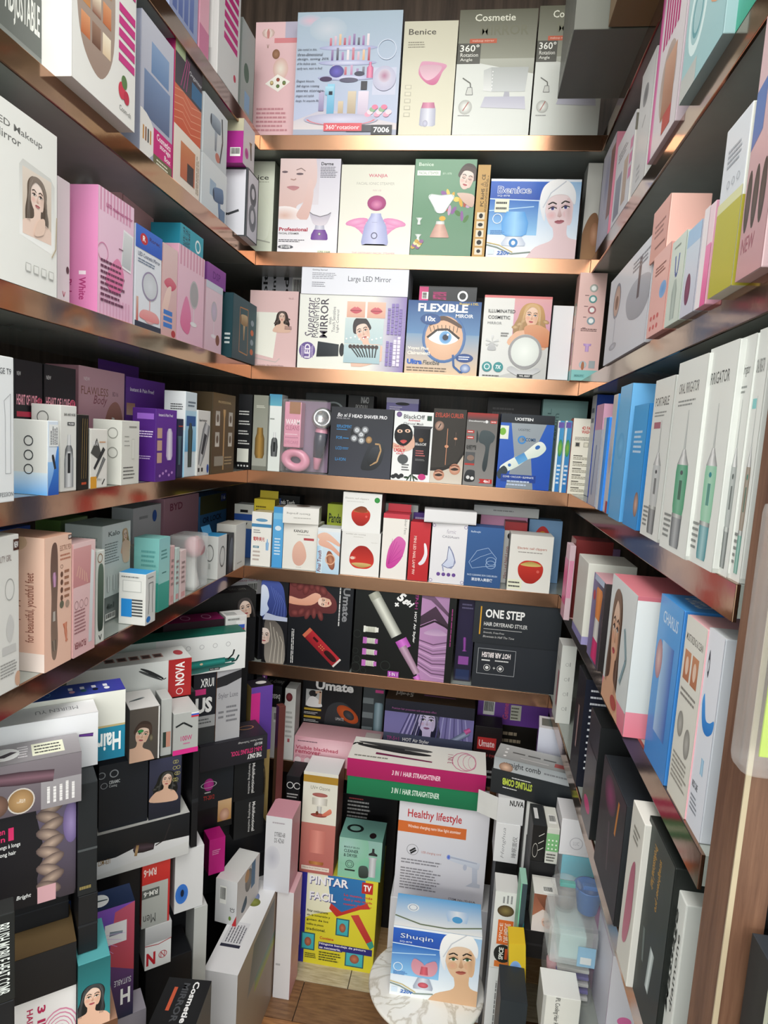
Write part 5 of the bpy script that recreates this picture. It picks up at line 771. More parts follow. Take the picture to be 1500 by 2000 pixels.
carton('straightener_box', 'long magenta 3 in 1 hair straightener box with a white top', place('B', tz(gr), 677, 947, 1497, -.1), .115, ('a8185c', '78103e', 'eceae4'), lambda: (R(0, 0, 1, 1, 'a01656', 'b01c62'), T('3 IN 1 HAIR STRAIGHTENER', .33, .35, .68, .62, 'f0d4e0', b=.02, sl=.15)),
       top=lambda: (R(0, 0, 1, 1, 'eceae2', 'f0eee8'), IRON(.32, .62, .5, -4, '3a3a3a', '1a1a1a'), DEV(.4, .3, .3, 86, [(-.7, .03), (.7, .05)], '8a2a5a', '4a1430'), N(.04, .1, .3, .22, 1, '8a8880'), [RING(.9-.02*i, .45, .03+.02*i, .3+.04*i, .08, 'd890a8', 14) for i in range(4)], T('3 IN 1', .72, .3, .76, .7, 'a83060', 90)), group=GF)
# round marble-topped table with the Shuqin steamer
TBZ = .22; c0 = Vector((.556, -.238, 0))
tbl = empty('round_table', c0); tag(tbl, 'small round white marble-topped table standing on the plank floor', 'table')
m, n, l, b = newmat('white_marble'); tc = n.new('ShaderNodeTexCoord'); nz = n.new('ShaderNodeTexNoise'); nz.inputs['Scale'].default_value = 7; nz.inputs['Detail'].default_value = 8; nz.inputs['Distortion'].default_value = 1.8
rp = n.new('ShaderNodeValToRGB'); rp.color_ramp.elements[0].position = .47; rp.color_ramp.elements[0].color = lin('e8e6e0'); rp.color_ramp.elements[1].position = .53; rp.color_ramp.elements[1].color = lin('e9e7e1'); e = rp.color_ramp.elements.new(.5); e.color = lin('c4beb2')
l.new(tc.outputs['Object'], nz.inputs[0]); l.new(nz.outputs[0], rp.inputs[0]); l.new(rp.outputs[0], b.inputs['Base Color']); b.inputs['Roughness'].default_value = .25
link('table_top', lathe([(0, TBZ-.014), (.122, TBZ-.014), (.13, TBZ-.011), (.132, TBZ-.006), (.131, TBZ-.002), (.128, TBZ), (0, TBZ)], 64), m, tbl)
WHM = plain('white_metal', 'd8d8d4', .35)
link('pedestal', lathe([(0, .012), (.03, .012), (.024, .03), (.02, .1), (.028, .18), (.06, TBZ-.014), (0, TBZ-.014)], 32), WHM, tbl); link('table_base', lathe([(0, 0), (.085, 0), (.085, .006), (.04, .014), (0, .014)], 40), WHM, tbl)
carton('facial_steamer_box', 'blue facial steamer box standing on the round marble table', pf(TBZ, (760, 1940), (930, 1967), 1806), .1, ('5a9ad8', '3a6aa8', 'dce8f0'), bluest('Shuqin', True), top=lambda: (R(0, 0, 1, 1, 'f0f2f0', '5aa8e0'), E(.2, .6, .07, .12, 'e8f0f4'), RING(.2, .6, .05, .09, .15, '6a8ab0'), DEV(.72, .45, .22, 0, [(-.3, .5), (.2, .6), (.5, .5)], 'e8f0f8', 'a8c8e8'), E(.72, .4, .06, .1, '4aa0d8'), K([(0, .3), (.3, .12), (.6, .1), (1, .25)], .02, '6a7a60')), group=None, mat=GLOSSY)
# ---------------------------------------------------------------- the jumble on the low right shelf and the floor beside it
GJ = 'jumbled packs by the low right shelf'
def stock(x0, y0, z0, x1, y1, z1, lab='plain black stock carton buried under the jumbled packs by the low right shelf', c='1a1a1c'):
    return carton('stock_carton', lab, (Vector((x0, y0, z0)), Vector((1, 0, 0)), x1-x0, z1-z0-.0002), y1-y0, c, lambda: R(0, .46, 1, .54, '2a2a2c'), group='buried stock cartons')
def at(z0, x0, x1, y, h): return (Vector((x0, y, z0+.0002)), Vector((1, 0, 0)), x1-x0, h)
carton('plain_box', 'added black support carton filling the dark gap under the white box with sideways lettering', at(0, .69, .738, -.19, .51), .09, '141416', lambda: R(.1, .7, .5, .75, '5a3a2a'), group=GJ)  # added support; its black stands in for the shaded gap down to the floor
hg = carton('clipper_box', 'white box with grey sideways lettering above the black floor carton', at(.5105, .684, .738, -.192, .092), .07, ('dcdcde', 'b0b0b2', 'e0e0e2'), lambda: (R(0, 0, 1, 1, 'd8d8da', 'dedee0'), T('Henghua', .28, .1, .46, .9, '9a9a9e', 90, 0, .25), T('睡眠面仪', .72, .15, .92, .7, '5a5a5e', 90)), group=GJ)
nv = carton('clipper_box', 'white box with an open end flap under the comb boxes', at(.6025, .684, .742, -.19, .06), .07, ('d4d4d6', 'acacae', 'dcdcde'), lambda: (R(0, 0, 1, 1, 'd0d0d2', 'd8d8da'), T('NUVA', .45, .72, .98, .95, '303032', b=.03)), group=GJ)
f = boxmesh(-.05, 0, -.055, 0, .0012, .0, .0004); o = link('end_flap', f, plain('white_card', 'd6d6d4', .5), nv, (-.0292, .002, .058)); o.rotation_euler = (0, 0, -.5)
wb = carton('plain_box', 'tall plain white box under the straight comb box', at(ZR7, .748, .846, -.186, .232), .08, ('e2e2e0', 'c0c0be', 'e6e6e4'), lambda: R(0, .1, .02, 1, 'd0d0ce'), group=GJ)
def art(): R(0, 0, 1, 1, '1c2024', '23282c'); T('STYLING COMB', .14, .42, .5, .72, 'b8c84a', 180, .04); N(.25, .76, .5, .84, 1, 'd8d8d8'); N(.15, .28, .36, .36, 1, 'd8d8d8')
cm = carton('straight_comb_box', 'black box with upside-down yellow lettering beneath the grey comb box', (lambda p: (p[0], p[1], p[2], p[3]))(pf(.6635, (957, 1545), (1120, 1588), 1500)), .075, ('20252a', '101316', '2a3034'), art, top=lambda: R(0, 0, 1, 1, '2a3034', '343c40'), group=GJ)
A, U, w, h = pf(.6635, (957, 1545), (1120, 1588), 1500); D = Vector((-U.y, U.x, 0))
carton('straight_comb_box', 'grey straight comb box with a woman lying on top of the black comb box', (A+D*.002+U*.003+Z*(h+.0004), U, w-.01, .028), .07, ('a8acb0', '7a7e82', 'b4b6b6'), lambda: (R(0, 0, 1, 1, 'b0b4b8', '9aa0a4'), T('straight comb', .12, .25, .6, .85, '3a3c40', b=.01), N(.64, .4, .95, .7, 1, '7a7c80'), E(.16, .3, .09, .4, 'd8b49c', '8a6a58')),
       top=lambda: (R(0, 0, 1, 1, '9a9c9c', 'b8baba'), [R(.2+.2*i, .5, .36+.2*i, .58, '5a5c5c') for i in range(3)], [E(.12, .2+.25*i, .02, .05, 'f0f0f0') for i in range(3)], R(.75, .2, .98, .45, 'b05a58'), DEV(.5, .25, .2, 88, [(-.9, .1), (.9, .06)], 'd8d8d8', '8a8a8a')), group=GJ)
stock(.75, -.3, ZR7, .806, -.21, .597)
carton('earring_box', 'black box with white dotted sticks on the right-hand jumble', at(.597, .75, .777, -.3, .079), .08, ('1c1a1a', '0e0d0d', '2c2e30'), lambda: ([K([(.5, .3+.2*i), (.9, .4+.2*i)], .05, 'd8d4cc') for i in range(3)], RING(.3, .3, .2, .2, .1, 'c8c4bc')), top=lambda: R(.2, .3, .5, .8, 'd8d8d8'), group=GJ)
carton('earring_box', 'white and green polka dot box beside the black dotted one', at(.597, .779, .804, -.302, .078), .08, ('d8d8d0', 'b0b0a8', 'dcdcd4'), lambda: (R(0, .35, 1, .85, '7ab87a', '8ac48a'), [E(.2+.3*(i % 3), .42+.12*(i//3), .07, .025, 'f0f4e8') for i in range(9)], N(.1, .05, .9, .3, 3, '5a5a54')), top=lambda: BAR(.2, .2, .8, .6), group=GJ)
stock(.814, -.3, ZR7, .884, -.21, .566)
tl = carton('serum_box', 'turquoise box under the white box with a round logo', at(.566, .814, .88, -.3, .054), .085, ('3ab0c8', '2a8aa0', '4abcd0'), lambda: R(0, 0, 1, 1, '36acc4', '48bcd4'), group=GJ)
carton('serum_box', 'glossy white box with a faint round logo on the right-hand jumble', at(tz(tl), .806, .866, -.3, .078), .08, ('f0eef2', 'c8c6ca', 'ecebee'), lambda: (RING(.55, .35, .22, None, .1, 'c4c0c8'), T('LUC', .45, .3, .65, .4, 'c4c0c8')), group=GJ)
stock(.744, -.362, ZR7, .8, -.305, .49)
carton('hair_comb_box', 'white box with a brown-haired woman on its front', at(.49, .756, .803, -.362, .08), .055, ('d8c0b0', 'b8b4ae', 'e6e4de'), lambda: (R(0, 0, 1, 1, 'b87a5c', '8a5240'), P([(0, .0), (1, .0), (1, .5), (.4, .6), (0, .4)], 'e4dcd8', 'd8c8c0'), S([(.1, 1), (.5, .6), (.9, .4), (1, 1)], '5a3426', '8a5640', g='portrait_picture'), WOMAN(.6, .25, .5, 20, 'd8a890', '4a2a1e', 'none', body=False)), top=lambda: (BAR(.4, .1, .8, .45), R(0, .9, 1, 1, 'd0cec8')), group=GJ)
carton('serum_box', 'dark teal and mint box leaning beside the brown-haired woman box', at(.0, .729, .742, -.36, .585), .05, ('3a4a52', '8ac4a8', '9ac8b4'), lambda: (R(0, .8, .2, 1, '7ac0a0'), P([(0, .78), (1, .86), (1, .8), (.2, .76)], '2a7a84')), group=GJ)
# clear packs stacked by the low shelf
def pack(lab, x0, x1, y, z0, h, d, fill): 
    t = empty('clear_pack', ((x0+x1)/2, y, z0)); tag(t, lab, 'plastic pack', 'clear packs on the jumble'); w = x1-x0
    link('clear_shell', boxmesh(-w/2, 0, 0, w/2, d, h, .012), FROST if 'frosted' in lab else CLEAR, t); fill(t, w, h, d); return t
LIL = plain('lilac_plastic', '7a72b8', .4); BLU = plain('blue_plastic', '4a80c8', .35); WHP = plain('white_plastic', 'e8e8e4', .35); TEALP = plain('teal_plastic', '4ab0a8', .35); ROSE = plain('rose_plastic', 'e0a8b0', .35)
def f1(t, w, h, d):
    for i in range(5): link('brush_row', boxmesh(-w/2+.02, .008+.002*i, .006+.012*i, w/2-.006, d-.012, .012+.012*i, .001), LIL if i % 2 else WHP, t)
    link('handle', lathe([(0, 0), (.012, .004), (.014, .03), (0, .034)], 16), ROSE, t, (-w/2+.018, d/2, .02))
pack('clear pack holding a lilac and white bristle brush', .778, .862, -.46, ZR7, .078, .09, f1)
def f2(t, w, h, d): link('inner_card', boxmesh(-w/2+.02, .012, .006, w/2-.02, d-.01, h-.02, .002), plain('aqua_card', 'b8dcd8', .5), t); o = link('label_sticker', boxmesh(w*.08, -.0022, .006, w*.44, -.001, h*.6), plain('blue_sticker', '9ac4e0', .5), t); cvx = link('barcode', boxmesh(w*.14, -.003, .012, w*.36, -.0024, h*.34), plain('barcode_ink', 'e4e8e8', .6), o)
pack('frosted plastic pack with a pale blue barcode sticker', .776, .864, -.462, ZR7+.0785, .074, .095, f2)
def f3(t, w, h, d):
    for i, (x, m) in enumerate(((-.022, TEALP), (.02, BLU))):
        link('plastic_bowl', lathe([(0, .004), (.018, .004), (.026, .05), (.028, .052), (.024, .052), (.016, .008), (0, .008)], 24), m if i else CLEAR, t, (x, d/2, .006)); link('strap', boxmesh(x-.014, d/2-.016, .06, x+.014, d/2-.006, .068, .001), m, t)
pack('clear bag of see-through scrub bowls with blue and teal straps', .786, .866, -.462, ZR7+.153, .095, .09, f3)
# tall thin boxes standing on the floor
carton('plain_box', 'white lower carton printed with small sideways text under the spice organizer box', at(0, .686, .736, -.305, .345), .06, ('d8d8da', 'b0b0b2', 'dcdcde'), lambda: (R(0, 0, 1, 1, 'd4d4d8', 'dcdce0'), N(.3, .6, .55, .95, 2, '7a7a7e', rot=90), N(.65, .6, .85, .95, 2, '7a7a7e', rot=90), E(.4, .5, .3, .08, '7a8a6a', '3a3a2a')), group=GJ)
carton('spice_organizer_box', 'white box with orange panel and black round badge', at(.3455, .686, .734, -.305, .175), .06, ('dcdcda', 'b4b4b2', 'd8d8d6'), lambda: (R(0, 0, 1, 1, 'd8d8d8', 'dededc'), E(.5, .76, .36, .075, '8a7a4a', '4a3a2a'), R(.22, .32, .88, .64, 'd86a30'), T('CARE AMERICAS', .5, .35, .78, .6, 'f4e0d0', 90, .02), T('SPICE', .3, .36, .44, .6, 'f4e0d0', 90, .01), R(.2, .02, .9, .1, 'd87838'), E(.54, .2, .4, .12, '1c1e1c', '2a2c2a', g='printed_badge'), T('SPICE', .36, .12, .56, .28, 'f0f0ec', 90, .03, g='badge_lettering'), R(.62, .13, .74, .27, 'c85028', g='printed_badge'), N(.3, .86, .8, .97, 3, '8a8a8c', rot=90)), group=GJ)
carton('mop_box', 'long yellow box leaning upright beside the spice box', at(0.004, .752, .784, -.42, .5), .045, ('d8b424', 'b08a14', 'dcb828'), lambda: (R(0, 0, 1, 1, 'd4b020', 'dcbc30'), R(0, 0, 1, .12, '2c66b8'), E(.4, .88, .4, .05, '2c5ab0', '8ab0e0'), R(.1, .6, .9, .603, 'b89418')), group=GJ, tilt=-5)
carton('plain_box', 'black carton on the floor in the aisle at the foot of the jumble', at(0, .694, .742, -.5, .455), .08, ('20262c', '14181c', '2a3036'), lambda: R(0, 0, 1, 1, '1e242a', '2a3238'), group=GJ)
carton('hair_remover_box', 'white IPL cooling hair remover box with sideways lettering', at(ZR7, .762, .826, -.53, .076), .06, ('e6e6e0', 'b4b4ae', 'e8e8e4'), lambda: (T('IPL Cooling Hair Remover', .3, .02, .46, .98, '3a3a38', -90), R(0, 0, .08, 1, 'b8b8b4')), group=GJ, tilt=0)
carton('hair_remover_box', 'tall white box with a pink stripe at the near end of the low right shelf', at(ZR7, .87, .93, -.53, .17), .16, ('e4e2ea', 'd4a8d0', 'f0eef2'), lambda: (R(0, 0, 1, 1, 'e0dee8', 'eae8f0'), E(.5, .3, .2, .05, 'e878b0')), left=lambda: (R(0, 0, 1, 1, 'd8d6e2', 'e2e0ea'), R(.1, 0, .3, 1, 'd078b8')), group=GJ)
# ---------------------------------------------------------------- the pile of hair-tool boxes stacked in front of the left wall
GP = 'hair tool boxes in the left-hand pile'; TH4 = math.radians(40); UP_ = Vector((cos(TH4), sin(TH4), 0)); NP = Vector((sin(TH4), -cos(TH4), 0))
PA, PB, PC = Vector((.08, -.15, 0)), Vector((.05, -.45, 0)), Vector((.08, -.75, 0))
def pc(P0, fwd, a, b, z0, z1):
    P = P0 + NP*fwd + Z*((z0+z1)/2); t0 = along(P, UP_, a); t1 = along(P, UP_, b); A = P + UP_*t0; A.z = z0+.0002; return A, UP_, t1-t0-.0006, z1-z0-.0004
def under(P0, fwd, a, b, z1, d, z0=0, lab='plain black stock carton buried under the left-hand pile', c='15161a'):
    p = pc(P0, fwd, a, b, z1-.2, z1); return carton('stock_carton', lab, (Vector((p[0].x, p[0].y, z0+.0002)), UP_, p[2], z1-z0-.0004), d, c, lambda: R(0, .46, 1, .5, '222429'), group='buried stock cartons')
# far stack
under(PA, -.03, 362, 520, .445, .042, .3006)
for i, (z0, z1, w) in enumerate(((.445, .547, 'lower'), (.547, .649, 'upper'))):
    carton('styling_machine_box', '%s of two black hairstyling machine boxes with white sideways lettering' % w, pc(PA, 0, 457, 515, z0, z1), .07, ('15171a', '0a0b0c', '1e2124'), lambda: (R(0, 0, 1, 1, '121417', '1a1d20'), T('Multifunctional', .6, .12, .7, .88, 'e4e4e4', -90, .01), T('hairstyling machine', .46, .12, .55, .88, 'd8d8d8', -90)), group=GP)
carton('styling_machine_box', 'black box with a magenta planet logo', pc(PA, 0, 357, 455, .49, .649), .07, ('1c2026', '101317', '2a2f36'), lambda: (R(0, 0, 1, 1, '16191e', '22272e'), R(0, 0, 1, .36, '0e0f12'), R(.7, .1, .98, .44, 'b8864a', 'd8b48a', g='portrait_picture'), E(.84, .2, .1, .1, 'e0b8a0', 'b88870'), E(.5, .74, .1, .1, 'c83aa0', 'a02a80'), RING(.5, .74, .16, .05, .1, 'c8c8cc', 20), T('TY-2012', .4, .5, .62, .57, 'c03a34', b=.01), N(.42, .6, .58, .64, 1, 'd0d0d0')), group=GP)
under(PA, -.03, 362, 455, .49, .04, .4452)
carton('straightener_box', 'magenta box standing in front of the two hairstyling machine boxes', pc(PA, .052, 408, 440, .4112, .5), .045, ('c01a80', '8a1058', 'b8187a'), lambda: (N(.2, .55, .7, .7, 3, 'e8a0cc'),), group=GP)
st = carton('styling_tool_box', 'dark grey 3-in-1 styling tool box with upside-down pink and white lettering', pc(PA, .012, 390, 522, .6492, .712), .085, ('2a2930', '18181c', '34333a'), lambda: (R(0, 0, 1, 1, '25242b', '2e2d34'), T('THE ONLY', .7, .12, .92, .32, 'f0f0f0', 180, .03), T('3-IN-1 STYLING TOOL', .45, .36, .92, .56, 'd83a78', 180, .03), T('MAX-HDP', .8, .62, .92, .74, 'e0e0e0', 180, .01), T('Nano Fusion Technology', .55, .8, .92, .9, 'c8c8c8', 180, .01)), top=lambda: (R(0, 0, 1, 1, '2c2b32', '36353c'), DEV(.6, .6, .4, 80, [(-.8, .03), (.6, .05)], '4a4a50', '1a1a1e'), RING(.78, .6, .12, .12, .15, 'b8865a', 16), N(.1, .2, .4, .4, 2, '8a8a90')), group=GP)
carton('straightener_box', 'black straightener box with pink and bold white print under the green-topped box', pc(PA, 0, 377, 421, .7125, .886), .06, ('22242a', '14151a', '2a2c32'), lambda: (R(0, 0, 1, 1, '1e2026', '262830'), R(0, 0, 1, .24, '3a3c3e'), R(0, .24, 1, .4, 'a8aaac'), T('XRUI', .3, .8, .9, .92, 'f0f0f0', b=.02), R(0, .7, .55, .78, 'd03a80'), T('US', .1, .44, .85, .66, 'f4f4f4', b=.05), N(.1, .28, .9, .37, 2, '5a5c5e')), group=GP)
carton('hair_styler_box', 'light grey styler box under the green straightener box', pc(PA, .0, 422, 470, .7125, .886), .06, ('b8b8bc', '8a5a3a', 'c8c8cc'), lambda: (R(0, 0, 1, 1, 'c0c0c4', 'b0b0b6'), P([(0, .9), (1, .98), (1, .86), (.4, .78), (0, .76)], '2a2a2e'), T('Styler Luxe', .08, .58, .88, .68, '6a6a72'), N(.1, .3, .35, .44, 2, '7a7a80'), N(.42, .24, .9, .5, 4, '7a7a80')), group=GP)
def art(): R(0, 0, 1, 1, 'e4e6e6', 'eceeee'); R(0, 0, .33, 1, 'd8e8e2', 'dcecE6'.lower()); [S([(.08+.06*i, .1), (.1+.06*i, .5), (.2+.05*i, .6), (.16+.05*i, .3)], '6ab8a4', '8accb8') for i in range(3)]; K([(.05, .2), (.2, .6), (.3, .75)], .008, '3a9a84'); BADGE('STRAIGHTENER', .34, .1, .4, .75, '1a6a5a', 'd8e8e0', 0, .2, 90); IRON(.7, .22, .38, 184, '1a6a62', '0e3a38', '3a3a3a'); DEV(.66, .26, .05, 92, [(-3.6, .5), (2.2, .62)], '2a9088', '145a54'); E(.66, .26, .012, .03, 'd8c0a0'); K([(.86, .3), (.9, .42), (.91, .55)], .012, '1c1c1e'); ICONS(.56, .72, .86, 4, .018, 'b8b8bc'); BADGE('RD-888', .72, .05, .8, .12, '2a2a2c', 'e0e0e0', 0, .1)
gn = carton('straightener_box', 'long white straightener box with a green top and green iron', pc(PA, .004, 207, 480, .8862, .975), .06, ('e6e8e8', 'b4b6b6', '1a6a5a'), art, top=lambda: (R(0, 0, 1, 1, '1c6e5e', '145446'), [K([(0, .2+.2*i), (1, .25+.2*i)], .004, '2a8a76') for i in range(4)]), group=GP)
under(PA, .0, 207, 352, .8858, .06)
under(PA, -.078, 330, 484, .93, .07)
carton('straightener_box', 'white box with a small striped flag behind the green-topped straightener box', pc(PA, -.062, 440, 482, .9302, .995), .05, ('d8d8d6', 'b0b0ae', 'e8e8e6'), lambda: ([R(.5, .35+.15*i, .9, .5+.15*i, c) for i, c in enumerate(('c83040', '3a60c0', 'e8e8e8'))], N(.1, .8, .8, .95, 1, '8a8a88')), top=lambda: R(.1, .2, .6, .7, 'b8bab8'), group=GP)
carton('straightener_box', 'black and magenta box with round icons behind the green-topped straightener box', pc(PA, -.066, 318, 438, .9302, .99), .06, ('1c1418', '100c0e', '8a1a5a'), lambda: R(0, .4, 1, 1, '2a1620'), top=lambda: (R(0, 0, 1, 1, '8a1858', '7a1450'), RING(.4, .5, .08, .3, .2, 'd8a0c0'), RING(.75, .5, .08, .3, .2, 'd8a0c0')), group=GP)
under(PA, -.152, 350, 498, .96, .07)
carton('straightener_box', 'black straightener box with a dark-haired woman on its right end', pc(PA, -.15, 350, 500, .9602, 1.03), .07, ('1c1c1c', '0e0e0e', '2a2a28'), lambda: (R(0, 0, 1, 1, '161616', '222'), WOMAN(.86, .35, .22, 10, 'd8b8a4', '1a1414', 'long')), top=lambda: T('FAST HAIR STRAIGHTENER', .3, .3, .9, .6, '8a8a80', 180, .01), group=GP)
under(PA, -.226, 420, 500, 1.0, .06)
carton('hair_brush_box', 'white and purple box with a barcode at the far top of the pile', pc(PA, -.226, 425, 528, 1.0002, 1.055), .06, ('dcd8dc', 'b0acb0', 'e4e0e4'), lambda: (R(0, 0, 1, 1, 'd8d4d8', 'e0dce0'), R(0, .88, 1, 1, '9a3aa8'), BAR(.55, .1, .75, .6), T('Give you Beauty Hair & Caeer', .1, .66, .95, .8, 'b0506a', sl=.2)), top=lambda: (R(0, 0, 1, .2, '9a3aa8'), R(.5, .4, .8, .8, 'c8c4c8')), group=GP)
carton('hair_brush_box', 'tall black box with two women and a purple lettered band behind the far stack', (lambda p: (Vector((p[0].x, p[0].y, .0002)), p[1], p[2], .955))(pc(PA, -.155, 503, 524, .75, .95)), .06, ('14141a', '0a0a0c', '1c1c20'), lambda: (R(.55, .72, 1, .93, '8a3a98'), T('The Brush T', .65, .73, .88, .92, 'f0e0f4', -90, .02), WOMAN(.4, .62, 1.3, 0, 'd8b8ac', '121014', 'long'), WOMAN(.3, .8, 1.3, 0, 'd0b0a4', '121014', 'long')), group=GP)
carton('hair_styler_box', 'gold, purple and pink box with a round black seal', (lambda p: (Vector((p[0].x, p[0].y, .0002)), p[1], p[2], .797))(pc(PA, -.076, 490, 532, .7, .797)), .05, ('b09860', '8a7444', '1c1c2a'), lambda: (R(0, .78, 1, 1, '5a3a98', '6a48a8'), R(0, .75, .42, .98, 'd0308a'), E(.6, .66, .2, .07, '2a2a24', '1a1a16', g='printed_badge'), RING(.6, .66, .24, .085, .12, '2a2a24'), T('1001', .5, .645, .7, .675, 'd8c890'), R(0, 0, 1, .5, 'a08a54')), top=lambda: E(.6, .5, .25, .2, 'e4e4e4'), group=GP)
carton('comb_pack', 'maroon upright pack at the right end of the far stack', (lambda p: (Vector((p[0].x, p[0].y, .0002)), p[1], p[2], .75))(pc(PA, -.04, 543, 556, .6, .75)), .02, ('5a302c', '3a1e1c', '6a3a34'), lambda: (R(0, 0, 1, 1, '4a2824', '623430'), E(.2, .45, .2, .03, 'd8d4cc'), K([(.2, .45), (.9, .55)], .04, 'a8a49c')), group=GP, mat=GLOSSY)
# middle stack
under(PB, 0, 283, 372, .378, .08)
carton('straightener_box', 'white box with a silver top and red lettering in the middle of the pile', pc(PB, .01, 283, 335, .3782, .47), .075, ('e0e0e0', 'b8b8b8', 'c8c8c8'), lambda: (R(0, .6, 1, 1, 'a8a8aa', 'c8c8ca'), K([(0, .58), (.5, .54), (1, .6)], .03, 'b03038'), T('N', .06, .1, .4, .4, 'b8202c', b=.04), RING(.68, .27, .16, None, .15, 'b8404a'), T('N', .6, .2, .76, .34, 'b8404a')), group=GP)
carton('trimmer_box', 'silver and red trimmer box set upside down', pc(PB, .008, 277, 332, .4702, .605), .075, ('a8aaa6', 'b02c28', 'c83430'), lambda: (R(0, 0, 1, .68, 'a4a6a2', 'b4b6b2'), R(0, .68, 1, 1, 'c02c2a', 'cc3a34'), R(.93, 0, 1, .7, 'c03030'), R(.0, .46, .62, .6, '5a5e5c'), T('RM-6', .06, .49, .56, .57, 'e8e8e4', 180, .02), T('Men', .06, .06, .5, .2, '4a4c4a', 180), T('RM-6', .05, .8, .5, .92, 'e8d0cc', 180, .02)), group=GP)
carton('plain_box', 'white box with a round blue sticker in the middle of the pile', pc(PB, -.002, 341, 398, .47, .605), .07, ('d8d8da', 'b0b0b2', 'dcdcde'), lambda: (E(.25, .3, .22, .16, '2a62b8', '3a78d0'), E(.27, .31, .06, .06, '10203a')), group=GP)
under(PB, -.002, 192, 274, .605, .07)
def art(): R(0, 0, 1, .42, 'c4c4c4', 'd4d4d4'); R(0, .4, 1, 1, '121418', '1a1d22'); P([(0, .3), (.4, .5), (1, .44), (1, .3), (.5, .2), (0, .1)], 'ccccce', 'dadadc'); DEV(.5, .45, .12, 80, [(-.9, .3), (0, .5), (.8, .5), (1, .2)], '4a3a44', '14100e'); DEV(.42, .42, .12, 80, [(-.1, .52), (.15, .52)], 'b89a70', '8a6a40'); K([(.62, .42), (.72, .5), (.78, .85)], .014, '2a2628'); T('LSM-631', .02, .3, .14, .42, '8a6a3a', b=.01)
ls = carton('straightener_box', 'black and white curler box with a cord picture', pc(PB, .012, 188, 370, .6052, .693), .08, ('26282c', '16181a', 'c8c8c6'), art, top=lambda: (R(0, 0, 1, 1, 'c4c4c0', 'd0d0cc'), BAR(.4, .2, .6, .8), N(.1, .2, .36, .6, 3, '6a6a66')), group=GP)
carton('straightener_box', 'navy black box with ceramic coating badges', pc(PB, .004, 193, 289, .6935, .823), .08, ('181c24', '0c0e12', '22272f'), lambda: (R(0, 0, 1, 1, '131720', '1c212a'), RING(.05, .85, .08, None, .25, '8a8e94'), RING(.3, .85, .09, None, .25, '9a9ea4'), T('CERAMIC', .2, .7, .42, .75, 'c8ccd0', b=.02), T('Coating', .2, .64, .36, .69, 'c8ccd0'), RING(.1, .69, .07, None, .2, '8a8e94')), group=GP)
carton('straightener_box', 'black box with gold scrolls and a bare-shouldered dark-haired woman', pc(PB, .006, 291, 354, .6935, .815), .08, ('1e2028', '101218', '2a2a24'), lambda: (R(0, 0, 1, 1, '1c1e2a', '3a3c54'), WOMAN(.55, .62, .42, -8, 'd8b098', '1a1a16', 'curly'), [RING(.78+.06*(i % 3), .9-.1*(i//2), .06, None, .2, 'b8b070', 14) for i in range(8)]), top=lambda: (R(0, 0, 1, 1, '24241c', '2c2c22'), [RING(.55+.1*(i % 4), .2+.18*(i//2), .07, None, .2, 'a8a468', 14) for i in range(8)]), group=GP)
wm = carton('straightener_box', 'white box end with a woman in green eye shadow and earring', pc(PB, .018, 253, 312, .8235, .927), .085, ('5a5048', '8a8a8a', 'eceae8'), lambda: (R(0, 0, 1, 1, '4a4440', '5c544e'), WOMAN(.42, .5, .62, -14, 'dcb49c', '4a3830', 'up', 'b8606a', '2a6a3a'), E(.36, .58, .1, .03, '3aa85a', '2a7a44'), E(.72, .42, .07, .07, '8a8068', '4a4438'), R(.95, 0, 1, 1, 'e4e2e0')), top=lambda: (R(0, 0, 1, 1, 'eae8e6', 'f0eeec'), IRON(.4, .5, .5, 20, '4a5a60', '2a3438')), group=GP)
carton('straightener_box', 'silver grey box with a round rose-gold end, behind the woman in green eye shadow', pc(PB, .0, 314, 336, .8155, .93), .05, ('b8bab8', '9a9c9a', 'c8cac8'), lambda: (R(.2, .15, .9, .42, '2a3a34'), R(.5, .15, .9, .42, 'c08a78')), group=GP)
carton('straightener_box', 'grey box with a pink base stripe and a black curved iron', pc(PB, .008, 338, 388, .8155, .9), .075, ('b0b2b0', '8a8c8a', 'c8cac8'), lambda: (R(0, 0, 1, .12, 'd8308a'), K([(.1, .68), (.4, .76), (.75, .62)], .07, '1c2022'), T('100W', .3, .32, .75, .44, 'c03a78', b=.01), N(.4, .22, .75, .28, 1, 'c86a98'), [R(.7, .86+.04*i, 1, .9+.04*i, c) for i, c in enumerate(('c83040', '3a60c0', 'e8e8e8'))]), group=GP)
under(PB, -.0, 375, 388, .8153, .07, .607)
under(PB, -.083, 120, 380, .9, .075)
nv2 = carton('straightener_box', 'long white straightener box with a red end panel', pc(PB, -.07, 130, 374, .9005, .98), .075, ('d4d6d4', 'a8aaa8', 'e4e6e4'), lambda: (R(0, 0, 1, 1, 'ccd0ce', 'd8dad8'), R(.8, 0, 1, 1, 'b02a2c', 'a82426'), T('NOVA', .86, .3, .94, .92, 'f4ecec', 90, .03), RING(.9, .14, .03, None, .2, 'f0e0e0'), IRON(.66, .7, .2, 150, '2a2c2e', '141618'), N(.05, .4, .4, .6, 1, '6a6c6a')),
             top=lambda: (R(0, 0, 1, 1, 'e0e2e0', 'e8eae8'), [R(.3+.1*i, .3, .38+.1*i, .6, 'b08a84') or R(.31+.1*i, .35, .37+.1*i, .55, '5a4a48') for i in range(5)], E(.92, .5, .04, .2, 'b84a50')), group=GP)
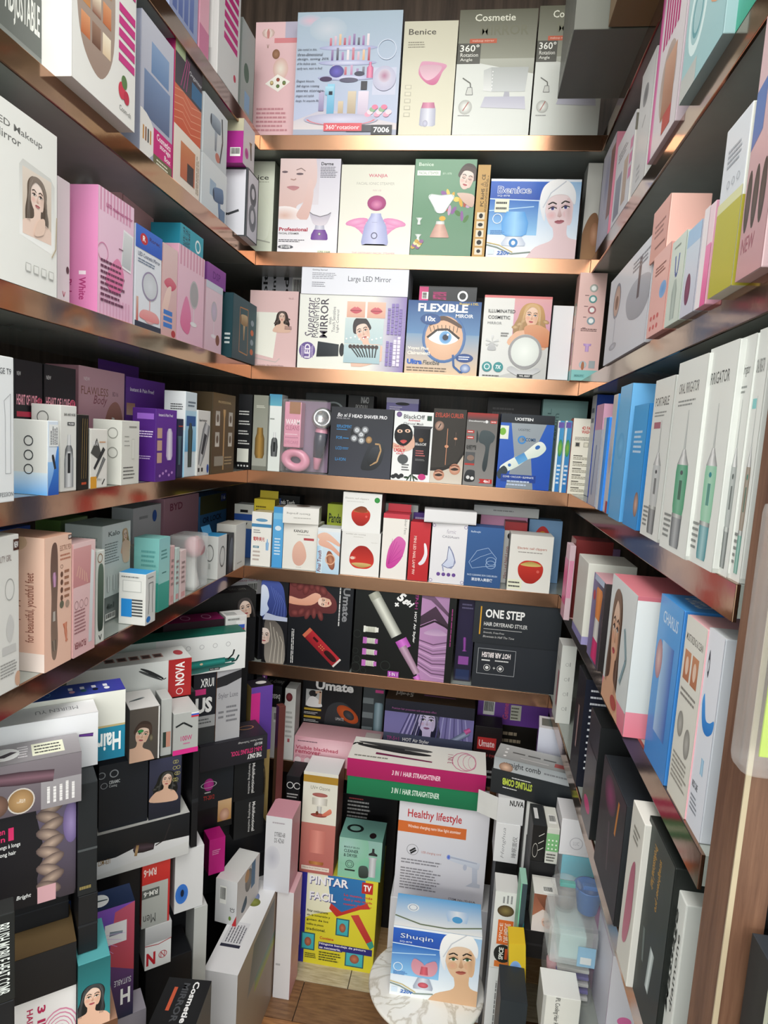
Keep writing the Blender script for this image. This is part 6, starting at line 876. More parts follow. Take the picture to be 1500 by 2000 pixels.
# near stack
under(PC, -.02, -60, 135, .45, .085)
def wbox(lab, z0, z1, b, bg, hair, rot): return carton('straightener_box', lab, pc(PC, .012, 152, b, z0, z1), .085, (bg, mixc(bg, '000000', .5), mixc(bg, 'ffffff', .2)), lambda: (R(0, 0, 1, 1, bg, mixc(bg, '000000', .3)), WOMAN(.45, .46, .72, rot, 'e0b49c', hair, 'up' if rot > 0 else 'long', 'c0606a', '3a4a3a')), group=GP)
under(PC, .0, 160, 232, .45, .085)
wbox('box with a close-up brunette woman at the lower left of the pile', .45, .545, 230, '8a5a40', '4a3020', 8); wbox('box with a dark-haired woman on a teal ground at the lower left of the pile', .545, .655, 216, '2a8a90', '14181c', -6)
def art(): R(0, 0, 1, 1, 'e8e2e2', 'ece8e8'); R(0, 0, .5, .3, 'e0b8b8', 'd8b0b0'); [RING(.84, .55, .08+.03*i, (.08+.03*i)*1.3, .06, 'd88aa8', 20) for i in range(5)]; [RING(.8, .2, .06+.03*i, (.06+.03*i)*1.2, .06, 'd880a0', 20) for i in range(4)]; T('3 IN 1', .62, .5, .7, .9, 'b82a58', -90, .03); T('HAIR STRAIGHTENER', .52, .1, .58, .9, 'b82a58', -90, .02)
carton('straightener_box', 'white 3 in 1 hair straightener box with pink wave lines at the lower left', pc(PC, 0, -60, 149, .45, .62), .085, ('e6e2e2', 'b8b4b4', 'dcd8d8'), art, group=GP)
carton('straightener_box', 'black box with a bronze top lying on the 3 in 1 box', pc(PC, .004, -60, 150, .6202, .69), .085, ('15151a', '0a0a0c', '6a5434'), lambda: R(0, 0, 1, 1, '121216', '1a1a1e'), top=lambda: R(0, 0, 1, 1, '5a4830', '7a6444'), group=GP)
under(PC, -.05, -60, 135, .75, .05, .6905, lab='plain black stock carton between the bronze-topped box and the curly-hair box')
def art(): R(0, 0, 1, 1, '141216', '1c1a20'); S([(.62, 1), (1, 1), (1, .05), (.8, .02), (.62, .2), (.68, .5)], '3a3238', '6a6078', g='portrait_picture'); [E(.76+.03*(i % 2)*(-1)**i, .9-.085*i, .13, .06, 'b8a090', '5a4a48', 14, 20*(-1)**i, g='portrait_picture') for i in range(10)]; E(.95, .72, .08, .2, '9a88b8', '6a5a88', g='portrait_picture'); T('2', .14, .68, .24, .8, 'd8306a', b=.03); T('en', .26, .75, .32, .79, 'd8306a', b=.02); T('in', .26, .68, .32, .73, 'd8306a', b=.02); T('1', .35, .68, .4, .8, 'd8306a', b=.03); T('cheveux mi-longs à longs', .05, .6, .46, .65, 'e8e8e8', 0, .01); T('medium to long hair', .05, .53, .42, .58, 'e8e8e8', 0, .01); T('Bright', .42, .08, .56, .13, 'd8d8d8', b=.02, sl=.2); R(.62, 0, .8, .16, 'd8a8b0')
carton('hair_curler_box', 'large black 2 in 1 curler box showing long curly hair', pc(PC, -.02, -60, 149, .7505, .91), .085, ('18161a', '0c0b0e', '2a282e'), art, group=GP)
carton('plain_box', 'narrow black box end beside the curly-hair box', pc(PC, -.008, 152, 191, .7505, .927), .09, ('1c1f22', '101214', '24282b'), lambda: (R(.0, .4, 1, .42, '4a4e50'), N(.1, .04, .8, .1, 1, '8a7a4a')), group=GP)
under(PC, -.008, 152, 191, .7503, .09, .656, lab='plain black stock carton under the narrow black box end')
def art(): R(0, 0, 1, 1, '5a5058', '7a7278'); R(.62, 0, 1, .55, '8a8488', '949094'); DEV(.42, .7, .2, 84, [(-1.6, .32), (0, .36), (1.1, .3), (1.6, .12)], '7a5a66', '3a2830'); E(.44, .26, .12, .24, 'b89468', '8a6a44'); RING(.44, .26, .125, .25, .1, 'c8c0b8'); E(.22, .24, .11, .22, '8a6858', '5a4238'); N(.66, .1, .95, .5, 5, 'e0dcdc', rot=90); T('After', .4, .22, .48, .3, 'e0d4c4', 90); E(.03, .62, .03, .06, 'd83a70')
carton('hair_styler_box', 'grey hair styler box with a dark mauve wand and round hair samples', pc(PC, .008, -60, 160, .9105, .985), .06, ('6a6268', '4a4448', '9a979a'), art, top=lambda: (R(0, 0, 1, 1, '8e8a8e', 'a09ca0'), E(.3, .5, .14, .3, 'f0f0f0'), P([(.2, .4), (.36, .6), (.42, .55), (.3, .35)], '3a3038'), PRICE(.55, .2, .85, .8, 3), N(.42, .2, .52, .8, 5, 'e0dce0')), group=GP)
carton('straightener_box', 'glossy white box with upside-down lettering on its top', pc(PC, -.055, -60, 192, .9275, 1.012), .05, ('dcdcde', 'b4b4b6', 'ececee'), lambda: (R(0, 0, 1, 1, 'd4d4d8', 'e0e0e4'), DEV(.9, .6, .06, 85, [(-1, .3), (1, .2)], '6a3a98', '2a1a3a')), top=lambda: (R(0, 0, 1, 1, 'e6e6e8', 'f0f0f2'), T('MEIREN YU', .5, .45, .85, .7, '8a8a90', 180)), group=GP)
under(PC, -.107, -60, 105, .905, .045)
def art(): R(0, 0, 1, 1, '1a7a9a', '228aa8'); R(0, .5, 1, 1, 'd8d8d0', 'e2e2da'); R(0, .48, 1, .51, 'b8a878'); T('Hair S', .74, .12, .97, .4, 'f0f4f4', 180, .03)
carton('straightener_box', 'blue hair straightener box with a violet-blue top', pc(PC, -.107, -60, 245, .9052, 1.02), .05, ('d0d4d0', '1a5a78', '3a3a98'), art, top=lambda: (RH(0, 0, 1, 1, '1a5a90', '3c3c9c'), [R(.62+.08*i, .5, .65+.08*i, .7, 'e8e8f0') or E(.64+.08*i, .35, .02, .1, c) for i, c in enumerate(('d8a0b0', '2a5a5a', '14182a', 'f0f0f4'))], T('Care of Health', .2, .2, .5, .5, '6aa0c8', 180, 0, .2)), group=GP)
# boxes behind the near stack: blue swirl
carton('trimmer_box', 'navy, violet and red box with a brush oval on top and scissors panel', pc(PB, .095, 130, 262, .38, .604), .05, ('3a3a6a', '1c2440', '1c2c50'), lambda: (R(0, 0, 1, .7, '1a2440', '6a3a78'), R(0, .7, 1, 1, '3a3a98', '7a4ab0'), P([(.6, .5), (1, .4), (1, 1), (.7, .95)], 'a83a48', 'b8506a'), R(.55, .68, .88, .86, 'd8d8dc', g='picture'), DEV(.72, .77, .1, 84, [(-1, .2), (1, .4)], '8a98a8', '4a5868'), [K([(.3, .8), (.5+.06*i, .45+.05*i)], .006, 'c8a0d8') for i in range(7)], T('H', .8, .12, .95, .26, 'f0f0f0', 180, .03), T('SUITABLE', .7, .3, .96, .35, 'd8d8e0', 180)), top=lambda: (R(0, 0, 1, 1, '182848', '1c3058'), E(.5, .5, .14, .32, 'e8ecec'), DEV(.5, .5, .2, 84, [(-.6, .05), (.5, .1)], '2a4a50', '14282c')), group=GP)
carton('hair_comb_box', 'black box with white sideways lettering at the left edge of the picture', pc(PC, .105, -70, 30, .72, .84), .03, ('1a1c1c', '0e1010', '2a2c2c'), lambda: (T('BRUSH MOBILE HEAT COMB', .6, .1, .9, .9, 'd8dcd8', -90, .01),), group=GP)
under(PC, .105, -70, 30, .72, .03)
# white cartons on the floor at the foot of the pile
wl = carton('lamp_box', 'long white carton lying on the floor, printed with a blue elephant', (Vector((.161, -.39, .0002)), Vector((0, 1, 0)), .34, .3), .076, ('b8a898', 'c4c4c6', 'e4e4e6'), lambda: (R(0, 0, 1, 1, '9a8878', 'a89888'), P([(.2, .6), (.75, .62), (.75, .95), (.3, .95)], '8a8884', '6a6a68'), R(.35, .5, .8, .62, 'a8a840', '6a8a8a')), left=lambda: R(0, 0, 1, 1, 'bcbcc0', 'c8c8cc'),
            top=lambda: (R(0, 0, 1, 1, 'e2e2e4', 'eaeaec'), R(.22, .3, .42, .9, 'd8d8dc'), N(.24, .32, .4, .84, 6, '6a6a72', rot=0), R(.2, .3, .225, .9, '2a2c40'), E(.66, .6, .06, .2, '8a96b8', '6a7698'), E(.62, .5, .04, .2, '8a9048', '6a7030'), R(.85, .3, .93, .7, 'd0d0d4')), group=GP)
carton('eye_massager_box', 'white triangular-looking massager box with barcode and red corner lying on the white carton', (Vector((.108, -.262, .3005)), Vector((.12, 1, 0)).normalized(), .115, .11), .055, ('c4bcb8', 'dcdcdc', 'dcdcda'), lambda: (R(0, 0, 1, 1, 'c8c0bc', 'd0c8c4'), E(.5, .7, .16, .26, '8a8078', '6a6460'), E(.42, .85, .1, .14, 'b88a5a'), R(.62, .4, .8, 1, '4a6a88'), S([(.2, .2), (.4, .4), (.44, .2), (.3, .1)], '3a4a5a')), left=lambda: (R(0, 0, 1, 1, 'd4d4d6', 'dedee0'), BAR(.2, .45, .5, .85), T('CE', .7, .3, .9, .4, '3a3a3a', 90), E(.7, .15, .06, .05, '6a8a3a'), P([(.8, 0), (1, 0), (1, .25)], 'c02a30')), group=GP)
carton('mirror_box', 'black mirror box with a red tag, standing on the floor below the pile', (lambda A: (A, Vector((1, .1, 0)).normalized(), .082, .4))(Vector((.081, -.622, .0002))), .1, ('24262a', '5a5c5c', '17181a'), lambda: R(0, 0, 1, 1, '3a3c3e', '2a2c2e'), top=lambda: (R(0, 0, 1, 1, '141517', '1a1b1d'), T('Cosmetie', .62, .08, .76, .95, 'f0f0f0', -90, .03), T('MIRROR', .4, .08, .55, .9, '4a4c50', -90, .03), R(.22, .3, .3, .8, 'c85a3c')), group=GP)
carton('heating_pad_box', 'tall grey box with purple upright lettering under the navy and violet box', (lambda p: (Vector((p[0].x, p[0].y, .0002)), p[1], p[2], .3795))(pc(PB, .095, 130, 285, .2, .44)), .05, ('8a8590', '5a5660', '9a95a0'), lambda: (R(0, 0, 1, 1, '7c7782', '948f9a'), T('FOOT PAD', .3, .1, .6, .9, '6a2a4a', 90, .02)), group=GP)
carton('heating_pad_box', 'large plain grey-white carton standing between the pile and the floor boxes', (lambda p: (Vector((p[0].x, p[0].y, .0002)), p[1], p[2], .4695))(pc(PB, .0, 376, 402, .2, .46)), .06, ('b4b6b4', '9a9c9a', 'c4c6c4'), lambda: R(0, 0, 1, 1, 'acaeac', 'b8bab8'), group=GP)
# ---------------------------------------------------------------- left-hand shelves
def ph(side, z0, a, b, h, off=.012, turn=0):
    p = place(side, z0, a, b, 900, off, turn); return p[0], p[1], p[2], h
G1 = 'boxes on the top left shelf'; G2 = 'boxes on the second left shelf'; G3 = 'boxes on the third left shelf'; G4 = 'boxes on the fourth left shelf'; G5 = 'boxes on the fifth left shelf'
Z1, Z2, Z3, Z4, Z5 = (ZL[k] for k in (1, 2, 3, 4, 5))
def stripes(c, x0, x1, y0, y1, n): [P([(x0, y0+(y1-y0)*i/n), (x1, y0+(y1-y0)*i/n), (x1, y0+(y1-y0)*(i+.65)/n), (x0, y0+(y1-y0)*(i+.65)/n)], c, g='printed_panel') for i in range(n)]
carton('organizer_box', 'blue-grey organizer box at the near end of the top left shelf', ph('L', Z1, 330, 384, .22), .12, ('9aa4c4', '7a84a0', '8a94b0'), lambda: (R(0, 0, 1, 1, '8e98ba', 'a8b2cc'), [R(.1+.2*i, .1, .25+.2*i, .5, '5a6aa0', '7a8ac0') for i in range(4)]), group=G1)
carton('organizer_box', 'slim pink box on the top left shelf', ph('L', Z1, 388, 406, .2), .1, ('e0a8b8', 'c888a0', 'd8a0b0'), lambda: R(0, 0, 1, .3, 'c87898'), group=G1)
carton('organizer_box', 'white box with slanting magenta stripes on the top left shelf', ph('L', Z1, 424, 464, .24, .0), .12, ('d8d8d6', 'b8b8b6', 'd0d0ce'), lambda: (R(0, 0, 1, 1, 'd4d4d2', 'dededc'), stripes('c02a7a', .25, .9, .35, .85, 6), stripes('c02a7a', .5, 1, .9, .97, 1), E(.8, .15, .06, .03, 'c03a50')), left=lambda: (R(0, 0, .1, 1, 'c0a070'), R(.3, .2, .9, .7, 'c8c8c6')), group=G1)
carton('organizer_box', 'grey and green organizer box in the far corner of the top left shelf', ph('L', Z1, 468, 492, .2), .1, ('a8b0ac', '8a928e', '98a09c'), lambda: (R(0, 0, 1, 1, '9aa4a0', 'b8c0bc'), E(.4, .5, .2, .1, '4a6a5a'), R(.3, .1, .7, .3, '8ab0d0')), group=G1)
# second shelf
carton('mirror_box', 'grey box with an olive edge and white lettering at the left edge', ph('L', Z2, -60, 82, .2, .02), .1, ('7c807c', '5a5e5a', '6a6e6a'), lambda: (R(0, 0, 1, 1, '747874', '8a8e88'), R(0, .1, 1, .45, '5a5e5a'), T('ADJUSTABLE', .45, .16, .96, .4, 'd8dad4', b=.02), P([(.7, .5), (1, .5), (1, 1), (.8, 1)], 'a8905c', 'c8b480')), group=G2, mat=GLOSSY)
def art():
    R(0, 0, 1, 1, 'e2e1dd', 'dad9d5'); S([(.1, .3), (.05, .6), (.1, .95), (.5, 1.05), (.62, .8), (.62, .35), (.45, .14), (.25, .16)], '9a8478', 'b4a89c')
    for i in range(4):
        for j in range(3): R(.12+.16*j, .28+.17*i, .25+.16*j, .4+.17*i, ('b86a44', '6a4a3c', 'd8c0a0', 'c88a54', '8a5a4a')[(i*3+j) % 5], ('d89a70', '9a7a68', 'f0e4cc')[(i+j) % 3], g='picture')
    stripes('c23a80', .7, .98, .34, .7, 5); R(.7, .78, .98, .84, 'c23a80'); E(.76, .18, .06, .05, 'c83a50'); E(.8, .24, .05, .04, '5a7a4a'); E(.84, .16, .05, .04, 'b83048'); T('Cosm-ch', .72, .06, .92, .09, '6a6a66')
carton('organizer_box', 'big white makeup organizer box with magenta stripes and cherries, overhanging the shelf', ph('L', Z2, 140, 262, .23, -.022), .16, ('dedcd8', 'cfccc8', 'dadad6'), art, left=lambda: (R(0, 0, 1, 1, 'cfccc8', 'd8d5d1'), E(.5, .5, .2, .06, 'b83a4a', '6a8a4a'), E(.9, .85, .25, .2, '9a8474', 'b8a898')), group=G2)
def art(): R(0, 0, 1, 1, 'a8acc0', 'c4c6d2'); P([(.1, .3), (.9, .3), (.9, .62), (.1, .62)], '5a6a8a', '7a90b4'); R(.3, .64, .85, .86, '6a88b0', '8aa4c8', g='picture'); RING(.1, .1, .5, .2, .2, 'ecebe8', 24); E(.05, .16, .42, .17, 'e8e6e2', g='printed_panel'); [R(.08+.07*i, .12, .12+.07*i, .22, ('c8904a', '8a5a3a', '3a3a3a')[i % 3], g='picture') for i in range(4)]; R(.4, .08, 1, .27, 'c82a7a'); T('Cosmetics', .5, .2, .95, .25, 'f8e8f0', b=.02); T('storage', .6, .145, .95, .19, 'f8e8f0', b=.02); T('Box', .75, .095, .95, .135, 'f8e8f0', b=.02); R(.4, 0, 1, .08, '6a6848'); N(.5, .015, .95, .065, 2, 'e8e4d0')
carton('organizer_box', 'cosmetics storage box in lilac grey with a magenta title band', place('L', Z2, 272, 334, 58, .006), .1, ('b0b4c4', '8a8ea0', 'a0a4b4'), art, group=G2)
def art(): R(0, 0, 1, .45, 'e2d8cc', 'e8e0d4'); R(0, .42, 1, .7, 'c8583a', 'd07050'); [K([(0, .46+.05*i), (.3, .5+.05*i), (.6, .45+.05*i), (1, .5+.05*i)], .012, 'e0a080') for i in range(5)]; R(0, .7, 1, 1, '4a4448', '3a3438'); R(0, .92, .35, 1, 'a8b890'); [K([(.2+.1*i, .72), (.4+.05*i, .95)], .02, 'b04a80') for i in range(3)]; R(.6, .72, 1, .84, '3a6a90'); T('Organizer', .5, .86, .98, .9, 'd8d8dc'); R(.25, .08, .8, .34, 'b86040', 'c88058', g='picture'); R(.5, .08, .75, .22, '3a3030', g='picture'); N(.84, .05, .96, .38, 2, '9a8a7a', rot=90)
carton('organizer_box', 'dark and orange display organizer box with wavy lines', place('L', Z2, 337, 388, 110, .006), .1, ('c8684a', 'a82a68', '8a4a50'), art, group=G2)
d1 = carton('hair_dryer_box', 'pale grey dryer box with blue shapes, lower of two beside the organizers', place('L', Z2, 393, 440, 322, .004), .09, ('d0d6d8', 'b0b6b8', 'c8ced0'), lambda: (R(0, 0, 1, 1, 'c4ced4', 'd8dee0'), R(.3, .35, .55, .65, '9ab0c4', g='picture'), DRYER(.68, .36, .5, 10, '6a86a8', '3a5678'), R(.75, .02, .95, .25, '5a7898')), group=G2)
carton('hair_dryer_box', 'pale grey dryer box with a black handle, upper of two beside the organizers', place('L', tz(d1), 396, 441, 208, .004), .09, ('c8ced0', 'aab0b2', 'd4d8da'), lambda: (R(0, 0, 1, 1, 'c0c8cc', 'd4dadc'), DRYER(.5, .6, .5, 0, 'a8b4c0', '6a7884'), K([(.7, .1), (.8, .5), (.75, .9)], .05, '3a4248'), E(.6, .15, .1, .08, 'c07a6a')), left=lambda: R(.4, .5, .7, .9, '4a4c50'), group=G2)
mk = carton('eye_massager_box', 'black-edged white box with an hourglass-shaped grey massager', place('L', Z2, 480, 501, 340, -.016), .075, ('c8c8d0', 'd4d4dc', '4a4c50'), lambda: (R(0, 0, 1, 1, '3a3e42'), R(.06, .02, .94, .98, 'c8c8d2', 'd4d4dc'), E(.5, .68, .3, .17, '4a4e54', '6a6e76'), E(.5, .7, .14, .08, 'd0d0d8'), E(.5, .34, .34, .2, '5a5e66', '7a7e86'), E(.5, .36, .16, .1, 'c8c8d0')), left=lambda: (R(0, 0, 1, 1, '3a3e42'), R(.0, .02, .94, .97, 'd8d8e0', 'e0e0e8'), K([(.1, .36), (.4, .32), (.75, .38)], .07, '3a3c40')), group=G2)
carton('hair_dryer_box', 'magenta and white dryer box stacked on the black-edged massager box', place('L', tz(mk), 474, 495, 246, -.012), .06, ('d4ccd0', 'a8288a', 'b8b49a'), lambda: (R(0, 0, 1, 1, 'ccc8cc', 'dcd8dc'), E(.3, .3, .16, .12, 'b03a8a', 'c86aa8'), DEV(.66, .5, .4, 10, [(-.8, .1), (.2, .16), (.5, .3)], '6a5a48', '3a3028')), left=lambda: (R(0, 0, 1, .72, 'a8288a'), R(0, .72, 1, 1, 'b8b49a'), BAR(.5, .15, .9, .35)), group=G2)
# third shelf
def art(): R(0, 0, 1, 1, 'e6e6e2', 'dededa'); T('LED Makeup', .3, .85, .82, .9, '6a6a68', b=.01); T('Mirror', .3, .79, .58, .835, '6a6a68', b=.01); P([(.56, .3), (.93, .26), (.97, .3), (.97, .68), (.92, .72), (.6, .74), (.56, .7)], 'f0f0ee', 'c8c8c4', smooth=0); R(.595, .315, .93, .7, 'c8b8a8', 'd8ccc0', g='picture'); CV.clip = (CV.w*.595, CV.h*.315, CV.w*.93, CV.h*.7); WOMAN(.76, .56, .22, 0, 'e4cabc', '6a5a4e', 'long', 'c08080'); S([(.72, .33), (.76, .42), (.84, .45), (.83, .36)], 'e0c4b4'); CV.clip = (0, 0, CV.w, CV.h); K([(.93, .24), (.98, .3), (.99, .5)], .012, 'b8a890'); [R(.62+.09*i, .1, .68+.09*i, .15, 'b8b8b4', g='icon_print') or R(.626+.09*i, .105, .674+.09*i, .145, 'e2e2de', g='icon_print') for i in range(4)]
carton('mirror_box', 'tall white makeup mirror box with a long-haired woman in a framed mirror', place('L', Z3, -75, 110, 205, .0), .1, ('e2e2de', 'c0c0bc', 'b4b4b0'), art, group=G3)
carton('plain_box', 'plain pale pink-white box between the white mirror box and the pink one', place('L', Z3, 112, 136, 350, .03), .09, ('e0d4d8', 'c8bcc0', 'd8ccd0'), lambda: (E(.8, .3, .12, .03, '5a4044'), K([(.4, .12), (.5, .08), (.6, .12)], .06, 'c87888')), group=G3)
def art(): R(0, 0, 1, 1, 'e6bcd4', 'eac8dc'); [R(.04+.09*i, .82, .085+.09*i, 1, 'd89ab8') for i in range(10)]; [R(.04+.09*i, 0, .085+.09*i, .16, 'dca8c4') for i in range(10)]; T('LED make-up mirror', .2, .86, .95, .9, 'b04a80', b=.01); TABLETMIRROR(.8, .6, .3, 'eceaee', 'b8bcc0', -6, 2.0); RING(.12, .5, .14, None, .1, 'd080a8'); S([(.2, .3), (.5, .5), (.7, .4), (.65, .25), (.4, .2)], 'd86a9c', 'e08ab0'); [N(.06, .42-.045*i, .75, .45-.045*i, 1, '6a3a54', .7) for i in range(8)]; N(.55, .58, .7, .6, 1, '6a3a54')
carton('mirror_box', 'bright pink make-up mirror box with a tick box on its side', place('L', Z3, 190, 258, 385, .004), .075, ('e4bcd2', 'd884b4', 'e0a8c4'), art, left=lambda: (R(0, 0, 1, 1, 'd680b0', 'dc90bc'), T('White', .6, .1, .75, .28, 'a83870', -90, .02), T('Pink', .3, .13, .45, .26, 'a83870', -90, .02), R(.6, .3, .75, .33, 'f0e0e8')), group=G3)
DP = Vector((-.285, -.47, Z3))
carton('mirror_box', 'large dusky pink box with an open lid flap behind the bright pink mirror box', (DP, Vector((1, .08, 0)).normalized(), .195, along(DP+Vector((.1, 0, 0)), Z, 340, 1)), .14, ('cc9a9a', 'd8a8a8', 'd8a8a8'), lambda: (R(0, 0, 1, 1, 'c89494', 'd4a2a2'), E(.62, .86, .2, .12, 'a87a62', '8a5c48'), E(.66, .87, .08, .06, 'e0dcd8'), E(.66, .87, .04, .03, '8a6a58')), right=lambda: (R(0, 0, 1, 1, 'd6a4a4', 'e0b0b0'), R(.04, 0, .06, 1, '9a6a66')), group=G3)
carton('mirror_box', 'white LED cosmetic mirror box with a blue top band and red R badge', place('L', Z3, 262, 313, 452, .004), .07, ('e2e6ee', 'b8bcc4', '3a6ac0'), lambda: (R(0, .78, 1, 1, '2a5ac0', '3a70d0'), E(.3, .89, .14, .055, 'c02c38', g='printed_badge'), T('R', .25, .865, .36, .92, 'fff', b=.03, g='badge_lettering'), T('Rorec', .5, .9, .9, .94, '3a2a6a', b=.02), T('LED Cosmetic Mirror', .1, .71, .92, .75, '3a4a6a'), N(.1, .64, .8, .69, 2, '6a7a94'), RINGMIRROR(.55, .45, .66, 'b8a8d0', 'd8dce4', 'd89a9c', .46, .4), S([(.2, .1), (.9, .1), (.8, .19), (.3, .19)], 'e0888a', 'e8a8a8'), R(.05, .05, .12, .3, 'c04a4a', 'd8b0a0', g='picture'), R(0, 0, 1, .06, '2a3044')), group=G3)
carton('mirror_box', 'box with a close-up of pink lips and a lipstick hand', place('L', Z3, 315, 343, 482, .004), .07, ('d8b4b4', 'b89494', 'e0c0c0'), lambda: (R(0, 0, 1, 1, 'd4a8a8', 'e0c4c4'), S([(.1, .58), (.5, .66), (.95, .6), (.6, .52)], 'c84a68', 'd87888'), S([(.0, .3), (.3, .52), (.6, .56), (.5, .4), (.2, .2)], 'e4c0b4', 'ecd0c8'), [R(.1, .1+.07*i, .7, .15+.07*i, '3a78c8') for i in range(3)], E(.8, .05, .15, .04, 'b03038')), group=G3)
carton('mirror_box', 'pink striped mirror box with a round white mirror on a stand', place('L', Z3, 345, 395, 492, .004), .07, ('e4b8cc', 'c898ac', 'dcb0c4'), lambda: (R(0, 0, 1, 1, 'e0b4c8', 'e8c4d4'), [R(.06+.12*i, .8, .11+.12*i, 1, 'd498b0') for i in range(8)], S([(.1, .2), (.3, .5), (.5, .3), (.4, .1)], 'd86a98', 'e088b0'), RINGMIRROR(.6, .55, .5, 'e8e4e8', 'a8a4a8', 'e0dce0', .34, .46)), group=G3)
carton('ring_light_box', 'turquoise ring fill light box lying on the striped mirror box', (lambda p: (p[0], p[1], p[2], .042))(place('L', TOPS[[o for o in TOPS if o.get('label') == 'pink striped mirror box with a round white mirror on a stand'][0]], 352, 396, 445, .01)), .06, ('2a9ab0', '1c7a90', '3aa8bc'), lambda: (R(0, 0, 1, 1, '2896ac', '34a4b8'), T('RING FILL LIGHT', .1, .12, .4, .9, '0e3a48', 90, .02), RING(.75, .45, .12, .3, .3, 'e8f4f4')), group=G3)
pk = carton('mirror_box', 'pale pink box in clear wrap with a small ring mirror', place('L', Z3, 399, 431, 555, .006), .06, ('dcbcc8', 'b898a4', 'e0d0d8'), lambda: (R(0, 0, 1, 1, 'd8b8c8', 'e4ccd8'), RINGMIRROR(.5, .6, .6, 'e8e0e8', 'c8b8d0', 'e0d8e0', .3, .4), E(.75, .2, .12, .08, '7a4a3a'), R(0, .9, 1, 1, 'c8d0dc')), group=G3)
carton('mirror_box', 'purple flat box lying on the wrapped pale pink box', (lambda p: (p[0], p[1], p[2], .04))(place('L', tz(pk), 404, 440, 510, .012)), .07, ('8a4a9a', '6a3478', 'b078c0'), lambda: (R(0, 0, 1, 1, '84449a', '9454a4'), T('DSP', .3, .3, .7, .7, '6a3080', b=.02)), group=G3)
carton('hair_dryer_box', 'dark teal hair dryer box with a gold dryer in an arched frame', place('L', Z3, 452, 497, 586, -.006), .03, ('1f4a54', '163840', '2a5660'), lambda: (R(0, 0, 1, 1, '1c444e', '24525c'), K([(.28, .14), (.28, .84), (.62, .86), (.64, .12)], .018, 'b07a48', closed=True), DRYER(.46, .6, .34, 0, 'c8b08a', '8a6a40'), [E(.82, .2+.16*i, .07, .05, ('c8643a', '8a9aa8')[i % 2]) for i in range(4)]), left=lambda: (R(0, 0, 1, 1, '183c44'), N(.4, .2, .9, .4, 3, 'c8d0d0')), group=G3)
# fourth shelf
carton('shaver_box', 'tall white shaver box with a line-drawn trimmer at the left edge', place('L', Z4, -45, 28, 692, -.02), .06, ('e0e2e4', 'b8babc', 'd8dadc'), lambda: (T('IMAGE T9', .4, .88, .92, .92, '4a4c50'), K([(.75, .2), (.75, .6), (.72, .7), (.9, .75), (.9, .2)], .01, '9a9ca0', closed=True), T('PROFESSION', .4, .04, .96, .07, '5a5c60')), group=G4)
for i, (a, b, tp) in enumerate(((30, 82, 705), (86, 146, 716))):
    carton('massager_box', 'black massager box with pink lettering, %s' % ('nearer one beside the tall white shaver box' if not i else 'farther one with the NEW corner mark'), place('L', Z4, a, b, tp, .05), .1, ('17161a', '0c0b0e', '2a2a2c'), lambda: (R(0, 0, 1, 1, '131216', '1e1d21'), T('HEART OF LOVE', .05, .66, .8, .74, 'e8a0b0', b=.02), E(.9, .7, .09, None, 'd85a78'), T('69', .85, .675, .95, .73, '1a1a1e', b=.02), R(.05, .57, .6, .61, 'b03048'), T('NEW', .06, .88, .2, .91, 'e0e0e0'), T('5 IN 1', .3, .48, .5, .51, 'c8c8c8'), S([(.0, .0), (.3, .08), (.4, .25), (.25, .2), (0, .12)], 'd8a890')), group=G4)
carton('hair_remover_box', 'dusty pink epilator box with a white epilator', place('L', Z4, 152, 240, 722, .085), .06, ('c898a4', 'a87884', 'c08c98'), lambda: (R(0, 0, 1, 1, 'c494a0', 'd0a4ae'), T('FLAWLESS', .05, .76, .62, .83, '8a5a4a'), T('Body', .3, .66, .6, .76, '8a4a54', 0, 0, .3), T('BD16', .72, .77, .85, .81, '6a4a50'), S([(.5, .3), (.6, .62), (.8, .72), (.95, .6), (.95, .3)], '8a5a4c', 'a8746a'), DEV(.7, .42, .3, -12, [(-.6, .25), (.3, .3), (.6, .12), (.7, .12)], 'f0eeea', 'b8b4b0'), T('NEW', .1, .88, .22, .91, 'f0e8e8')), group=G4)
carton('hair_remover_box', 'large purple epilator box with small photo squares', place('L', Z4, 243, 318, 742, .085), .06, ('5a2a8a', '42206a', '6a3a9a'), lambda: (R(0, 0, 1, 1, '52247e', '643298'), T('Instant & Pain Free!', .1, .86, .7, .9, 'e8e0f0', b=.02), [R(.02, .62-.18*i, .22, .74-.18*i, 'c8a898', 'a87a68', g='portrait_picture') for i in range(3)], P([(.5, .5), (.8, .64), (.9, .58), (.6, .45)], '7a5ab8')), group=G4, flap=(.03, '5a2a8a', 0))
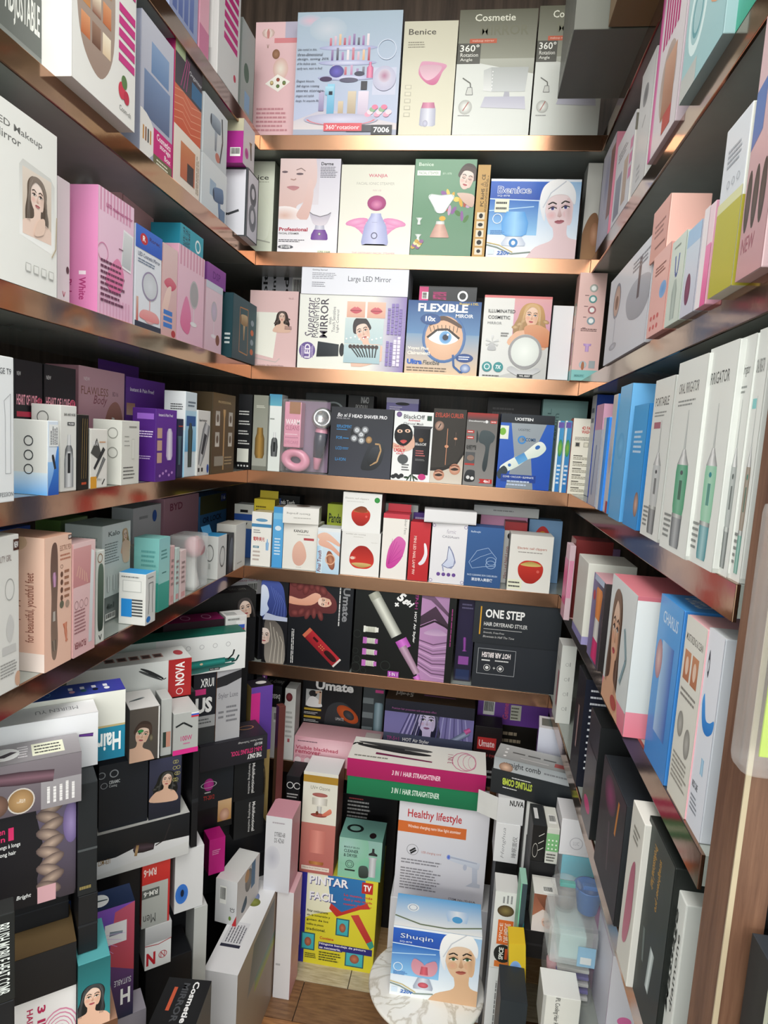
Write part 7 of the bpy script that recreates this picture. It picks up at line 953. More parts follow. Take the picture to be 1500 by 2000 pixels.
sm = [('trimmer_box', 'white box with blue swirls and a black trimmer, round icons on its side', 93, 114, 822, -.012, .05, ('d8e2ee', 'dcdcd8', 'e0e0dc'), lambda: (R(0, 0, 1, .45, '3a80d0', '9ac4f0'), S([(0, 0), (.5, .3), (.8, .6), (1, .62), (1, 0)], '1a4aa8', '4a90e0'), DEV(.55, .45, .9, 16, [(-.5, .1), (.3, .12), (.5, .08)], '3a3c40', '141618'), R(.1, .66, .95, .95, 'e8eaea', g='price_sticker'), N(.2, .68, .9, .93, 4, '3a3a44', rot=90)), lambda: (R(0, 0, 1, .3, '6ab0f0', 'd0e0ec'), ICONS(.45, .72, .45, 1, .14, '3a3c40'), ICONS(.45, .53, .45, 1, .14, '3a3c40'), ICONS(.45, .34, .45, 1, .14, '3a3c40'))),
      ('trimmer_box', 'white ear and nose trimmer box with a silver trimmer and pink top', 118, 149, 792, .002, .045, ('e0e0dc', 'd0d0cc', 'e0a0b0'), lambda: (T('EAR AND NOSE', .2, .88, .9, .91, '5a5a58', b=.02), BADGE('WL3008', .4, .77, .85, .81, '4a4c4e'), TRIM(.5, .38, 1.9, 0, '8a8e92', '3a3e42'), DEV(.5, .3, 1.4, 0, [(-.6, .2), (.2, .2), (.4, .12)], 'e4e6e8', '7a7e82'), DEV(.5, .34, 1.2, 0, [(-.35, .07), (.3, .07)], '2a2e32', '16181a')), lambda: (RING(.4, .85, .2, None, .15, '6a6a68'),)),
      ('trimmer_box', 'black box end with gold diagonal lines', 152, 173, 810, .0, .05, ('1c1b18', '101010', '8a8478'), lambda: ([K([(.3+.2*i, .15), (.4+.2*i, .95)], .04, '8a7448') for i in range(3)], N(.3, .05, .9, .12, 1, 'c05030')), None),
      ('shaver_box', 'white box with two dark folding razors and an orange corner', 176, 209, 838, .0, .05, ('e2e0da', 'c8c6c0', 'dcdad4'), lambda: (P([(0, .6), (.35, .85), (.6, .6), (.4, .5)], '4a4a48'), T('F18 AI', .1, .72, .4, .8, 'e8e8e8', b=.01), DEV(.5, .5, .9, -40, [(-.5, .06), (.5, .09)], '3a3c3e', '161718'), DEV(.6, .36, .9, -35, [(-.5, .05), (.4, .09)], '8a8c8c', '3a3c3c'), R(0, 0, .35, .2, 'd89a30'), DEV(.75, .1, .3, -40, [(-.4, .08), (.4, .08)], '2a2a2a', '111'), T('F19-1', .4, .12, .62, .16, '333'), N(.5, .76, .95, .8, 1, 'c88a50')), None),
      ('trimmer_box', 'plain white box with line drawings and handwriting', 236, 271, 822, -.004, .05, ('dcdcd4', 'cfcfc8', 'd0ccc0'), lambda: (N(.4, .88, .9, .93, 1, '8a8a84'), [N(.15, .6+.07*i, .45, .63+.07*i, 1, 'a0a09a') for i in range(3)], R(.55, .4, .7, .72, 'c4c4bc', g='picture'), R(.56, .41, .69, .71, 'e0e0d8', g='picture'), N(.1, .08, .75, .3, 4, '4a4a48', .3)), lambda: (RING(.7, .8, .18, None, .15, '8a8a84'), RING(.7, .5, .18, None, .15, '8a8a84'))),
      ('hair_remover_box', 'small glossy purple box with a white epilator', 303, 342, 800, -.012, .045, ('5c2690', '481c74', '6a3aa0'), lambda: (R(0, 0, 1, 1, '52207e', '6a34a0'), T('Instant & Pain Free!', .1, .9, .8, .94, 'e8e0f0', b=.02), [R(.05, .6-.17*i, .28, .74-.17*i, 'c8a490', g='portrait_picture') for i in range(3)], DEV(.65, .5, .5, 0, [(-.7, .2), (-.5, .32), (.6, .28), (.8, .15)], 'f0ecf4', 'b8a8d0'), [E(.2+.15*i, .08+.03*(i % 3), .05, .02, 'b88ad0') for i in range(5)]), lambda: (N(.1, .6, .9, .7, 3, 'd8c8e8'), N(.1, .3, .9, .36, 2, 'b8a0d0'), R(.2, .85, .9, .93, '8a5ab8'))),
      ('shaver_box', 'dark navy shaver box with a teal razor', 344, 356, 818, .004, .05, ('1e2848', '141c34', '2a3458'), lambda: (DEV(.4, .5, 1.0, 0, [(-1.2, .2), (.6, .3), (.9, .4)], '5a7a88', '2a4450'), N(.2, .85, .9, .9, 1, 'c05040')), None),
      ('trimmer_box', 'white and blue micro trimmer box with a dark green pen trimmer', 359, 381, 766, .002, .045, ('d8e6ee', 'e0e4e6', 'd8dcd8'), lambda: (R(0, .3, 1, .78, '6ab4e0', 'b8dcf0'), R(.1, .6, .9, .72, '2a5a9a'), DEV(.45, .36, 1.0, 0, [(-.8, .16), (.6, .2), (.9, .08)], '4a5a54', '1c2824'), N(.2, .82, .9, .9, 2, '6a7a88')), lambda: (R(0, 0, 1, .55, '9ad0f0', 'c8e4f4'), N(.3, .78, .95, .86, 3, '4a4c4e'))),
      ('trimmer_box', 'white beard trimmer box with a chrome clipper leaning diagonally', 384, 408, 802, -.002, .045, ('e4e4e0', 'c8c8c4', 'dcdcd8'), lambda: (T('Beard trimmer', .1, .83, .7, .87, '4a4a4a', b=.01), DEV(.48, .5, 1.0, -22, [(-.8, .1), (-.4, .22), (.4, .26), (.7, .2)], 'd8dadc', '5a5e62'), DEV(.5, .5, .8, -22, [(-.5, .1), (.4, .14)], '3a4044', '1c2022'), R(.06, .06, .2, .12, '3a3a3a'), R(.32, .06, .46, .12, '3a3a3a'), E(.85, .1, .09, .07, '2a52a8')), None),
      ('trimmer_box', 'bronze brown gift box with a golden trimmer and four inset photos', 412, 455, 770, -.006, .05, ('5c4a2c', '3a2e1a', '4a3c24'), lambda: (R(0, 0, 1, 1, '54442a', '64502f'), T('PROFESSIONAL', .22, .88, .8, .91, 'c8b080', b=.01), DEV(.5, .48, .5, 0, [(-1.2, .06), (.6, .07), (.8, .14), (.9, .14)], 'd8b078', '8a6a3a'), [R(x, y, x+.18, y+.18, 'd8d4c8', 'b8b4a8', g='picture') or E(x+.09, y+.09, .05, .05, '6a5a4a') for x in (.12, .7) for y in (.34, .6)], R(.1, .1, .5, .22, '9a9484', g='picture'), N(.55, .1, .95, .22, 3, 'b09a70')), None)]
for nm, lb, a, b, tp, off, d, c, fn, lf in sm: carton(nm, lb, place('L', Z4, a, b, tp, off), d, c, fn, left=lf, group=G4)
# fifth shelf
carton('massager_box', 'white box with line drawings and a brown NEW corner at the left edge', place('L', Z5, -40, 38, 1050, .0), .07, ('dcdad6', 'c4c2be', 'd0cec8'), lambda: (BADGE('NEW', .85, .9, 1, .97, '4a2c22'), T('BEAUTY GIRL', .4, .84, .8, .88, '8a7a78'), RING(.75, .66, .12, .07, .08, '9a9a98'), S([(.65, .4), (.75, .5), (.85, .42), (.75, .32)], 'c8c6c4'), N(.5, .1, .95, .2, 5, '9a9896'), R(.55, .25, .9, .3, 'c4c2c0'), E(.95, .06, .08, .05, 'c8a088')), group=G5)
def art(): R(0, 0, 1, 1, 'ecc0ac', 'eac4b0'); S([(.26, .1), (.22, .3), (.24, .55), (.2, .75), (.26, .93), (.44, .93), (.48, .7), (.45, .45), (.48, .2), (.4, .07)], '8a7466', '6a5048'); DEV(.35, .68, .24, 2, [(-.8, .2), (.2, .3), (.7, .2)], 'd8a8c8', '8a6080'); DEV(.34, .4, .24, 0, [(-.5, .3), (.5, .26)], 'c8c0b8', '6a5c54'); DEV(.34, .18, .24, 4, [(-.6, .25), (.5, .28)], '9a8a7c', '4a4038'); T('ELECTRIC PEDI', .55, .88, .98, .92, '8a5a48'); N(.56, .8, .98, .86, 2, 'b87a64'); ICONS(.62, .76, .62, 1, .05, '6a4a3c'); [E(.62, .7-.06*i, .05, .022, '6a4a3c') for i in range(4)]; N(.72, .5, .95, .74, 5, 'a07058'); E(.62, .47, .08, .03, '6a6a58'); E(.84, .46, .08, .03, 'a89080'); LEGS(.78, .24, .5, 8, 'd0704a'); BADGE('NEW', .86, .955, 1, .99, '4a2c22')
def lf(): R(0, 0, 1, 1, 'e8bca8', 'eec8b4'); R(0, 0, 1, .14, 'f0e0d8'); E(.3, .96, .4, .08, 'b89a70', 'd8b498'); E(.2, .04, .3, .07, 'd88a90', 'e8a8a8'); T('NEW Salon quality pedicure device', .36, .1, .58, .86, '8a5242', 90, .01); T('for beautiful, youthful feet', .66, .22, .86, .74, '9a6252', 90, .01)
carton('pedicure_box', 'peach pedicure device box with a cut-out window and upward lettering on its side', place('L', Z5, 87, 138, 1046, -.002), .085, ('eabfab', 'e6baa6', 'd8a890'), art, left=lf, group=G5)
carton('nail_drill_box', 'pink manicure pen box with a hand photo and upside-down lettering', place('L', Z5, 142, 184, 1058, -.004), .06, ('e2b8b8', 'c89a98', 'c8a8a8'), lambda: (R(0, 0, 1, 1, 'dfb4b6', 'e8c8c8'), R(0, .62, .8, .96, 'c88a8c', 'd8a0a0', g='picture'), [DEV(.2+.1*i, .76-.02*i, .3, -20+8*i, [(-.5, .07), (.4, .06), (.5, .03)], 'ecc4b4', 'c8907c') for i in range(5)], P([(.7, .08), (.85, .08), (.95, .9), (.8, .92)], 'c8ccd0', 'e8eaec'), [RING(.14+.22*i, .46, .09, .04, .2, 'b08a8c') for i in range(3)], N(.05, .2, .6, .42, 7, 'a07074'), T('FLOWER', .06, .07, .58, .13, '8a4a50', 180, .02)), group=G5)
carton('nail_drill_box', 'slim white box with a long green-black rounded window', place('L', Z5, 187, 203, 1075, .0), .04, ('d4d8d2', 'b8bcb6', 'd0d4ce'), lambda: (S([(.2, .18), (.15, .5), (.2, .8), (.5, .86), (.82, .8), (.86, .5), (.82, .18), (.5, .13)], '2a3a30', '5a6e60'), RING(.4, .92, .3, .05, .2, '8a6a4a'), T('V', .3, .03, .7, .09, '3a3a3a', b=.02)), group=G5)
def art(): R(0, 0, 1, 1, 'c4ccca', 'd0d8d6'); R(0, 0, 1, .26, '8a908e', '6a706e'); T('Kalo', .2, .88, .6, .93, '5a6260', b=.02); N(.08, .6, .6, .82, 8, '7a8482'); WOMAN(.8, .86, .2, 10, 'e0c0a8', 'b89468', 'long'); S([(.68, .78), (.92, .78), (.95, .58), (.72, .58)], 'e0c0a8', 'd8b49c', g='portrait_picture'); [DEV(.2+.2*i, .4, .14, 0, [(-1.2, .3), (.4, .35), (1, .3)], 'e0e4e4', '9aa2a2') for i in range(4)]; T('4in1', .14, .13, .4, .19, '3a403e', b=.02); BAR(.1, .02, .45, .09)
carton('hair_remover_box', 'tall silver-grey epilator box with a blonde woman', place('L', Z5, 198, 252, 1022, .05), .07, ('c8d0ce', 'b8c0be', 'a8b4b0'), art, left=lambda: N(.2, .6, .9, .9, 4, '9aa4a2'), group=G5)
carton('flosser_box', 'short white box with a bright blue top and blue stripes panel', place('L', Z5, 283, 303, 1118, -.022), .05, ('dcdedc', 'e0e0dc', '3a9ad8'), lambda: (K([(.3, .2), (.35, .5), (.3, .8), (.7, .8), (.65, .5), (.7, .2)], .05, '8a8c8c'), E(.3, .1, .2, .06, '2a7ac8'), N(.2, .88, .8, .93, 1, '8a8c8c')), left=lambda: (R(.1, .15, .5, .5, '2a8ad4'), [R(.5, .17+.06*i, .9, .2+.06*i, '4a4c4c') for i in range(6)], R(.15, .64, .85, .86, 'b8bab8', g='icon_print'), R(.17, .65, .83, .85, 'e4e4e0', g='icon_print'), N(.1, .9, .9, .95, 1, '8a8c8c')), group=G5)
carton('flosser_box', 'white box with handwriting behind the blue-topped one', place('L', Z5, 288, 309, 1066, .045), .045, ('d8d8d2', 'd0d0ca', 'd4d0c4'), lambda: N(.2, .4, .9, .8, 6, '8a8a84'), left=lambda: (N(.3, .5, .8, .9, 3, '4a4a48', rot=90),), group=G5)
carton('serum_box', 'pale aqua and teal two-tone box on the fifth left shelf', place('L', Z5, 308, 329, 1050, -.002), .05, ('9ad4d0', '7ab8b4', '88c8c4'), lambda: (R(0, 0, 1, .38, '3aa090', '4ab0a0'), R(0, .38, 1, 1, 'a4dcd8', '90ccd0'), N(.2, .7, .8, .85, 3, '4a8a88'), N(.3, .5, .7, .54, 1, '3a7a78')), left=lambda: (R(0, 0, 1, .4, '38988a'), N(.3, .6, .9, .85, 4, '5a9a98')), group=G5)
for i, (a, b, c) in enumerate(((331, 339, 'e0b8b8'), (341, 349, 'c8dcd8'), (351, 362, 'e4cccc'))):
    carton('serum_box', ('slim pink box next to the aqua and teal box', 'slim mint box between two slim pink boxes', 'slim pale pink box next to the clear brush bag')[i], place('L', Z5, a, b, 1066+4*i, .0), .035, (c, mixc(c, '000000', .15), mixc(c, 'ffffff', .3)), lambda: (N(.2, .3, .8, .8, 5, 'a08a8a'), R(.2, .05, .8, .15, 'd8a0a0')), group=G5)
# facial brush in a clear bag
p = ph('L', Z5, 374, 412, .115, .0); br = empty('facial_brush', p[0]+p[1]*(p[2]/2)+Vector((-.03, 0, 0))); tag(br, 'white facial brush with a pink pad standing in a clear bag', 'brush', G5)
link('handle', lathe([(0, 0), (.024, .0), (.022, .01), (.014, .05), (.016, .075), (.02, .085), (0, .088)], 20), WHP, br); o = link('brush_head', lathe([(0, -.012), (.022, -.012), (.024, 0), (.022, .012), (0, .014)], 24), ROSE, br, (.012, -.006, .092)); o.rotation_euler = (.3, 1.2, 0); link('clear_bag', boxmesh(-.032, -.035, 0, .03, .035, .12, .008), FROST, br)
carton('flosser_box', 'white flosser box with a blue tuck lid near the corner', place('L', Z5, 424, 441, 1045, .0), .04, ('dcdedc', 'c8cac8', '3a9ad0'), lambda: (RING(.5, .5, .3, .25, .15, '6a6c6c'),), left=lambda: (RING(.5, .6, .25, .2, .15, '6a6c6c'), DEV(.5, .3, .3, 0, [(-.6, .2), (.5, .15)], 'b8bab8', '8a8c8a')), group=G5, flap=(.02, '3a9ad0', -20))
carton('massager_box', 'black box with a dark curved massager near the left corner', place('L', Z5, 444, 455, 1042, .0), .04, ('22242a', '181a1e', '2a2c30'), lambda: S([(.2, .1), (.2, .7), (.6, .9), (.8, .6), (.7, .1)], '3a3e4a', '5a6070'), group=G5)
carton('massager_box', 'plain white box at the far end of the fifth left shelf', place('L', Z5, 458, 478, 1022, .0), .05, ('dad8d2', 'c8c6c0', 'd8d4cc'), lambda: N(.2, .1, .8, .16, 1, 'a8a6a0'), group=G5)
for nm, lb, a, b, tp, off, c, fn in (('hanging_pack', 'blue pack at the back of the fifth left shelf near the picture edge', 8, 60, 1030, .15, '2a4a98', lambda: N(.3, .8, .8, .9, 1, 'c8d0e8')), ('hanging_pack', 'green camouflage pack at the back of the fifth left shelf', 118, 170, 1012, .15, '5a7a3a', lambda: [E(.15+.2*(i % 4), .6+.18*(i//4), .12, .08, ('3a5a28', '8aa858')[i % 2]) for i in range(8)]), ('trimmer_box', 'pink box with dark lettering at the back of the fifth left shelf', 318, 385, 968, .14, 'c090a0', lambda: (T('BYD', .15, .82, .5, .92, '8a3a54', b=.02),)), ('trimmer_box', 'white box with a blue drop at the back of the fifth left shelf', 258, 312, 988, .14, 'c8ccd0', lambda: (E(.75, .85, .08, .08, '2a5ab0'), N(.2, .82, .5, .9, 1, '9a9ea2'))), ('ear_cleaner_box', 'blue and olive box marked 16 behind the clear brush bag', 388, 440, 965, .14, '4a80b8', lambda: (R(0, .7, 1, 1, '5a5a3a', '4a4a30'), T('OR LOCK', .1, .55, .8, .65, '1a2a4a', b=.03), BADGE('16', .75, .85, .95, .98, '3a4a98')))):
    carton(nm, lb, place('L', Z5, a, b, tp, off), .05, c, fn, group=G5)
# ---------------------------------------------------------------- right-hand shelves
def VD(u, prof, c1, c2):                          # upright silhouette in face fractions
    a, b = lin(c1), lin(c2); q = []
    for (t0, h0), (t1, h1) in zip(prof, prof[1:]): q += [[(_pt(u-h0, t0), b), (_pt(u, t0), a), (_pt(u, t1), a), (_pt(u-h1, t1), b)], [(_pt(u, t0), a), (_pt(u+h0, t0), b), (_pt(u+h1, t1), b), (_pt(u, t1), a)]]
    _put('picture', q)
H1 = 'boxes on the top right shelf'; H2 = 'boxes on the second right shelf'; H3 = 'boxes on the third right shelf'; H4 = 'boxes on the fourth right shelf'; H5 = 'boxes on the fifth right shelf'; H6 = 'boxes on the sixth right shelf'
Z6 = ZL[6]
carton('mirror_box', 'dark grey box jutting out over the top right shelf, seen from below', (Vector((.68, -.155, Z1+.0003)), Vector((0, -1, 0)), .222, .24), .3, ('6a6c66', '5c5e56', '6a6c66'), lambda: N(.05, .03, .9, .06, 1, 'b0b2ac'), group=H1)
carton('mirror_box', 'brown kraft box jutting out beside the dark grey one on the top right shelf', (Vector((.735, -.382, Z1+.0003)), Vector((0, -1, 0)), .2, .24), .25, ('7a6448', '6e5636', '7a6448'), lambda: N(.3, .3, .6, .34, 1, 'a89068'), group=H1)
# second shelf
carton('plain_box', 'white and tan box with a woman, right corner of the second shelf', place('B', Z2, 1131, 1160, 318, .05), .06, ('d4d4ce', 'a8a8a2', 'c8c8c2'), lambda: (S([(0, .3), (.5, .5), (1, .45), (1, 0), (0, 0)], 'b0845c', '8a6244', g='portrait_picture'), E(.8, .3, .3, .12, 'd0a080', 'a07050')), group=H2)
carton('mirror_box', 'pink and grey box in the right corner of the second shelf', place('R', Z2, 1163, 1186, 285, .0), .05, ('b8b8c4', 'd08094', 'd08094'), lambda: (R(0, 0, 1, 1, 'a8a8b8', 'c4c4cc'), E(.5, .6, .25, .3, '8a8aa4', 'b8b8c4'), R(.7, .2, 1, .9, '8a6a64')), right=lambda: R(0, 0, 1, 1, 'cc7a90', 'd88ca0'), group=H2)
carton('mirror_box', 'white mirror box with a pink top and grey device pictures', place('R', Z2, 1192, 1226, 252, .0), .06, ('d8d8dc', 'c8c4c0', 'd07a94'), lambda: (R(0, 0, 1, 1, 'd4d4d8', 'dedee2'), N(.15, .72, .7, .84, 3, '6a6a70'), R(.1, .05, .45, .55, '7a7c88', '9a9ca8', g='picture'), DEV(.5, .35, .4, 0, [(-.8, .06), (.7, .06)], 'f0f0f0', 'c0c0c4'), R(.55, .1, .78, .62, 'b09a88', 'c8b4a4', g='picture'), [R(.84, .3+.16*i, .98, .42+.16*i, 'd890b4') for i in range(3)]), right=lambda: (R(0, .78, .9, .96, '6a665c'), [R(.1+.16*(i % 5), .82+.06*(i//5), .2+.16*(i % 5), .86+.06*(i//5), 'd8d4c8') for i in range(10)]), group=H2)
carton('mirror_box', 'tall white box with a grey oval on the second right shelf', place('R', Z2, 1232, 1258, 120, .0), .06, ('d4d4d2', 'bcbcba', 'c8c8c6'), lambda: (R(0, 0, 1, 1, 'cecece', 'd8d8d8'), E(.45, .75, .2, .09, '6a6a6c', '9a9a9c'), K([(.4, .5), (.6, .56)], .05, '9a9a9c'), N(.3, .05, .6, .2, 3, 'b0b0b2')), group=H2)
carton('organizer_box', 'pink and white organizer box with magenta stripes on the second right shelf', ph('R', Z2, 1264, 1318, .23, -.006), .08, ('d8d0d4', 'b8a8b0', 'c8b8c0'), lambda: (R(0, 0, 1, 1, 'd4ccd0', 'dcd8da'), RH(0, 0, .12, 1, 'c83a8a', 'd890b8'), [R(.2+.1*i, .62, .26+.1*i, 1, 'b83a78') for i in range(6)], E(.55, .35, .28, .22, '8a7a70', 'b8a8a0'), R(.4, .15, .8, .5, '9a6a50', 'c8a08a', g='picture'), R(.5, .05, .8, .16, 'b04038')), group=H2)
carton('mirror_box', 'aqua box with a bare-shouldered woman and round mirror on the second right shelf', ph('R', Z2, 1326, 1412, .23, -.012), .08, ('a8c4c8', '8aa4a8', '9ab8bc'), lambda: (R(0, 0, 1, 1, '9ac0c4', 'b8d4d6'), RING(.3, .36, .22, .2, .25, 'd8ecec'), RING(.3, .36, .13, .12, .2, '6aa0a8'), S([(.5, .4), (.62, .9), (.8, 1), (1, .9), (1, .45), (.7, .35)], 'a88a5c', '8a7048', g='portrait_picture'), S([(.6, .3), (.75, .5), (.95, .5), (1, .2)], 'd8a888', 'c08a68', g='portrait_picture'), R(0, 0, .4, .12, 'b8bcb8')), group=H2)
carton('mirror_box', 'pale box with a green corner at the near end of the second right shelf', ph('R', Z2, 1432, 1480, .22, .0), .08, ('c8d0cc', 'a8b0ac', 'b8c0bc'), lambda: (R(0, 0, 1, .3, '3a9a80', '5ab0a0'), N(.2, .5, .8, .8, 4, '8a928e')), group=H2)
# third shelf
carton('mirror_box', 'large white vanity mirror box with a round mirror and a grey tray', place('R', Z3, 1178, 1258, 508, -.004), .07, ('d4d6dc', 'b0b2b8', 'dcdee4'), lambda: (R(0, 0, 1, 1, 'ced0d8', 'dcdee4'), E(.24, .68, .1, .2, '9a9ca8', '8a8c98'), E(.24, .68, .08, .17, 'd8c0b4', 'c0a090'), E(.24, .66, .04, .08, '8a6a58'), R(.23, .2, .25, .5, 'b4b6c0', g='picture'), E(.24, .17, .1, .04, 'c0c2cc', '9a9ca6'), S([(.5, .55), (.6, .35), (.85, .3), (1, .42), (1, .62), (.8, .7), (.6, .68)], '9a9ca4', 'b8bac2'), R(.74, .5, .79, .9, '6a6064', g='picture'), N(.6, .8, .95, .92, 3, '8a8c94')), group=H3)
pp = carton('toothbrush_box', 'coral pink box with red and white spots and a blue bubble', place('R', Z3, 1262, 1294, 488, -.008), .05, ('e4b0a8', 'c89088', 'e0aca4'), lambda: (R(0, 0, 1, 1, 'e2ada6', 'e8bab2'), E(.75, .5, .2, .1, '6a9ad0', '8ab0dc'), [E(.2+.2*(i % 3), .1+.12*(i//3), .06, .03, 'c85a58') for i in range(6)], N(.2, .72, .8, .84, 3, '8a5a58')), group=H3)
carton('toothbrush_box', 'salmon pink box stacked on the spotted coral box', place('R', tz(pp), 1268, 1300, 398, -.006), .05, ('e0aca0', 'e8b8ac', 'dca498'), lambda: (R(0, 0, 1, 1, 'd8a094', 'e4b0a4'), N(.2, .4, .9, .7, 3, '9a6a60'), R(.3, .2, .9, .24, '8a5a50')), group=H3)
carton('toothbrush_box', 'pale green box with a blue fork-shaped toothbrush', place('R', Z3, 1297, 1324, 462, -.008), .05, ('ccd6cc', 'b0bab0', 'd4dcd4'), lambda: (R(0, 0, 1, 1, 'c8d2c8', 'd4ded4'), K([(.35, .8), (.42, .6), (.5, .55), (.58, .6), (.62, .8)], .08, '5a70a8'), DEV(.5, .3, .5, 0, [(-.9, .3), (.3, .35), (.8, .12)], 'b8c4bc', '94a09a'), N(.2, .88, .7, .93, 1, '8a948c')), group=H3)
carton('toothbrush_box', 'lilac grey box with a purple oval brush', place('R', Z3, 1327, 1353, 440, -.008), .05, ('c8c8d4', 'a8a8b4', 'c0d0e0'), lambda: (R(0, 0, 1, 1, 'c4c4d2', 'd0dce8'), E(.4, .3, .2, .18, '8a4a6a', '6a3450'), R(0, .8, 1, 1, 'a8c4e0')), group=H3)
carton('toothbrush_box', 'slim white and hot pink box beside the yellow-fronted box', place('R', Z3, 1356, 1376, 400, -.008), .04, ('e8d0d8', 'd8a0b4', '6a9ad0'), lambda: (R(0, 0, .5, 1, 'e8e0e4'), R(.5, 0, 1, .6, 'e0609a', 'e890b8')), group=H3)
carton('toothbrush_box', 'white box with olive yellow lower half and handwriting on its open top flap', place('R', Z3, 1382, 1428, 228, -.012), .035, ('d4d8de', 'd8dad2', 'd0d2cc'), lambda: (R(0, 0, 1, .5, 'b0a83c', 'b8b250'), R(0, .5, 1, .56, 'd4d4a8'), N(.2, .74, .8, .86, 4, 'a8acb4'), ICONS(.35, .64, .75, 3, .06, '9a9ea6')), right=lambda: (R(0, 0, 1, .5, 'a8a038'), N(.1, .8, .9, .96, 4, '4a4a46', .35)), group=H3)
carton('toothbrush_box', 'dusky pink pack with dark oval windows at the near end of the third right shelf', ph('R', Z3, 1436, 1486, .22, -.012), .06, ('c8a0a4', 'c4a8ac', 'd0b4b8'), lambda: (R(0, 0, 1, 1, 'b88a90', 'd0b4b8'), [E(.15+.28*i, .3, .11, .12, '5a4440', '3a2c2a') for i in range(3)], P([(.0, .5), (.4, .55), (.4, .75), (0, .72)], '4a6aa8'), T('NEW', .1, .1, .6, .16, '9a5a68')), group=H3, mat=GLOSSY)
# fourth shelf
def pk4(nm, lb, a, b, tp, off, d, cols, fn, rt=None): return carton(nm, lb, place('R', Z4, a, b, tp, off), d, cols, fn, right=rt, group=H4)
pk4('toothbrush_pack', 'white and navy curved pack in the far corner of the fourth right shelf', 1139, 1147, 772, .03, .04, ('c8ccd0', '2a4ab0', 'b8bcc0'), lambda: N(.2, .7, .8, .9, 2, '6a7080'), lambda: R(0, 0, 1, 1, '2444a8', '3054b8'))
pk4('toothbrush_pack', 'pink topped clear pack on the fourth right shelf', 1148, 1160, 790, .0, .05, ('b8aab8', 'c898ac', 'd0a0b4'), lambda: (R(0, 0, 1, .75, 'b0b4c0', 'c8ccd4'), R(0, .75, 1, 1, 'd09cb4'), K([(.4, .1), (.5, .6)], .12, '6a7aa0')), lambda: (R(0, .75, 1, 1, 'd4a0b8'), R(0, 0, 1, .75, 'a8acb8')))
pk4('toothbrush_pack', 'thin vivid blue and white folded card on the fourth right shelf', 1163, 1172, 815, -.004, .035, ('3a90e0', '2a80e0', 'e0e4e8'), lambda: R(0, 0, .5, 1, 'd8dce0'))
pk4('toothbrush_box', 'white box with a round mirror print behind the light blue box', 1176, 1184, 770, .0, .05, ('ccc8c4', '3a7ab8', '4a98d8'), lambda: (E(.5, .45, .3, .12, 'a8a4a8', 'c8c4c8'), R(.6, .0, 1, .1, 'b03038')), lambda: R(0, 0, 1, 1, '3a88cc', '4a9adc'))
pk4('toothbrush_box', 'large sky-blue box with white sideways lettering', 1188, 1208, 752, -.006, .06, ('6ab0e0', '5aa4dc', '7abce8'), lambda: (R(0, 0, 1, 1, '5ca6da', '78bce8'), E(.5, .55, .3, .1, '7ac0ec', '5aa8dc')), lambda: (R(0, 0, 1, 1, '56a2dc', '72b8ea'), T('Oral Irrigator', .5, .15, .75, .6, 'd0e8f8', 90), DEV(.4, .3, .3, 0, [(-.8, .1), (.8, .12)], 'c8e4f8', '8ac4ec')))
pk4('toothbrush_box', 'bright blue box with pale text and a small portrait', 1216, 1242, 790, -.004, .03, ('3a94d4', '2a7cc0', '3a8ed0'), lambda: (R(0, 0, 1, 1, '3890d2', '4aa4e0'), N(.2, .6, .8, .8, 5, 'c8e0f4'), E(.8, .2, .15, .1, 'd8b0a0', '8a6a5a')))
def irr(c, dark, title, sub, badge=None):
    def art():
        R(0, 0, 1, 1, 'e2e4e0', 'dadcd8'); T(title, .1, .83, .8, .885, '4a4e4c', b=.008)
        if sub: N(.12, .76, .75, .8, 2, '8a8e8c')
        if badge: R(.15, .69, .5, .73, badge)
        VD(.55, [(.52, .035), (.74, .012)], 'd8dcda', '8a8e8c'); VD(.55, [(.46, .2), (.51, .1), (.54, .05)], 'f0f0f0', '8a8c8c'); VD(.55, [(.2, .17), (.24, .2), (.42, .21), (.46, .19)], mixc(c, 'ffffff', .3), c); VD(.55, [(.28, .05), (.38, .05)], mixc(c, '000000', .25), dark); VD(.55, [(.03, .15), (.05, .17), (.19, .18)], mixc(dark, 'ffffff', .55), dark); VD(.55, [(.185, .185), (.205, .185)], 'd8dcd8', '6a6e70'); E(.55, .42, .05, .012, dark)
        N(.08, .06, .36, .2, 5, '8a8e8c')
    return art
for a, b, tp, off, c, dk, ti, sub, bd, lb in ((1250, 1284, 738, -.004, 'b8bcbc', '4a4e50', 'PORTABLE', True, 'a86a78', 'slim white portable irrigator box with a red badge'), (1288, 1338, 700, -.008, '4a9a74', '5a6064', 'ORAL IRRIGATOR', True, None, 'white Oral Irrigator box with a slim green irrigator'), (1341, 1390, 672, -.004, '8ac4a4', '3a8a94', 'IRRIGATOR', False, None, 'white Irrigator box with a large mint green irrigator'), (1395, 1420, 655, .002, '9aa09e', '4a5250', 'Oral Irrigator', True, None, 'white Oral Irrigator box with a cordless water flosser, second from the wooden post'), (1424, 1444, 640, .004, '8a7c6c', '3a8a78', 'ORAL IRRIGATOR', False, '8ac8c8', 'white Oral Irrigator box with an aqua band next to the wooden post')):
    carton('irrigator_box', lb, place('R', Z4, a, b, tp, off), .05 if a < 1390 else .04, ('dee0dc', 'd0d2ce', 'd4d6d2'), irr(c, dk, ti, sub, bd), right=lambda: (T('ORACLEAN', .3, .06, .5, .4, '8a8e8c', -90), R(0, 0, 1, .02, 'b8bab6')), group=H4)
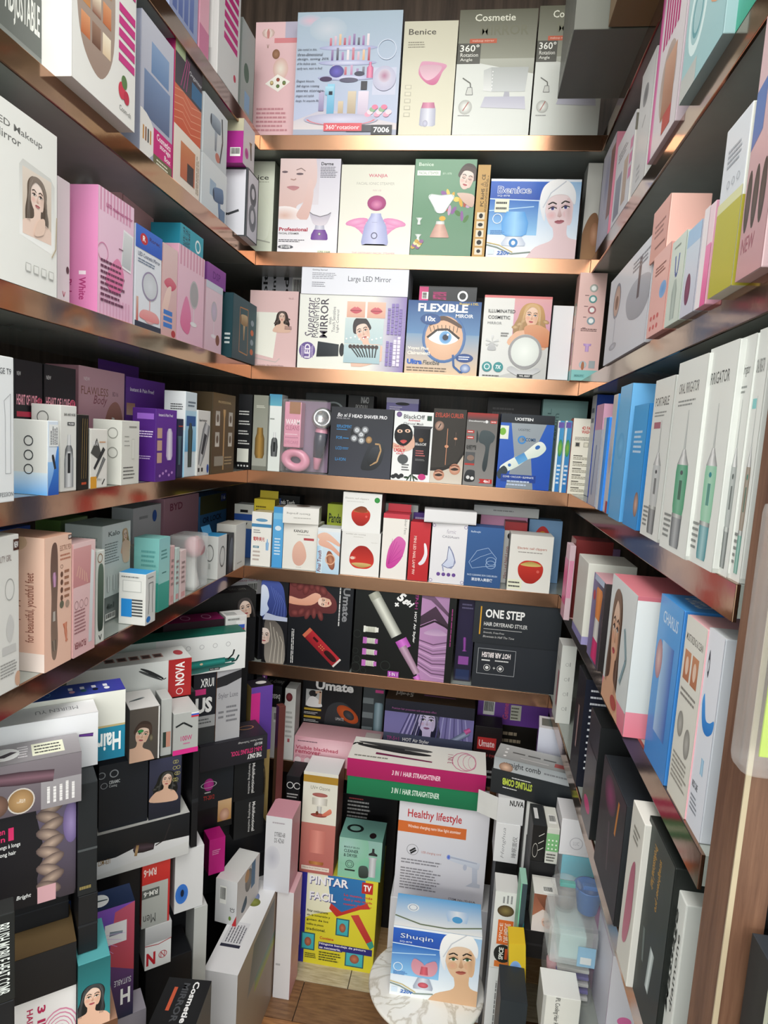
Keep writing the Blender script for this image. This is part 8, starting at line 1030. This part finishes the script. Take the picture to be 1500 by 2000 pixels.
# fifth shelf
carton('comb_pack', 'clear blister of hot pink combs hanging over the corner of the fifth right shelf', place('R', Z5, 1094, 1100, 1062, -.02), .012, ('d8a8b8', 'c8b0b8', 'e0c8d0'), lambda: (R(0, .2, 1, .8, 'd83a88', 'e060a0'),), right=lambda: [K([(.1+.15*i, .3), (.2+.15*i, .8)], .06, 'e03a90') for i in range(5)], group=H5, mat=GLOSSY)
carton('hair_curler_box', 'tall maroon box with a pale edge in the right corner of the fifth shelf', place('R', Z5, 1103, 1111, 1050, -.006), .075, ('7a2c30', '6c2226', '7a3034'), lambda: R(0, 0, 1, 1, '6a2226', '80302f'), right=lambda: (R(0, 0, 1, 1, '66201f', '742a2a'), R(0, 0, 1, .01, 'd8b0b0')), group=H5, mat=GLOSSY)
carton('hair_curler_box', 'white box with small paragraphs and a lilac foot behind the pink brush pack', place('R', Z5, 1117, 1134, 1090, -.01), .085, ('d4d4cc', 'dadad2', 'd8d8d0'), lambda: R(0, 0, 1, .1, '8a84b8'), right=lambda: (R(0, 0, 1, .1, '9a94c4'), N(.3, .2, .8, .32, 4, '6a6a66'), N(.35, .42, .8, .5, 2, '6a6a66'), E(.7, .75, .14, .05, '6a6a9a'), N(.4, .6, .7, .66, 2, '7a7a76')), group=H5)
carton('comb_pack', 'clear pack holding an orange, white and hot pink brush', place('R', Z5, 1146, 1166, 1128, -.006), .05, ('c8a8b4', 'b8b4b4', 'd8a8b0'), lambda: (RH(0, 0, 1, 1, '8a80b0', '3a3436'), R(.1, .93, .9, 1, 'b8c8e0'), VD(.6, [(.03, .24), (.28, .2)], 'e83a80', 'c82868'), VD(.6, [(.28, .2), (.52, .18)], 'f0f0ec', 'c8c8c4'), VD(.6, [(.52, .18), (.84, .26), (.88, .2)], 'f09a50', 'd87a30'), E(.2, .75, .1, .06, 'c03040')), right=lambda: R(0, 0, 1, 1, '2a2628', '3a3436'), group=H5)
carton('garment_steamer_box', 'big white box with a pink base and pink top showing a long-haired woman', place('R', Z5, 1174, 1216, 1140, -.018), .15, ('dce0e0', 'd6dcdc', 'd07a84'), lambda: (R(0, .16, 1, 1, 'd4dada', 'e0e4e4'), R(0, 0, 1, .16, 'd8788a', 'e08a9a'), WOMAN(.35, .6, .42, 0, 'd8a888', '6a4a34', 'long', sy=1.5), K([(.7, .3), (.85, .5), (.7, .7)], .05, '8aa4ac'), E(.55, .1, .12, .05, 'b05048')), right=lambda: (R(0, .18, 1, 1, 'd2d8d8', 'dee2e2'), R(0, 0, 1, .18, 'dc7c8e', 'e08a9a'), R(0, .97, 1, 1, 'c8707c'), K([(.72, .32), (.78, .36)], .03, '4a5254'), N(.6, .28, .8, .3, 1, '8a9294')), group=H5)
carton('oral_care_box', 'glossy blue box with a clear window strip and white lettering', place('R', Z5, 1258, 1296, 1175, .0), .06, ('4a94d8', '3a80c8', '4a9ae0'), lambda: (R(0, 0, 1, 1, '3c86d0', '58a4e4'), RH(.3, .2, .8, .75, 'a8ccec', '3a6ab8'), T('CHARLIS', .2, .85, .85, .92, 'd0e4f8', b=.01), E(.2, .62, .15, .12, 'd8b0a8', 'a8707c')), top=lambda: T('CAREFLIS', .2, .3, .8, .7, 'e0f0fc', b=.02), group=H5, mat=GLOSSY)
carton('face_care_box', 'white face care box with terracotta photos and a pink edge', place('R', Z5, 1303, 1336, 1214, .002), .05, ('dcdad2', 'd8a0a8', 'e0b0b4'), lambda: (R(0, 0, 1, 1, 'd8d6cc', 'e2e0d8'), T('MOISTURIZING & CLEAN', .08, .87, .92, .91, '5a5650', b=.01), [R(.1+.4*i, .66, .42+.4*i, .82, 'b07050', 'c88c68', g='picture') or E(.26+.4*i, .74, .08, .05, 'e0c4b0') for i in range(2)], N(.1, .56, .9, .62, 2, '8a8680'), E(.28, .42, .15, .07, 'b8b6b0', '8a8882'), E(.7, .36, .15, .08, 'b8b6b0', '8a8882'), N(.1, .1, .9, .26, 6, '9a968e')), group=H5)
carton('neck_care_box', 'tall white neck care box with a blue-handled massager next to the wooden post', place('R', Z5, 1340, 1366, 1236, .004), .05, ('dde0e8', 'c4c8d0', 'd4d8dc'), lambda: (R(0, 0, 1, 1, 'd8dce6', 'e4e6ee'), S([(.15, .82), (.22, .9), (.3, .82), (.24, .76)], '3a3e48'), E(.22, .82, .04, .03, 'e0e4ec'), S([(.12, .62), (.3, .52), (.62, .5), (.92, .54), (.96, .6), (.7, .57), (.45, .57), (.3, .64), (.2, .68)], '2a78c8', '4aa0e8'), DEV(.6, .34, .3, 0, [(-.7, .3), (.3, .26), (.7, .3)], 'b8d8ec', '7aa8cc'), T('NECK CARE', .12, .2, .5, .235, '3a3e48', b=.01), N(.12, .08, .6, .17, 4, '8a909a')), group=H5)
carton('hair_curler_box', 'small lilac box at the back of the fifth right shelf', place('R', Z5, 1150, 1164, 1064, .14), .06, ('a080a8', '94749c', 'b090b4'), lambda: N(.2, .6, .8, .8, 2, '6a4a70'), group=H5)
# sixth shelf
wbx = carton('hair_dryer_box', 'upright white box with small grey icons standing at the shelf corner', (lambda p: p)(place('B', Z6, 1084, 1112, 1262, -.16)), .06, ('d8dad6', 'c8cac6', 'e4e6e4'), lambda: (R(0, 0, 1, 1, 'd4d6d2', 'dcdeda'), [RING(.45, .76-.19*i, .12, None, .2, '9a9c9a') or R(.62, .74-.19*i, .68, .79-.19*i, '9a9c9a') for i in range(4)]), left=lambda: (R(.6, .2, .9, .65, 'a8707a', g='picture'), N(.1, .7, .9, .8, 2, 'b0b2ae')), group=H6)
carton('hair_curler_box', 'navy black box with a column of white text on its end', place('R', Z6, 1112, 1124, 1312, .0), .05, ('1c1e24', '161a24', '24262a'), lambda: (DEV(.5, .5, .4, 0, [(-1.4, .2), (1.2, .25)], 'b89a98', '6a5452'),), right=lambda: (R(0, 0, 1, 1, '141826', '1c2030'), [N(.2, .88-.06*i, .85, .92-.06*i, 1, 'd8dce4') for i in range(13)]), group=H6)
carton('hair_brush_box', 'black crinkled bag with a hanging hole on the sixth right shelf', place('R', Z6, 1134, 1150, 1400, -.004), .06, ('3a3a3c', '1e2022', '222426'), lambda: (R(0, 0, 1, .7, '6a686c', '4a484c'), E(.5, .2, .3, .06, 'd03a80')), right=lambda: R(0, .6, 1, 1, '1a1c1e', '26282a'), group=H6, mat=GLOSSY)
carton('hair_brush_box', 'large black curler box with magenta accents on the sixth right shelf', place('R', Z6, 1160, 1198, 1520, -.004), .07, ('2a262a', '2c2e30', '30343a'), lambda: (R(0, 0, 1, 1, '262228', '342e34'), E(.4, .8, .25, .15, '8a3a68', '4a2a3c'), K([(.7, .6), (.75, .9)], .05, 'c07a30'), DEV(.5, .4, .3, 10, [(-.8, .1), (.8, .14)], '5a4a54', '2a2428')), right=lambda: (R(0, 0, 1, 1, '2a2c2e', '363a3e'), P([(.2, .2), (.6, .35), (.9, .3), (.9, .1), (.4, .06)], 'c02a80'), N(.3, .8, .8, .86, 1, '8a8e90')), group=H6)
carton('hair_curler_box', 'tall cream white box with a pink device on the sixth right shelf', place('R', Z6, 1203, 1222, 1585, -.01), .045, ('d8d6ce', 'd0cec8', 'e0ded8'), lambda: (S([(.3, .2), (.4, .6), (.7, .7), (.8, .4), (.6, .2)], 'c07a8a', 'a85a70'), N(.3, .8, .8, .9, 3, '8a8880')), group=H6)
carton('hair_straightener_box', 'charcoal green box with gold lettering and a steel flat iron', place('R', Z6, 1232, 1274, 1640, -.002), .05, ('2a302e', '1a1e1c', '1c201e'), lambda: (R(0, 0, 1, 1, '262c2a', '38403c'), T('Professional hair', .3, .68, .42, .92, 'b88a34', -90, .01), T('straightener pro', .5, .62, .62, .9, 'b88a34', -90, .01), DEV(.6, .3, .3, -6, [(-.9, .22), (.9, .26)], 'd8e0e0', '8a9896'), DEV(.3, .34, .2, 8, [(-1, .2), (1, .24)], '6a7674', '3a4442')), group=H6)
carton('massager_box', 'white massager box with brush-script lettering next to the wooden post', place('R', Z6, 1280, 1298, 1745, .004), .05, ('dcdeda', 'c8cac6', 'd8dad6'), lambda: (T('Massage', .3, .3, .6, .9, '3a3c3a', 90, .01, .3), T('diamone', .65, .35, .85, .8, '4a4c4a', 90), R(0, 0, 1, .14, '8ab0c8')), group=H6)
# beyond the post: black slat wall with a hanging blister and a boxed item
rk = empty('display_shelf', (W+.12, YF-.05, .91)); tag(rk, 'narrow black display shelf beside the wooden post', 'shelf'); link('shelf_board', boxmesh(-.09, -.1, 0, .2, .019, .012), BLACKWALL, rk); link('bracket', boxmesh(-.06, -.06, -.05, -.05, .019, 0), BLACKWALL, rk)
carton('grooming_box', 'black box with a pink badge and large white letter at the lower right edge', (Vector((W+.012, YF-.1, .9222)), Vector((1, 0, 0)), .14, .165), .04, ('22262c', '2c2e30', '2a2e34'), lambda: (R(0, .4, 1, 1, '1c2028', '30343a'), P([(.06, .7), (.06, .88), (.5, .9), (.5, .7), (.3, .64)], 'd83a78', g='printed_badge'), T('NEW', .12, .73, .44, .84, 'f8e8f0', b=.02, g='badge_lettering'), K([(.12, .55), (1, .5)], .03, 'c8ccd4'), T('T', .2, .06, .5, .42, 'e4e8f4', b=.05)), left=lambda: R(.85, 0, 1, 1, 'c8ccb8'), group=None)
bl = empty('blister_pack', (W+.004, YF-.11, 1.235)); tag(bl, 'clear plastic blister with a lime green and orange card hanging by the post', 'blister pack')
link('clear_shell', boxmesh(-.036, 0, 0, .09, .03, .19, .008), CLEAR, bl); cd_ = link('printed_card', boxmesh(-.022, .012, .012, .08, .014, .178, .0005), plain('lime_card', 'a4bc2a', .4), bl); link('orange_header', boxmesh(-.022, .0112, .135, .08, .0118, .178), plain('orange_card', 'e8924a', .4), cd_); link('hanging_hook', boxmesh(.04, .015, .17, .046, .078, .176), SILV, bl)
